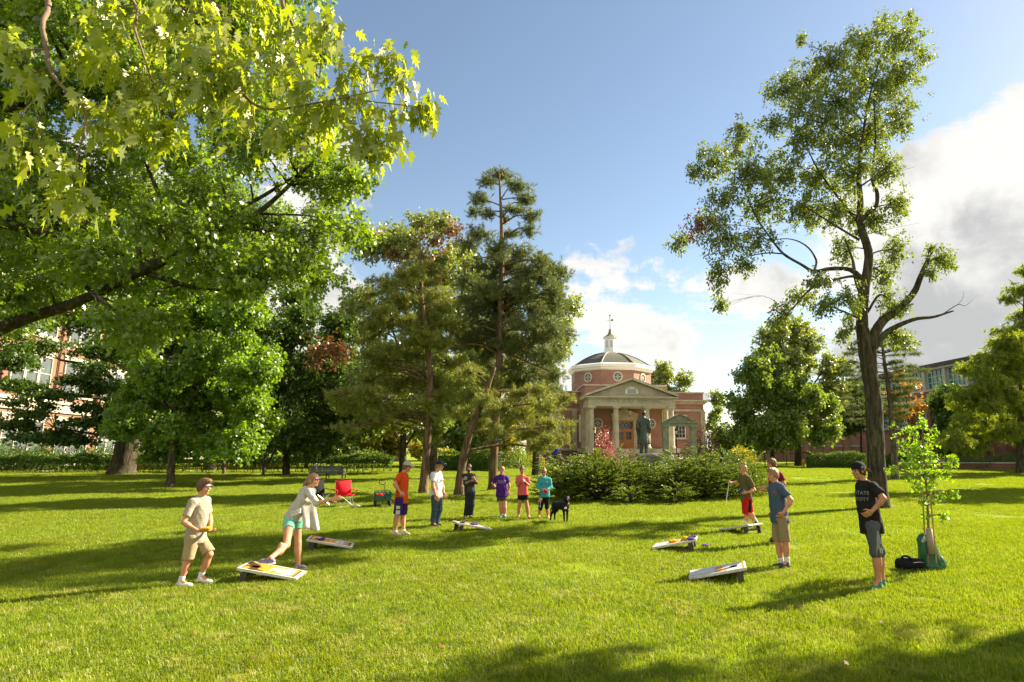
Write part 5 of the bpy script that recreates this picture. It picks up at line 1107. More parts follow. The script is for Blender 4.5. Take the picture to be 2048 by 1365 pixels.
# shrubs
def shrub(name, label, c, r, h, m, n, size, seed, group=None, kind='simple', stems=5, up=.5):
    rng = np.random.default_rng(seed); root = empty(name, (c[0], c[1], 0), 0, label, 'shrub', group)
    d = unit(rng.normal(size=(n, 3))); d[:, 2] = np.abs(d[:, 2]); rr = rng.uniform(.45, 1.0, (n, 1))*(1+.18*fbm(d*2.2, seed, 1.5)[:, None])
    p = d*rr*np.array((r, r*.8, h)); p[:, 2] += .05
    v, q = leaves(kind, p, d + rng.normal(0, .5, (n, 3)), rng.normal(0, .7, (n, 3)) + np.array((0, -.2, up)), size*rng.uniform(.7, 1.2, n), 1.2, .15)
    npmesh('foliage', v, q, m, root); mb = MB()
    for i in range(stems):
        a = 6.28*i/stems; e = (r*.55*math.cos(a), r*.45*math.sin(a), h*rng.uniform(.55, .8)); mb.tube(catmull([(.06*math.cos(a), .06*math.sin(a), -.05), (e[0]*.4, e[1]*.4, h*.35), e], 4), np.linspace(.035, .01, 9)*max(.5, h/2), 5)
    mb.build('stems', M['bark_dark'], root)
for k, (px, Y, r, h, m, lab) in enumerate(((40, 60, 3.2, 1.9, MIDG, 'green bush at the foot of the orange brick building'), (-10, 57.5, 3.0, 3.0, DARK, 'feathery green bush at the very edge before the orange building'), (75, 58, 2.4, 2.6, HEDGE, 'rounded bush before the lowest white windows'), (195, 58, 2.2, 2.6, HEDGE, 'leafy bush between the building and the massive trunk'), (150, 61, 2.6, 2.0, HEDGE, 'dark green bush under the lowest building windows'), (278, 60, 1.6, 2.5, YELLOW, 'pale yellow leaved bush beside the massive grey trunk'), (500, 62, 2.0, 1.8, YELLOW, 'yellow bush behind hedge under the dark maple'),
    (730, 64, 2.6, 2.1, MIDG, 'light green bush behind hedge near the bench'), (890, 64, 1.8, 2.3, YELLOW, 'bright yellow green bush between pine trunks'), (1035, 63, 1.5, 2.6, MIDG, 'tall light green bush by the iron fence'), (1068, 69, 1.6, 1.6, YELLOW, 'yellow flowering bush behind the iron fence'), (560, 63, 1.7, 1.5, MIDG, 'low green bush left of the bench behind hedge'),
    (1440, 72, 2.6, 2.2, HEDGE, 'green bush beside the purple leaved shrub'), (1480, 75, 2.2, 2.4, YELLOW, 'yellow green bush under the linden'), (1860, 62.5, 2.4, 1.5, HEDGE, 'dark shrub on the planter wall nearest the sapling'), (1935, 62.5, 3.0, 1.6, DARK, 'dark shrub in the middle of the planter wall'), (2020, 62.5, 3.0, 1.7, DARK, 'dark shrub beside the bald cypress trunk'))):
    shrub('garden_shrub', lab, (P(px, 920, Y).x, Y), r, h, m, int(520*r*h), .16, 140+k, 'shrubs around the lawn')
shrub('redbud_shrub', 'pink red leaved shrub beside the portico column', (P(1208, 905, 70).x, 70), 1.55, 4.4, PINKY, 2100, .17, 160, stems=6)
shrub('plum_shrub', 'dark purple plum shrub beside the stone gateway', (P(1408, 900, 66).x, 66), 2.1, 4.7, PURPLE, 2600, .18, 161, stems=6)
shrub('redbud_shrub', 'small pink leaved shrub showing beside the statue', (P(1262, 905, 66).x, 66), .6, 2.3, PINKY, 420, .14, 162, stems=4)
# little multi-stemmed trees in the hedge line
for k, (px, lab) in enumerate(((448, 'small tree with pale forked stems in front of the hedge'), (528, 'small tree with three slanting stems beside the dark maple'))):
    Y = 50.5; tree('forked_tree', lab, 'tree', Y, [(px, 943, .12), (px+1, 920, .1), (px+6, 895, .07), (px+12, 860, .03)], [[(px, 938, .09), (px-10, 905, .07), (px-16, 870, .03)], [(px+1, 935, .09), (px+20, 905, .07, -.5), (px+30, 870, .03, -.6)]],
        [(px-18, 868, 26, 14, 0), (px+8, 852, 30, 16, .5), (px+32, 870, 26, 14, -.5)], dict(L_MID, dens=14), M['bark'], [MIDG], 170+k, 'small forked trees')
# junipers round the pedestal
def juniper(c, r, h, seed, label):
    rng = np.random.default_rng(seed); root = empty('juniper', (c[0], c[1], 0), 0, label, 'shrub', 'junipers round the statue')
    allv = []; n = int(250*r*h); mbs = MB()
    for i in range(n):
        a = rng.uniform(0, 6.283); el = math.asin(rng.uniform(.02, 1)); rr = rng.uniform(.55, 1.0)*(1+.12*math.sin(3*a+seed))
        o = np.array((math.cos(a)*math.cos(el)*r*rr, math.sin(a)*math.cos(el)*r*rr*.9, .12+h*math.sin(el)*rr*(1+.12*math.sin(2*a+seed*2))))
        d = nrm((math.cos(a)*1.0, math.sin(a)*1.0, .34 + .25*math.sin(el)) + rng.normal(0, .2, 3)); L = rng.uniform(.30, .55)
        k = 34; t = rng.uniform(0, 1, k); sd = nrm(np.cross(d, (0, 0, 1)))
        b = o + d*(t*L)[:, None] + np.array((0, 0, -.10))*(t**2)[:, None]
        sg = rng.choice((-1, 1), k)[:, None]
        tip = d*.9 + sd*sg*rng.uniform(.2, .9, (k, 1)) + rng.normal(0, .25, (k, 3)) + np.array((0, 0, .15))
        v, q = leaves('scale', b, tip, rng.normal(0, .35, (k, 3)) + np.array((0, -.1, 1)), rng.uniform(.05, .11, k)*(1.1-.5*t), 1.5, .12); allv.append(v)
        if i % 5 == 0: mbs.tube(catmull([(0, 0, .05), o*.5 + np.array((0, 0, .12)), o], 3), [.035, .03, .026, .02, .016, .012, .008], 4, False)
    npmesh('foliage', np.concatenate(allv), q, JUNIPER, root); mbs.build('branch', M['bark_dark'], root, True)
for k, (px, Y, r, h, lab) in enumerate(((1135, 26.0, 1.25, 1.75, 'juniper mound beside the black dog'), (1188, 25.2, 1.35, 1.70, 'juniper mound second along from the black dog'), (1243, 26.0, 1.35, 1.75, 'juniper mound in front of the statue'), (1292, 27.4, 1.0, 1.62, 'juniper directly before the statue above the dark pedestal'),
    (1352, 25.6, 1.25, 1.62, 'juniper mound past the dark pedestal gap'), (1405, 26.0, 1.4, 1.82, 'juniper mound behind the man with the stick'), (1455, 27.0, 1.4, 1.85, 'tallest juniper behind the man in red shorts'), (1500, 28.5, 1.1, 1.45, 'end juniper behind the two young men'), (1180, 30, 1.5, 1.78, 'juniper behind the row facing the hall steps'), (1360, 30.5, 1.6, 1.8, 'back juniper below the stone gateway'), (1262, 24.0, .55, .55, 'small low juniper sprawling at the front of the bed'), (1352, 24.0, .55, .60, 'small low juniper beside the pedestal gap'))):
    juniper((P(px, 1000, Y).x, Y), r, h, 180+k, lab)
# ------------------------------------------------------------------ things on the lawn
def pillow(mb, c, sx, sy, sz, rz=0.0, tilt=0.0):
    n, k = 8, 12; V = []; cs, sn = math.cos(rz), math.sin(rz)
    for i in range(n+1):
        ph = -math.pi/2 + math.pi*i/n
        for q in range(k):
            th = 2*math.pi*q/k; e = lambda v, p: math.copysign(abs(v)**p, v)
            x = sx*e(math.cos(th), .5)*max(.02, math.cos(ph))**.5; y = sy*e(math.sin(th), .5)*max(.02, math.cos(ph))**.5; z = sz*math.sin(ph)*(1+.25*math.sin(5*x/sx+rz)) + x*tilt
            V.append((c[0]+x*cs-y*sn, c[1]+x*sn+y*cs, c[2]+z))
    return mb.add(V, [(i*k+q, i*k+(q+1) % k, (i+1)*k+(q+1) % k, (i+1)*k+q) for i in range(n) for q in range(k)] + [tuple(range(k))[::-1], tuple(n*k+q for q in range(k))])
BOARDS = []
def board(label, lowN, lowF, hiN, hiF, style):
    lo = (G(*lowN, .05) + G(*lowF, .05))/2; hi = (G(*hiN, .25) + G(*hiF, .25))/2; d = hi - lo; d.z = 0; print('BOARD', lo, d.length); rz = math.atan2(d.y, d.x)
    r = empty('cornhole_board', (lo.x, lo.y, 0), rz, label, 'game board', 'cornhole boards on the lawn')
    L, Wd, t = .92, .60, math.atan2(.19, .90); ux = A3((math.cos(t), 0, math.sin(t))); uz = A3((-math.sin(t), 0, math.cos(t))); o = A3((0, 0, .062)); uy = A3((0, 1, 0))
    pt = lambda a, y, h: o + ux*a + uy*y + uz*h
    fw = .036; fm = MB()
    for a0, a1, y0, y1 in ((0, L, -Wd/2, -Wd/2+fw), (0, L, Wd/2-fw, Wd/2), (0, fw+.02, -Wd/2+fw, Wd/2-fw), (L-fw, L, -Wd/2+fw, Wd/2-fw)):
        fm.obox(pt((a0+a1)/2, (y0+y1)/2, -.020), ux*(a1-a0)/2, uy*(y1-y0)/2, uz*.022)
    fr = fm.build('frame', M['board_white'], r, bevel=.006)
    hx_, hr = L-.20, .072
    n = 28; outer = []
    for i in range(n):
        a = 2*math.pi*i/n; c, s = math.cos(a), math.sin(a); k = 1/max(abs(c)/.155, abs(s)/.262); outer.append((hx_+c*k, s*k))
    rec = [(fw+.02, -.262), (hx_-.155, -.262), (hx_-.155, .262), (fw+.02, .262)]
    mb = MB(); V = [pt(a, y, -.004) for a, y in outer] + [pt(hx_+hr*math.cos(2*math.pi*i/n), hr*math.sin(2*math.pi*i/n), -.004) for i in range(n)]
    mb.add(V, [(i, (i+1) % n, n+(i+1) % n, n+i) for i in range(n)]); mb.add([pt(a, y, -.004) for a, y in rec], [(0, 1, 2, 3)])
    mb.build('playing_panel', M['board_gold' if style == 'gold' else 'board_pale'], r)
    mb = MB(); mb.add([pt(hx_+hr*math.cos(2*math.pi*i/n), hr*math.sin(2*math.pi*i/n), h) for h in (-.003, -.06) for i in range(n)], [(i, (i+1) % n, n+(i+1) % n, n+i) for i in range(n)] + [tuple(range(n, 2*n))]); mb.build('hole', M['hole'], r)
    q = lambda m_, a0, a1, y0, y1, h=-.001: MB().add([pt(a*.754, y, h) for a, y in ((a0, y0), (a1, y0), (a1, y1), (a0, y1))], [(0, 1, 2, 3)]).build('printed_mark', M[m_], r)
    if style == 'gold':
        q('canvas_black', .085, .115, -.25, .25); q('board_purple', .17, .27, -.20, .20); q('board_grey', .275, .36, -.22, .22); q('board_white', .38, .50, -.13, .14); q('board_purple', .41, .47, -.20, -.14); q('board_purple', .52, .58, -.16, .10); q('board_white', .60, .64, -.12, .12); q('canvas_black', 1.145, 1.17, -.25, .25)
    else:
        q('board_grey', .085, .125, -.22, .22); q('board_white', .18, .42, -.20, .18); q('board_grey', .45, .52, -.22, .16); q('board_gold', .56, .72, -.235, .20); q('board_gold', 1.145, 1.17, -.24, .24); q('board_gold', .74, .81, -.24, -.02, -.0005)
    for s in (-1, 1):
        a = pt(L-.12, s*.27, -.05); b = A3((a[0]+.03, a[1], 0)); mb = MB(); mb.obox((a+b)/2, (b-a)/2, (0, .016, 0), A3((.05, 0, 0))); mb.build('leg', M['board_leg'], r)
    a = pt(L-.10, 0, -.05); mb = MB(); mb.box((a[0]-.01, -.254, .08), (a[0]+.014, .254, .12)); mb.build('brace', M['board_leg'], r)
    BOARDS.append((r, pt, Matrix.Translation(r.location) @ Matrix.Rotation(rz, 4, 'Z'))); return r
board('gold cornhole board nearest the camera with a sneaker resting on it', (589, 1158), (617, 1145), (491, 1134), (520, 1123), 'gold')
board('gold cornhole board lying in shade behind the throwing woman', (699, 1096), (714.5, 1087), (624, 1079), (642, 1070), 'gold')
board('gold cornhole board with dark bean bags in front of the bearded man', (973, 1060), (984, 1053), (918, 1045.5), (927, 1041), 'gold')
board('pale cornhole board nearest the young man in the blue shirt', (1388, 1158), (1370, 1142), (1490, 1135), (1468, 1122), 'pale')
board('pale cornhole board with gold and dark bean bags on its raised end', (1313, 1097), (1302, 1088), (1390, 1079.5), (1374.5, 1072), 'pale')
board('pale cornhole board at the heels of the man in red shorts', (1456, 1061), (1448, 1054), (1509, 1049.5), (1499, 1045), 'pale')
def beanbag(label, loc, m, rz=0, tilt=0, group=None, s=1.0):
    mb = MB(); pillow(mb, (0, 0, 0), .078*s, .072*s, .026*s, rz, tilt); o = mb.build('bean_bag', M[m], None, True, loc); tag(o, label, 'bean bag', group); return o
def onboard(k, a, y): r, pt, m = BOARDS[k]; return m @ Vector(pt(a*.754, y, .024))
beanbag('dark purple bean bag beside hole of the shaded gold board', onboard(1, .86, .10), 'bag_purple', .4, .2)
beanbag('dark bean bag at the raised end of the bearded man\'s board', onboard(2, 1.0, .12), 'bag_purple', .2, .2); beanbag('dark purple bean bag lying mid board before the bearded man', onboard(2, .62, .05), 'bag_purple', .9, .2); beanbag('second dark bean bag mid board nearer the board foot', onboard(2, .46, -.12), 'bag_purple', 1.3, .2)
beanbag('gold bean bag in the middle of a pale board', onboard(4, .56, -.05), 'bag_yellow', .3, .2); beanbag('gold bean bag propped near hole of a pale board', onboard(4, .90, -.10), 'bag_yellow', .8, .55); beanbag('dark bean bag on the raised corner of a pale board', onboard(4, 1.10, .08), 'bag_purple', .2, .25); beanbag('purple bean bag at the very end of a pale board', onboard(4, 1.08, -.16), 'bag_purple', 1.2, .2)
g = G(1377, 1101); beanbag('purple grey bean bag on the grass under a raised pale board', (g.x, g.y, .05), 'bag_purple', .5)
g = G(1411, 1096); beanbag('dark bean bag on the grass between two pale boards', (g.x, g.y, .05), 'bag_purple', .9)
beanbag('purple bean bag flying in front of the tallest pine trunk', P(997, 882, 18), 'bag_purple', .3, .5, None, 1.15)
beanbag('dark blue bean bag flying before the pale pine boughs', P(1112, 903, 19), 'bag_blue', .9, .9, None, 1.05)
def bench():
    Y = 42; c = P(652, 957, Y); r = empty('park_bench', (c.x, Y, 0), R(-3), 'dark slatted park bench seen from behind near the hedge', 'bench'); W_ = 2.3
    mb = MB(); mb.box((-W_/2, -.06, .46), (W_/2, -.02, .90))
    b = MB()
    for i in range(5): b.box((-W_/2, -.07-.012*i, .44+.10*i), (W_/2, -.035-.012*i, .525+.10*i))
    b.build('backrest', M['bench_slat'], r); b = MB()
    for i in range(4): b.box((-W_/2, .0+.12*i, .41), (W_/2, .10+.12*i, .445))
    b.build('seat', M['bench_slat'], r)
    for x in (-W_/2+.3, .0, W_/2-.02):
        b = MB(); b.box((x-.03, -.02, 0), (x+.03, .04, .42)).box((x-.03, .40, 0), (x+.03, .46, .42)).box((x-.03, -.034, .36), (x+.03, .46, .41)); b.build('leg', M['iron'], r)
    b = MB(); b.box((W_/2-.05, -.08, 0), (W_/2+.01, -.075+.06, .85)).box((W_/2-.05, -.08, .62), (W_/2+.01, .46, .66)); b.build('armrest', M['iron'], r)
bench()
def folding_chair(label, px, py, rz, m, frame, extra=True):
    g = G(px, py); r = empty('camp_chair', g, rz, label, 'folding chair')   # local -y is the front
    b = MB(); w = .27
    b.add(catmull([(-w, -.22, .44), (-w, .02, .385), (-w, .22, .40)], 4).tolist() + catmull([(0, -.22, .40), (0, .02, .35), (0, .22, .36)], 4).tolist() + catmull([(w, -.22, .44), (w, .02, .385), (w, .22, .40)], 4).tolist(), [(i+9*k, i+1+9*k, i+10+9*k, i+9+9*k) for k in (0, 1) for i in range(8)])
    o = b.build('seat', M[m], r, True); o.modifiers.new('thick', 'SOLIDIFY').thickness = .018
    b = MB(); b.add([(-w, .22, .40), (-w, .30, .62), (-w, .35, .92), (0, .27, .40), (0, .35, .62), (0, .39, .90), (w, .22, .40), (w, .30, .62), (w, .35, .92)], [(0, 1, 4, 3), (1, 2, 5, 4), (3, 4, 7, 6), (4, 5, 8, 7)])
    o = b.build('backrest', M[m], r, True); o.modifiers.new('thick', 'SOLIDIFY').thickness = .018
    for s in (-1, 1):
        b = MB(); b.add([(s*w, .30, .62), (s*(w+.05), -.05, .58), (s*(w+.05), -.26, .60), (s*(w+.12), .28, .60), (s*(w+.13), -.05, .565), (s*(w+.12), -.26, .59)], [(0, 1, 4, 3), (1, 2, 5, 4)]); o = b.build('armrest', M[m], r, True); o.modifiers.new('thick', 'SOLIDIFY').thickness = .015
        b = MB(); b.tube([(s*w, -.25, .01), (-s*w*.9, -.20, .43)], .011, 6).build('leg', M[frame], r)
        b = MB(); b.tube([(s*w, .28, .01), (s*w, .36, .93)], .011, 6); b.build('leg', M[frame], r)
        b = MB(); b.tube([(s*w, -.25, .01), (s*(w+.01), .22, .42)], .010, 6); b.build('leg', M[frame], r)
        b = MB(); b.tube([(s*w, .28, .01), (s*(w+.06), -.22, .60)], .010, 6); b.build('leg', M[frame], r)
    b = MB(); b.tube([(-w, .28, .012), (w, -.25, .012)], .009, 6).tube([(w, .28, .02), (-w, -.25, .02)], .009, 6); b.build('cross_brace', M[frame], r)
folding_chair('red canvas folding chair with pale metal legs standing on the lawn', 689, 1014, R(35), 'chair_red', 'steel')
folding_chair('black canvas folding chair mostly hidden behind the throwing woman', 640, 1012, R(50), 'canvas_black', 'steel')
g = G(712, 1016); b = MB(); pillow(b, (0, 0, .05), .17, .07, .05, .1); tag(b.build('chair_bag', M['cap_stone'], None, True, g), 'pale carry bag lying beside the red chair', 'bag')
def wagon():
    g = G(764, 1014); r = empty('garden_wagon', g, R(20), 'green mesh garden wagon with a tall black pull handle', 'wagon'); W_, D = .27, .45
    b = MB()
    for s in (-1, 1):
        b.box((s*W_-.012, -D, .26), (s*W_+.012, D, .30)).box((s*W_-.012, -D, .52), (s*W_+.012, D, .55)).box((s*W_-.008, -D, .30), (s*W_+.008, D, .38))
        for y in np.linspace(-D, D, 7): b.box((s*W_-.01, y-.012, .30), (s*W_+.01, y+.012, .52))
    b.build('side_panel', M['wagon_green'], r); b = MB()
    for y in (-D, D):
        b.box((-W_-.012, y-.012, .26), (W_+.012, y+.012, .42)).box((-W_-.012, y-.012, .52), (W_+.012, y+.012, .55))
        for x in np.linspace(-W_, W_, 5): b.box((x-.014, y-.010, .42), (x+.014, y+.010, .52))
    b.build('end_panel', M['wagon_green'], r); MB().box((-W_, -D, .24), (W_, D, .262)).build('bed', M['wagon_green'], r)
    for x in (-W_+.02, W_-.02):
        for y in (-.32, .32):
            b = MB(); V = []; n = 16
            for rr, xx in ((.075, -.03), (.125, -.035), (.135, 0), (.125, .035), (.075, .03)): V += [(x+xx, y+rr*math.cos(2*math.pi*i/n), .135+rr*math.sin(2*math.pi*i/n)) for i in range(n)]
            b.add(V, [(k*n+i, k*n+(i+1) % n, (k+1)*n+(i+1) % n, (k+1)*n+i) for k in range(4) for i in range(n)]); w = b.build('wheel', M['rubber'], r, True)
            b = MB(); b.add([(x+xx, y+.078*math.cos(2*math.pi*i/n), .135+.078*math.sin(2*math.pi*i/n)) for xx in (-.022, .022) for i in range(n)], [tuple(range(n)), tuple(range(2*n-1, n-1, -1))]); b.build('rim', M['sole_tan'], w)
    b = MB(); b.tube([(-W_, -.32, .135), (W_, -.32, .135)], .012, 6).tube([(-W_, .32, .135), (W_, .32, .135)], .012, 6).tube([(0, -.32, .14), (0, -.32, .25)], .014, 6); b.build('axle', M['iron'], r)
    b = MB(); b.tube(catmull([(.06, -D-.02, .30), (.04, -D-.05, .62), (.0, -D-.07, .80), (-.14, -D-.08, .84), (-.16, -D-.08, .94), (-.02, -D-.08, .97), (.05, -D-.07, .90), (.0, -D-.07, .80)], 5), .013, 6); b.build('pull_handle', M['iron'], r)
    b = MB(); pillow(b, (0, 0, 0), .14, .10, .09, .3); o = b.build('red_bag', M['chair_red'], None, True); o.location = r.matrix_basis @ Vector((-.10, -.26, .40)); tag(o, 'red stuffed bag lying in the garden wagon', 'bag')
wagon()
def hydrant():
    g = P(1607, 930, 67.8); r = empty('fire_hydrant', (g.x, 67.8, 0), R(20), 'yellow fire hydrant beside the dark tree trunk and hedge', 'fire hydrant')
    b = MB(); b.lathe([(.20, 0), (.20, .05), (.14, .07), (.13, .60), (.17, .62), (.17, .68), (.15, .70), (.13, .80), (.07, .88), (.04, .90), (.04, .96)], 16); b.build('barrel', M['hydrant'], r, True)
    for s in (-1, 1): b = MB(); b.tube([(s*.1, 0, .50), (s*.24, 0, .50)], [.07, .075], 10); b.build('nozzle', M['hydrant'], r)
    b = MB(); b.tube([(0, -.1, .48), (0, -.25, .48)], [.09, .095], 10); b.build('nozzle', M['hydrant'], r)
hydrant()
# stone gateway
def gateway():
    Y = 55; x0, x1 = P(1331.5, 900, Y).x, P(1387.5, 900, Y).x; c = (x0+x1)/2; w = (x1-x0)/2; r = empty('stone_gateway', (c, Y, 0), R(3), 'weathered stone gateway with two square posts and a small pediment', 'gateway'); h = P(1360, 852, Y).z
    for s in (-1, 1): b = MB(); b.box((s*w-.25, -.25, 0), (s*w+.25, .25, h-.05)).box((s*w-.31, -.31, 0), (s*w+.31, .31, .35)).box((s*w-.30, -.30, h-.18), (s*w+.30, .30, h-.04)); b.build('post', M['weathered_stone'], r, bevel=.02)
    b = MB(); b.box((-w-.36, -.28, h-.05), (w+.36, .28, h+.22)).box((-w-.44, -.36, h+.22), (w+.44, .36, h+.34)); b.build('lintel', M['weathered_stone'], r, bevel=.02)
    b = MB(); b.prism([(-w-.1, h+.34), (w+.1, h+.34), (0, h+.94)], -.22, .22); b.build('pediment', M['weathered_stone'], r)
    b = MB()
    for s in (-1, 1):
        d = nrm((s*(w+.2), 0, -.68)); n = nrm((s*.68, 0, w+.2)); b.obox(A3((0, 0, 1.03+h)) + d*(w+.2)*.51, d*(w+.2)*.52, (0, .32, 0), n*.05)
    b.build('raking_cornice', M['weathered_stone'], r)
gateway()
for px, Y, zt, lab in ((1189, 69, 4.3, 'black lamp post with glass lantern beside the portico columns'), (1353, 66, 4.1, 'slim black lamp post seen through the stone gateway')):
    x = P(px, 896, Y).x; r = empty('lamp_post', (x, Y, 0), 0, lab, 'street lamp')
    b = MB(); b.lathe([(.16, 0), (.16, .1), (.09, .2), (.07, .8), (.05, .9), (.045, zt-.7), (.08, zt-.66), (.05, zt-.6)], 10); b.build('pole', M['iron'], r, True)
    b = MB(); b.lathe([(.10, zt-.6), (.17, zt-.15), (.2, zt-.12), (.10, zt), (.03, zt+.1)], 6); b.build('lantern', M['iron'], r); b = MB(); b.lathe([(.115, zt-.55), (.178, zt-.2)], 6); b.build('pane', M['lamp_glass'], r)
# statue and pedestal
def statue():
    Y = 28.6; top = P(1288, 908, Y).z; c = P(1288, 908, Y); s_ = (P(1288, 822, Y).z - top)/1.86
    r = empty('pedestal', (P(1305, 980, Y).x-.12, Y-.2, 0), 0, 'dark stone pedestal nearly buried among the junipers', 'pedestal')
    b = MB(); b.box((-.62, -.7, 0), (.62, .62, .5)).box((-.52, -.55, .5), (.52, .55, top-.14)).box((-.6, -.62, top-.14), (.6, .62, top)); b.build('block', M['weathered_stone'], r, bevel=.02); MB().box((-.6, -1.5, .78), (.5, -.9, .86)).build('ledge', M['weathered_stone'], r); MB().box((-.5, -1.4, 0), (.4, -.9, .78)).build('ledge_support', M['weathered_stone'], r)
    st = empty('statue', (c.x, Y, top), 0, 'green bronze statue of a man in a long coat seen from behind', 'statue'); q = lambda x, y, z: A3((x, y, z))*s_
    o = Shape()
    o.ell(q(.015, .03, 1.745), A3((.078, .098, .115))*s_).ell(q(.015, .075, 1.68), A3((.055, .05, .06))*s_).cone(q(0, .0, 1.5), q(.012, .02, 1.66), .075*s_, .062*s_)
    o.ell(q(.015, -.01, 1.77), A3((.086, .09, .095))*s_)
    o.ell(q(0, 0, 1.33), A3((.235, .14, .22))*s_, None, .06).ell(q(0, 0, 1.05), A3((.195, .14, .26))*s_, None, .08)
    for s in (-1, 1): o.cone(q(s*.10, 0, 1.50), q(s*.20, 0, 1.44), .07*s_, .085*s_, .05); o.cone(q(s*.225, 0, 1.42), q(s*.27, -.02, 1.12), .078*s_, .068*s_, .03).cone(q(s*.27, -.02, 1.12), q(s*.235, .08 if s < 0 else .04, .84), .066*s_, .054*s_, .03).ell(q(s*.225, .09 if s < 0 else .05, .76), A3((.035, .05, .07))*s_)
    for s in (-1, 1): o.cone(q(s*.10, 0, .5), q(s*.115, 0, .06), .085*s_, .075*s_, .03).cone(q(s*.115, -.04, .045), q(s*.14, .16, .04), .05*s_, .042*s_, .02)
    # coat skirt with hanging folds
    o.cone(q(0, 0, .98), q(0, 0, .44), .20*s_, .255*s_, .05, True)
    for i in range(7): a = math.pi*(1.08+.14*i); o.cone(q(.17*math.cos(a), .13*math.sin(a), .9), q(.262*math.cos(a), .24*math.sin(a), .45), .02*s_, .042*s_, .03)
    o.plane(q(0, 0, .43), (0, 0, -1)) if False else None
    o.cone(q(0, -.245, .82), q(0, -.285, .38), .004*s_, .028*s_, .012, False, -1)
    smesh('figure', o, M['bronze'], st, .014, .010, 3)
    b = MB(); b.box((-.34, -.3, -.03), (.34, .34, .03)); b.build('plinth', M['bronze'], st)
statue()
# sapling with stakes, watering bag, backpack
SAP_Y = G(1857, 1143).y
L_GIN = dict(kind='fan', size=.058, per=11, dens=50, spread=.10, droop=.25, shell=1.5, gap=-.3, width=1.0, up=.2, twigs=6)
tree('sapling', 'staked ginkgo sapling with bright fan shaped leaves', 'tree', SAP_Y, [(1858, 1143, .022), (1857, 1060, .020), (1853, 980, .018), (1848, 920, .015), (1846, 870, .010), (1843, 845, .004)],
     [[(1852, 960, .008), (1880, 948, .006, -.1), (1908, 922, .003, -.2)], [(1851, 955, .008), (1815, 945, .006, -.1), (1788, 936, .003, -.2)], [(1856, 1010, .007), (1878, 1000, .005, -.1), (1888, 990, .003)], [(1849, 930, .007), (1815, 900, .005, .1), (1800, 872, .003, .1)], [(1856, 1030, .006), (1885, 1030, .004, -.1)]],
     [(1812, 862, 24, 18, .1), (1845, 852, 22, 18, 0), (1828, 882, 30, 20, -.1), (1855, 880, 14, 22, .1), (1808, 900, 22, 16, .1), (1838, 910, 26, 20, 0), (1858, 915, 12, 18, -.1), (1815, 938, 26, 14, -.1), (1845, 945, 28, 18, 0), (1875, 945, 22, 14, -.1), (1896, 930, 12, 9, -.2), (1908, 916, 8, 6, -.2), (1788, 938, 12, 10, -.2), (1835, 968, 22, 12, 0), (1858, 975, 18, 16, -.1), (1830, 895, 30, 22, .3), (1825, 925, 30, 20, .35), (1876, 958, 18, 12, 0), (1866, 1000, 14, 12, 0), (1885, 990, 8, 6, -.1), (1858, 1028, 12, 8, 0), (1888, 1030, 10, 6, -.1), (1842, 1000, 7, 7, 0), (1905, 985, 6, 5, -.1)],
     L_GIN, M['bark_twig'], [GINKGO], 210, flare=1.2, trunk_n=8)
for px, dy, lab in ((1846, .05, 'thin brown wooden stake tied to the sapling on the hall side'), (1868, -.05, 'second brown stake behind the tan trunk guard')):
    a = P(px+6, 1140, SAP_Y+dy); t = P(px-1 if px < 1850 else px-8, 985, SAP_Y+dy); b = MB(); b.tube([(0, 0, -.1), np.array(t)-np.array((a.x, a.y, 0))], .013, 6); r = b.build('plant_stake', M['wood_stake'], None, False, (a.x, a.y, 0)); tag(r, lab, 'stake')
a = P(1861, 1090, SAP_Y-.08); b = MB(); z0, z1 = a.z, P(1861, 1058, SAP_Y-.08).z; b.lathe([(.050, -.15), (.052, z1-z0), (.044, z1-z0), (.042, -.15)], 12); tag(b.build('trunk_guard', M['tree_guard'], None, True, (a.x, a.y, z0)), 'tan plastic guard round the foot of the sapling', 'tree guard')
def waterbag():
    g = G(1862, 1140); o = Shape(); 
    o.cone((0, 0, .08), (-.04, 0, .50), .20, .13, .05).ell((0.06, 0, .12), (.19, .16, .14), None, .06).ell((-.05, 0, .50), (.15, .10, .06), None, .04).ell((-.11, -.05, .30), (.07, .09, .20), None, .05)
    o.cone((-.02, -.20, .55), (.06, -.17, .1), .012, .02, .03, False, -1).cone((.05, -.18, .5), (.12, -.15, .15), .01, .02, .03, False, -1); o.plane((0, 0, 0), (0, 0, -1))
    r = empty('watering_bag', g, 0, 'green plastic watering bag wrapped round the sapling base', 'watering bag'); smesh('pouch', o, M['bag_green'], r, .012, .012, 9)
    b = MB(); b.obox((-.10, -.125, .52), (.068, .01, -.012), (0, .004, .006), (.008, -.03, .045)); b.build('tag', M['paper_white'], r)
    b = MB(); b.tube([(-.13, -.09, .56), (-.02, -.13, .60), (.08, -.09, .56)], .012, 6); b.build('strap', M['black_cloth'], r)
waterbag()
def backpack():
    g = G(1822, 1142); r = empty('backpack', g, R(8), 'black backpack lying on the grass beside the watering bag', 'backpack'); o = Shape().ell((0, 0, .11), (.25, .15, .10), None, .04).ell((-.16, -.02, .13), (.11, .13, .10), None, .05).ell((.06, -.08, .14), (.13, .08, .08), None, .03); o.plane((0, 0, .005), (0, 0, -1)); smesh('pack', o, M['black_cloth'], r, .012, .010, 4)
    b = MB(); b.tube(catmull([(-.24, -.05, .14), (-.2, -.10, .26), (-.10, -.11, .25), (-.05, -.1, .20)], 5), .018, 6).tube(catmull([(-.28, .02, .08), (-.25, -.12, .04), (-.1, -.18, .03), (.05, -.17, .06)], 5), .014, 6); b.build('strap', M['canvas_black'], r, True); b = MB(); b.tube(catmull([(-.05, -.15, .16), (.06, -.175, .17), (.17, -.13, .15)], 4), .006, 5); b.build('zip', M['steel'], r)
backpack()
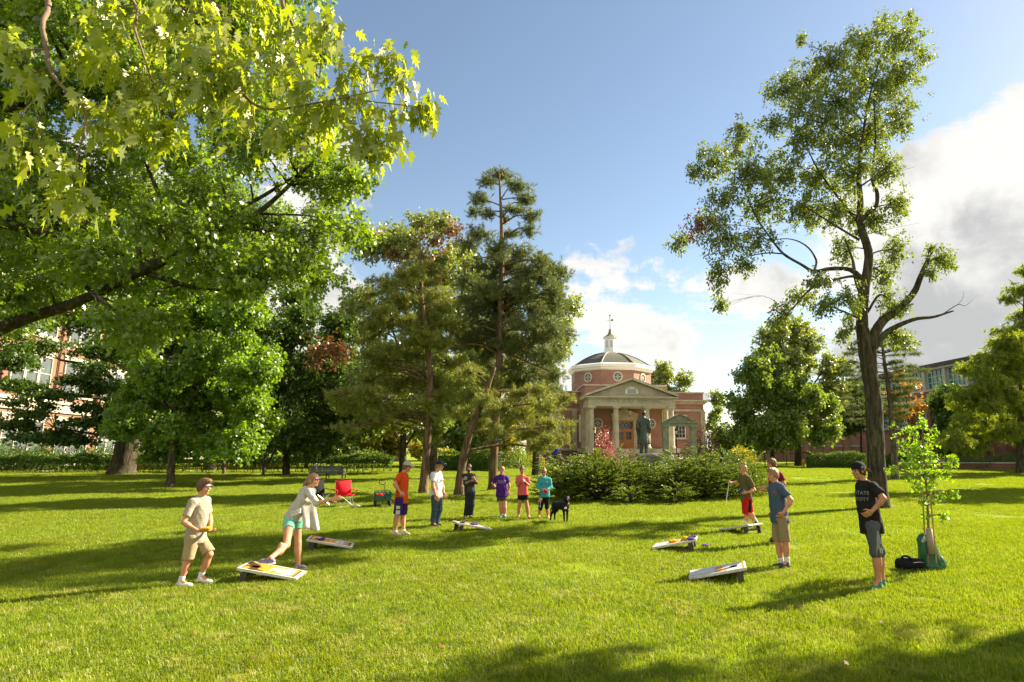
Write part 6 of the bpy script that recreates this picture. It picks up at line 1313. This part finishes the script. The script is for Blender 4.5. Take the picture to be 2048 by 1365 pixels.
# mulch rings and a few fallen leaves
for px, py, rr, lab in ((338, 974, 1.5, 'bare mulch ring round the young maple'), (1762, 1012, .75, 'bare soil patch at the foot of the tall tree'), (868, 957, 1.3, 'bare earth at the roots of the red oak')):
    g = G(px, py); n = 20; rg = random.Random(int(px)); b = MB(); V = [(rr*rg.uniform(.8, 1.15)*math.cos(6.283*i/n), rr*rg.uniform(.7, 1.1)*math.sin(6.283*i/n), .012) for i in range(n)] + [(0, 0, .075)]; b.add(V, [(i, (i+1) % n, n) for i in range(n)]); tag(b.build('mulch', M['mulch'], None, True, g), lab, kind='structure')
rng = np.random.default_rng(77); n = 70; x = rng.uniform(-7, 6, n); y = rng.uniform(6, 24, n); c = np.stack([x*y/12, y, np.full(n, .055)], 1)
v, q = leaves('maple', c, rng.normal(size=(n, 3))*(1, 1, .2), rng.normal(0, .3, (n, 3)) + np.array((0, 0, 1)), rng.uniform(.04, .08, n), 1, .2); tag(npmesh('fallen_leaves', v, q, leafmat('leaf_fallen', [(.12, .09, .03), (.20, .15, .05), (.15, .08, .03)], (.3, .15, .03), .2, .05)), 'dry leaves scattered over the lawn', 'leaves', kind='stuff')
# ------------------------------------------------------------------ people
K = M
# boy in beige tee, walking to the right
J = dict(head=(409, 974), neck=(402, 995), shA=(385, 1004, -.16), shB=(412, 1003, .10), elA=(367, 1045, -.26), wrA=(397, 1063, -.26), haA=(415, 1064, -.22), elB=(420, 1036, .16), wrB=(421, 1061, .0), haB=(431, 1066, -.10),
    pelvis=(392, 1073), hipA=(384, 1078, -.09), hipB=(401, 1078, .08), knA=(376, 1122, -.09), anA=(362, 1162, -.12), toA=(383, 1176, -.16), knB=(419, 1109, .06), anB=(402, 1152, .12), toB=(422, 1168, .10))
r, j = person('young man in beige tee and khaki shorts holding a yellow bean bag', (388, 1172), J, (.95, -.30, -.05), K['skin'], (.86, -.5, 0), ('p' and K['tee_beige'], .72, .10, .012), (K['khaki'], .92, .030, .04), (K['hair_brown'], 'mop', .016), None, (K['shoe_white'], K['sole_white']), (K['sock_white'], .05), h=.010, seed=1, build=.93, headscale=1.06, glasses=(K['lens'], K['frame_dark']), curl=(.5, .7), outs=((0, -.3, -1), (0, 0, -1)))
p = j['base'] + Vector((j['wrA']*.3 + j['haA']*.7)) + Vector((.015, -.01, .045)); beanbag('yellow bean bag held by the man in beige', p, 'bag_yellow', .2, .1)
# woman throwing: her trailing sneaker rests on the nearest board
FDY = (BOARDS[0][2] @ Vector(BOARDS[0][1](.80, .10, 0))).y - G(596, 1140).y; print('FDY', FDY)
J = dict(head=(626.5, 961), neck=(617.5, 976), shA=(617, 984, -.15), shB=(624, 984, .14), elA=(634, 1007, -.30), wrA=(664, 999, -.34), haA=(681, 995, -.34), elB=(616, 1020, .22), wrB=(609, 1044, .16), haB=(608, 1058, .15),
    pelvis=(586, 1036), hipA=(579, 1043, -.09), hipB=(594, 1043, .09), knA=(573, 1090, -.06+FDY*.5), anA=(541, 1117, FDY), toA=(523, 1127, FDY), knB=(596, 1086, .06), anB=(596, 1132, .06), toB=(606, 1141, .02))
r, j = person('woman in grey cardigan and mint shorts leaning forward after a throw', (596, 1140), J, (.97, -.18, .12), K['skin'], (.80, -.35, -.45), (K['cardigan'], 1.15, .02, .010), (K['mint'], .36, .020, .06), (K['hair_light'], 'tail', .014), None, (K['shoe_purple'], K['sole_white']), None, True, .010, 2, flat='A', glasses=(K['lens'], K['frame_purple']), curl=(.25, .5), outs=((0, -1, .3), (-1, -.4, 0)))
def drape(name, parent, j, m):
    n, k = 7, 10; b = MB(); V = []
    for a in range(n):
        t = a/(n-1); top = j['neck']*.40 + j['pelvis']*.60 + A3((.10, -.12 + .02*math.sin(5*t), 0)) + A3((.12*t, .24*t, .12*t))
        for c in range(k):
            s = c/(k-1); V.append(top + A3((.10*s*t + .05*s, .012*math.sin(9*t+2)*s, -(.40+.16*t)*s + .03*math.sin(7*t)*s)) + A3((.02*math.sin(11*t)*s, -.03*math.sin(10*t)*s, 0)))
    b.add(V, [(a*k+c, a*k+c+1, (a+1)*k+c+1, (a+1)*k+c) for a in range(n-1) for c in range(k-1)]); o = b.build(name, m, parent, True); o.modifiers.new('thick', 'SOLIDIFY').thickness = .008
drape('cardigan_front', r, j, K['cardigan'])
b = MB(); q0 = j['pelvis'] + A3((.06, -.15, .02)); [b.tube(catmull([q0 + A3((-.05, 0, .02+.03*i)), q0 + A3((.05, -.02, .05+.03*i)), q0 + A3((.13, .02, .09+.03*i))], 4), .014, 6) for i in range(3)]; b.tube(catmull([q0, q0 + A3((-.02, -.015, -.12)), q0 + A3((-.015, 0, -.24))], 4), .012, 6); b.build('sash', K['white_cloth'], r, True)
# man in orange tee
J = dict(head=(814, 934), neck=(806, 946), shA=(799, 954, -.17), shB=(810, 952, .17), elA=(789.5, 969, -.24), wrA=(800.5, 985, -.22), haA=(809, 990, -.19), elB=(809, 970, .28), wrB=(809, 987, .22), haB=(812, 992, .18), pelvis=(802.5, 997), hipA=(799, 1002, -.09), hipB=(807, 1002, .09), knA=(794, 1033, -.10), anA=(790, 1065, -.12), toA=(799, 1071, -.2), knB=(806, 1033, .08), anB=(807, 1063, .06), toB=(816, 1068, 0))
r, j = person('man in orange tee and purple shorts with his hand on his hip', (800, 1072), J, (.96, -.22, -.22), K['skin'], (.9, -.42, 0), (K['tee_orange'], .62, .12, .010), (K['purple_short'], .88, .028, .04), (K['hair_brown'], 'short'), (K['cap_stone'], K['cap_stone'], False), (K['shoe_grey'], K['sole_white']), (K['sock_white'], .02), seed=3, curl=(.9, .9), outs=((.4, -1, .2), (0, 1, 0)))
pts, fs = grid2(-.045, .045, -.20, .05, 4, 10); hp, kn = j['hipA'], j['knA']; decal('shorts_panel', j['bottom'], r, pts, fs, (hp+kn)/2 + A3((.02, 0, .02)), (1, 0, 0), (0, 0, 1), (0, 1, 0), K['print_cream'])
pts, fs = grid2(-.042, .042, -.05, -.022, 4, 2); decal('shorts_stripe', j['bottom'], r, pts, fs, (hp+kn)/2 + A3((.02, 0, .02)), (1, 0, 0), (0, 0, 1), (0, 1, 0), K['black_cloth'], .007)
# man in white tee
J = dict(head=(880, 932), neck=(873, 945), shA=(866.5, 950, -.19), shB=(878, 948, .19), elA=(866, 973, -.26), wrA=(872, 992, -.27), haA=(877, 1002, -.28), elB=(885, 972, .26), wrB=(888, 988, .20), haB=(891, 996, .15), pelvis=(873, 991), hipA=(869.5, 995, -.10), hipB=(877, 995, .10), knA=(869.5, 1021, -.10), anA=(865, 1046, -.12), toA=(875, 1054, -.18), knB=(878.5, 1020, .08), anB=(873, 1047, .08), toB=(881, 1053, .02))
r, j = person('man in white tee jeans and navy cap with shoulder length hair', (870, 1054), J, (.97, -.22, -.08), K['skin'], (.9, -.42, 0), (K['tee_white'], .60, .07, .016), (K['denim'], 1.97, .020, .04), (K['hair_light'], 'long'), (K['cap_navy'], K['cap_navy'], False), (K['shoe_dark'], K['sole_dark']), None, seed=4, build=1.06, outs=((0, -1, 0), (.3, -1, 0)))
b = MB(); b.lathe([(.036, -.012), (.038, .012), (.030, .012)], 12, j['wrB']); b.build('watch', K['rubber'], r)
# bearded man
J = dict(head=(937.8, 937), neck=(938, 948), shA=(928.5, 952.5), shB=(947.5, 952.5), elA=(929.5, 968, -.10), wrA=(943, 961.5, -.28), haA=(950, 957, -.30), elB=(953, 966, -.06), wrB=(950, 958.5, -.27), haB=(946, 954.5, -.32), pelvis=(940, 984), hipA=(936, 987), hipB=(944, 987), knA=(935, 1010, -.03), anA=(931.5, 1032), toA=(929, 1037.5, -.25), knB=(944, 1010, -.03), anB=(941, 1032), toB=(943, 1037, -.25))
r, j = person('bearded man in dark sweatshirt and dark trousers with clasped hands', (937, 1037), J, (.15, -.98, 0), K['skin_brown'], (.1, -1, 0), (K['charcoal'], 1.25, .05, .012), (K['sweatpant'], 1.97, .028, .08), (K['hair_dark'], 'short', .016), None, (K['shoe_dark'], K['sole_dark']), None, seed=5, beard=K['hair_dark'], curl=(1.1, 1.1), outs=((0, -1, .5), (0, -1, .5)), build=1.02)
pts, fs = grid2(-.05, .05, -.05, .05, 3, 3); decal('chest_print', j['shirt'], r, pts, fs, j['neck']*.76+j['pelvis']*.24 + A3((-.09, 0, 0)), (1, 0, 0), (0, 0, 1), (0, 1, 0), K['tee_beige'])
decal('belly_print', j['shirt'], r, *grid2(-.10, .10, -.06, .06, 5, 3), j['neck']*.16+j['pelvis']*.84 + A3((.06, 0, 0)), (1, 0, 0), (0, 0, 1), (0, 1, 0), K['short_grey'])
# woman in purple tee
J = dict(head=(1003.7, 941), neck=(1003.5, 951), shA=(994, 956.5), shB=(1013.5, 956.5), elA=(984.5, 967, .08), wrA=(992.5, 977, .06), haA=(996, 980, .02), elB=(1018.5, 971, .02), wrB=(1017, 982.5), haB=(1016, 991, -.03), pelvis=(1003.7, 988), hipA=(999.7, 992), hipB=(1008, 992), knA=(1002.4, 1016), anA=(1003, 1031), toA=(1000.5, 1036.5, -.2), knB=(1009.5, 1016, -.06), anB=(1009, 1031, -.04), toB=(1011, 1036.5, -.24))
r, j = person('woman in purple tee and dark shorts with one hand on her hip', (1005, 1036), J, (-.05, -1, 0), K['skin'], (0, -1, 0), (K['tee_purple'], .70, .08, .030), (K['short_grey'], .42, .030, .05), (K['hair_light'], 'tail'), None, (K['shoe_teal'], K['sole_white']), (K['sock_white'], .02), True, seed=6, build=1.10, outs=((0, 1, 0), (.6, -1, 0)))
for i, (w, z) in enumerate(((.13, .035), (.10, .005), (.12, -.025))): decal('chest_print', j['shirt'], r, *grid2(-w, w, -.008, .008, 10, 1), j['neck']*.64+j['pelvis']*.36 + A3((0, 0, z)), (1, 0, 0), (0, 0, 1), (0, 1, 0), K['print_purple'])
# woman in pink tee
J = dict(head=(1044.3, 941), neck=(1045, 951.5), shA=(1036, 957.5), shB=(1054.5, 957.5), elA=(1034.5, 971.5, -.08), wrA=(1041.5, 961, -.26), haA=(1045, 954.5, -.28), elB=(1057, 971, -.08), wrB=(1049.5, 963, -.26), haB=(1044.5, 956.5, -.30), pelvis=(1045.5, 987), hipA=(1041.5, 991), hipB=(1050, 991), knA=(1039, 1013), anA=(1036.8, 1033), toA=(1036, 1037.5, -.22), knB=(1054, 1013), anB=(1057, 1033), toB=(1059, 1037.5, -.22))
r, j = person('smiling woman in coral pink tee with hands clasped at her chest', (1046, 1037), J, (-.05, -.98, -.15), K['skin_tan'], (0, -1, 0), (K['tee_pink'], .70, .05, .014), (K['black_cloth'], .40, .026, .07), (K['hair_brown'], 'bun', .008), None, (K['skin_tan'], K['sole_tan']), None, True, seed=7, curl=(.9, .9), outs=((-1, -.3, 0), (1, -.3, 0)))
# woman in teal with dog
J = dict(head=(1088, 945), neck=(1088.3, 955), shA=(1079, 960), shB=(1098.5, 960), elA=(1075.5, 974, -.04), wrA=(1085, 980, -.24), haA=(1090, 979.5, -.27), elB=(1102.5, 975, -.04), wrB=(1093, 981, -.24), haB=(1088, 982, -.28), pelvis=(1089.3, 990), hipA=(1085, 994), hipB=(1093.5, 994), knA=(1081, 1015), anA=(1077.5, 1033), toA=(1075.5, 1038, -.22), knB=(1094, 1015), anB=(1096, 1033), toB=(1097, 1038, -.22))
r, j = person('woman in teal long sleeved top and black leggings holding a red ball', (1087, 1038), J, (-.08, -.99, -.05), K['skin_tan'], (0, -1, 0), (K['tee_teal'], 1.80, .07, .016), (K['black_cloth'], 1.45, .004, .05), (K['hair_light'], 'bun', .008), None, (K['skin_tan'], K['sole_tan']), None, True, seed=8, glasses=(K['lens'], K['frame_dark']), curl=(.9, .9), outs=((0, -1, .5), (0, -1, .5)))
decal('chest_print', j['shirt'], r, *grid2(-.07, .05, -.02, .02, 6, 2), j['neck']*.70+j['pelvis']*.30, (1, 0, 0), (0, 0, 1), (0, 1, 0), K['shoe_teal'])
p = j['base'] + Vector(j['wrB']) + Vector((-.01, -.10, -.02)); b = MB(); b.lathe([(.0001, -.065), (.035, -.055), (.062, -.02), (.065, .005), (.05, .04), (.03, .058), (.0001, .065)], 14); tag(b.build('ball', K['bag_red'], None, True, p), 'dull red ball held against the teal top', 'ball')
p = j['base'] + Vector(j['wrA']) + Vector((-.06, -.10, -.30)); pc = empty('wristlet_pouch', p, 0, 'pale pink pouch with keys dangling from the wrist of the teal woman', 'pouch'); b = MB(); b.obox((0, 0, 0), (.036, .004, -.020), (0, .012, 0), (.028, 0, .058)); b.build('pouch', K['pink_case'], pc, bevel=.006); b = MB(); b.tube([(-.02, 0, .06), (-.05, .02, .20), (.0, .05, .29)], .007, 5); b.build('strap', K['print_grey'], pc); b = MB(); b.tube([(.01, 0, -.06), (.0, 0, -.16)], .006, 5).box((-.012, -.004, -.2), (.014, .004, -.15)); b.build('keys', K['steel'], pc)
# man in red shorts
J = dict(head=(1486, 938.5), neck=(1488.5, 950), shA=(1496, 957.5, -.16), shB=(1484, 956, .17), elA=(1509, 981, -.22), wrA=(1492, 985.5, -.32), haA=(1482, 984.5, -.34), elB=(1476, 966.5, .26), wrB=(1464, 965, .26), haB=(1457.5, 963.8, .26), pelvis=(1493, 996), hipA=(1495.5, 1000, -.09), hipB=(1490, 1000, .09), knA=(1500, 1026, -.06), anA=(1512, 1043, .06), toA=(1514.5, 1057, .06), knB=(1493, 1030, .06), anB=(1492.5, 1053, .05), toB=(1487, 1061, .0))
r, j = person('young man in olive tee and red shorts stepping forward holding a white stick', (1492, 1061), J, (-.98, -.12, -.05), K['skin'], (-.9, -.42, 0), (K['tee_olive'], .72, .11, .012), (K['red_short'], .95, .032, .04), (K['hair_blond'], 'bun', .012, .07), None, (K['shoe_dark'], K['sole_tan']), (K['sock_white'], .19), seed=9, curl=(.8, 1.3), outs=((.2, -1, .3), (0, -.3, 1)))
hp, kn = j['hipA'], j['knA']; decal('shorts_stripe', j['bottom'], r, *grid2(-.035, .035, -.24, .17, 3, 12), (hp+kn)/2, (1, 0, 0), (.12, 0, 1), (0, 1, 0), K['black_cloth'])
b0 = j['base']; p = b0 + Vector(j['haB']*.75+j['wrB']*.25); tip = P(1451.5, 1007, b0.y+.26); b = MB(); b.tube([(0, 0, .05), tuple(tip-p)], .011, 8); tag(b.build('walking_stick', K['sock_white'], None, False, p), 'thin white stick held out over the grass by the man in olive', 'stick')
beanbag('blue bean bag in the hand of the man in olive', b0 + Vector(j['haA']*.9+j['wrA']*.1) + Vector((-.03, -.01, .03)), 'bag_blue', .1, .5)
# young man in blue tee
J = dict(head=(1546, 950), neck=(1550.5, 966.5), shA=(1563, 977, -.16), shB=(1547, 975, .17), elA=(1582, 1001, -.24), wrA=(1567, 1026, -.24), haA=(1559, 1035, -.20), elB=(1546, 1003, .26), wrB=(1545, 1026, .2), haB=(1543, 1036, .16), pelvis=(1559.5, 1034), hipA=(1564, 1040, -.09), hipB=(1555, 1040, .09), knA=(1570, 1083, -.08), anA=(1574, 1124, -.04), toA=(1566, 1133, -.1), knB=(1555.5, 1083, .08), anB=(1563.5, 1127, .06), toB=(1550, 1137, .0))
r, j = person('young man in slate blue tee and khaki shorts standing with hand on hip', (1562, 1137), J, (-.93, -.34, 0), K['skin'], (-.85, -.5, 0), (K['tee_blue'], .70, .10, .014), (K['khaki_dark'], .98, .022, .04), (K['hair_light'], 'mop', .012), None, (K['shoe_dark'], K['sole_white']), (K['sock_white'], .07), h=.010, seed=10, curl=(.8, .8), outs=((.6, -1, 0), (0, 1, 0)))
decal('chest_mark', j['shirt'], r, *grid2(-.02, .02, -.022, .022, 2, 2), j['neck']*.74+j['pelvis']*.26 + A3((-.07, 0, 0)), (1, 0, 0), (0, 0, 1), (0, 1, 0), K['bag_red'])
# young man in maroon behind him
Yb = 14.2
J = dict(head=(1543.5, 929), neck=(1549, 942), shA=(1559, 950, -.16), shB=(1546, 948, .17), elA=(1568, 969, -.2), wrA=(1558, 985, -.28), haA=(1550, 990, -.3), elB=(1540, 974, .1), wrB=(1531, 976, -.05), haB=(1523.5, 978, -.08), pelvis=(1554, 1000), hipA=(1557, 1004, -.09), hipB=(1551, 1004, .09), knA=(1558, 1038, -.09), anA=(1560, 1070, -.08), toA=(1551, 1077, -.1), knB=(1551, 1038, .09), anB=(1552, 1070, .08), toB=(1543, 1076, .05))
r, j = person('young man in maroon tee half hidden behind the one in blue', (1555, 1077), J, (-.97, -.2, 0), K['skin_tan'], (-.9, -.42, 0), (K['maroon'], .65, .08, .010), (K['sweatpant'], 1.97, .02, .04), (K['hair_brown'], 'short'), None, (K['shoe_dark'], K['sole_dark']), None, seed=11, Y0=Yb)
# man in black tee
J = dict(head=(1717, 942), neck=(1727, 963), shA=(1746, 973, -.17), shB=(1728, 970, .19), elA=(1767, 998, -.28), wrA=(1743, 1024, -.24), haA=(1730, 1031, -.19), elB=(1742, 1000, .30), wrB=(1733, 1024, .24), haB=(1722, 1030, .19), pelvis=(1741, 1045), hipA=(1745, 1052, -.10), hipB=(1738, 1052, .10), knA=(1752, 1106, -.09), anA=(1757, 1163, -.10), toA=(1745, 1177, -.18), knB=(1757, 1106, .09), anB=(1764, 1159, .08), toB=(1754, 1170, .02))
r, j = person('man in black tee grey shorts and backwards cap with hands on hips', (1756, 1178), J, (-.97, -.24, -.06), K['skin_tan'], (-.93, -.36, 0), (K['tee_black'], .66, .16, .014), (K['grey_short'], 1.02, .030, .04), (K['hair_dark'], 'short'), (K['black_cloth'], K['cap_red'], True), (K['shoe_green'], K['sole_white']), None, h=.010, seed=12, curl=(.7, .8), outs=((.4, -1, .3), (0, 1, 0)), build=1.0)
hp, kn = j['hipA'], j['knA']; n = 9; pts = []; fs = []
for i in range(n+1):
    w = .012 + .075*i/n; pts += [(-w*.9, -.42*i/n), (0, -.42*i/n), (w*.9, -.42*i/n)]
    if i < n: fs += [(3*i, 3*i+3, 3*i+4, 3*i+1), (3*i+1, 3*i+4, 3*i+5, 3*i+2)]
decal('shorts_panel', j['bottom'], r, pts, fs, hp + A3((.02, 0, -.06)), (1, 0, 0), (-.10, 0, 1), (0, 1, 0), K['print_grey'])
dv = nrm((.55, .84, 0)); ax = nrm((.84, -.55, 0))
for body, z in (('STATE', .325), ('RSITY', .230)):
    pts, fs = letters2(body, .074, 1.0); decal('lettering', j['shirt'], r, pts, fs, j['neck']*.70+j['pelvis']*.30 + A3((-.07, -.05, z-.31)), ax, (0, 0, 1), dv, K['print_grey'], .005)
b = MB(); c = j['head'] + j['rt']*(-.097 if j['rt'][1] > 0 else .097) + j['up']*.06; b.lathe([(.001, .0), (.018, .0), (.016, .004)], 10); o = b.build('cap_badge', K['print_grey'], r); o.location = c; o.rotation_euler = (math.pi/2, 0, 0)
# people far off
def far(label, px, py, Y, face, sh, bt, hair_, h=.02, z=0, fem=False, group=None):
    s = PXM(px, py, Y); u = lambda dx, z_, dy=0: (px + dx*s, 0, dy, z_)
    b = P(px, py, Y); J = {}
    def q(dx, zz, dy=0): c = ray(px, 896); return (px + dx*s, 896 + (H - zz - z)*s, dy)
    J = dict(head=q(0, 1.56), neck=q(0, 1.40), shA=q(-.18, 1.34), shB=q(.18, 1.34), elA=q(-.22, 1.07), wrA=q(-.19, .84, -.08), haA=q(-.18, .72, -.1), elB=q(.22, 1.07), wrB=q(.19, .84, -.08), haB=q(.18, .72, -.1), pelvis=q(0, .90), hipA=q(-.09, .86), hipB=q(.09, .86), knA=q(-.09, .48, -.03), anA=q(-.09, .09), toA=q(-.1, .03, -.2), knB=q(.09, .48, -.03), anB=q(.09, .09), toB=q(.1, .03, -.2))
    r, j = person(label, (px, 930), J, face, K['skin'], None, (K[sh], .6, .08, .02), (K[bt], .8 if fem else 1.97, .03, .05), (K[hair_], 'bun' if fem else 'short'), None, (K['shoe_dark'], K['sole_white']), None, fem, h, 20, eyes=False, Y0=Y)
    return r
def far2(label, px, Y, gz, face, sh, bt, hair_, fem=False):
    r = far(label, px, 900, Y, face, sh, bt, hair_, .02, 0, fem); r.location.z = gz; return r
far2('person in peach top and orange shorts standing by the hall terrace', 1368, 69.5, .82, (-.8, -.6, 0), 'pink_case', 'tee_orange', 'hair_dark', True)
far2('person whose pale head shows over the junipers below the gateway', 1342, 58, 0, (-.6, -.8, 0), 'tee_white', 'denim', 'hair_blond')
far2('person in white top standing behind hedge at the orange building', 31, 58, 0, (.8, -.6, 0), 'tee_white', 'denim', 'hair_brown')
far2('person in navy top standing behind hedge at the orange building', 54, 58.6, 0, (-.6, -.8, 0), 'cap_navy', 'sweatpant', 'hair_dark')
far2('person in red top standing behind hedge above the bench', 630, 58.5, 0, (.2, -1, 0), 'bag_red', 'tee_white', 'hair_light')
# dog
def dog():
    Y0 = 18.1; g = P(1118, 1037, Y0); r = empty('dog', (g.x, Y0, 0), 0, 'black dog with white chest patch standing on a leash', 'dog'); b0 = A3((g.x, Y0, 0)); q = lambda px, py, dy=0: A3(P(px, py, Y0+dy)) - b0
    o = Shape(); ch = q(1130, 1012, -.10); rp = q(1111, 1011, .12); md = q(1121, 1012, .0)
    o.ell(ch, (.115, .15, .135), None, .05).ell(md, (.12, .16, .105), None, .06).ell(rp, (.10, .13, .10), None, .05).cone(ch, rp, .115, .085, .05)
    nk = q(1132.5, 1004, -.16); hd = q(1133.5, 997.5, -.22); o.cone(ch + A3((.02, -.03, .05)), nk, .10, .07, .04).cone(nk, hd, .068, .06, .03)
    o.ell(hd, (.062, .075, .064), None, .03).cone(hd + A3((0, -.04, -.015)), hd + A3((.02, -.135, -.05)), .042, .028, .02).ell(hd + A3((.021, -.155, -.042)), (.016, .014, .012), None, .01)
    for s in (-1, 1): o.cone(hd + A3((s*.05, .02, .05)), hd + A3((s*.085, -.0, -.05)), .024, .018, .015)
    def leg(pts, rad):
        for a, c, r0, r1 in zip(pts[:-1], pts[1:], rad[:-1], rad[1:]): o.cone(a, c, r0, r1, .025)
        o.ell(pts[-1] + A3((.0, -.03, .0)), (.026, .042, .02), None, .015)
    def gz(v): v = v.copy(); v[2] = .022; return v
    leg([ch + A3((-.05, -.03, -.06)), q(1127.5, 1021, -.12), q(1128, 1029, -.10), gz(q(1129, 1038, -.14))], [.055, .040, .030, .024])
    leg([ch + A3((.05, -.03, -.06)), q(1134.5, 1021, -.16), q(1134.5, 1028, -.14), gz(q(1134, 1037, -.2))], [.055, .040, .030, .024])
    leg([rp + A3((-.04, .02, -.0)), q(1107.5, 1021, .12), q(1102.5, 1028, .20), gz(q(1100.5, 1037, .14))], [.085, .055, .030, .023])
    leg([rp + A3((.04, .04, -.0)), q(1113.5, 1020, .16), q(1109.5, 1027, .26), gz(q(1109.5, 1035, .20))], [.085, .055, .030, .023])
    o.cone(rp + A3((-.06, .08, .03)), rp + A3((-.14, .14, -.12)), .026, .018, .02).cone(rp + A3((-.14, .14, -.12)), rp + A3((-.15, .15, -.25)), .018, .010, .01)
    smesh('body', o, M['dog_black'], r, .009); bl = Shape().ell(ch + A3((.012, -.118, -.045)), (.042, .042, .045)); smesh('chest_patch', bl, M['dog_white'], r, .008)
    b = MB(); t = nrm(nk-ch); a = nrm(np.cross(t, (1, 0, 0))); c = np.cross(t, a); b.tube([nk - t*.02 + (a*math.cos(x)+c*math.sin(x))*.082 for x in np.linspace(0, 6.283, 17)], .012, 6, False); b.build('collar', M['collar'], r, True)
    for s in (-1, 1): b = MB(); b.lathe([(.0001, -.008), (.008, 0), (.0001, .008)], 8, hd + A3((s*.032, -.062, .02))); b.build('eye', M['eye'], r, True)
    p0 = b0 + nk - t*.02 + A3((-.05, .0, .07)); p1 = A3(P(1098.5, 991, 18.0)); l = MB(); l.tube(catmull([p0-p0, (p1-p0)*.5 + A3((0, 0, -.05)), p1-p0], 6), .006, 5); tag(l.build('leash', M['short_grey'], None, True, tuple(p0)), 'thin leash running from the black dog to the teal woman', 'leash')
dog()
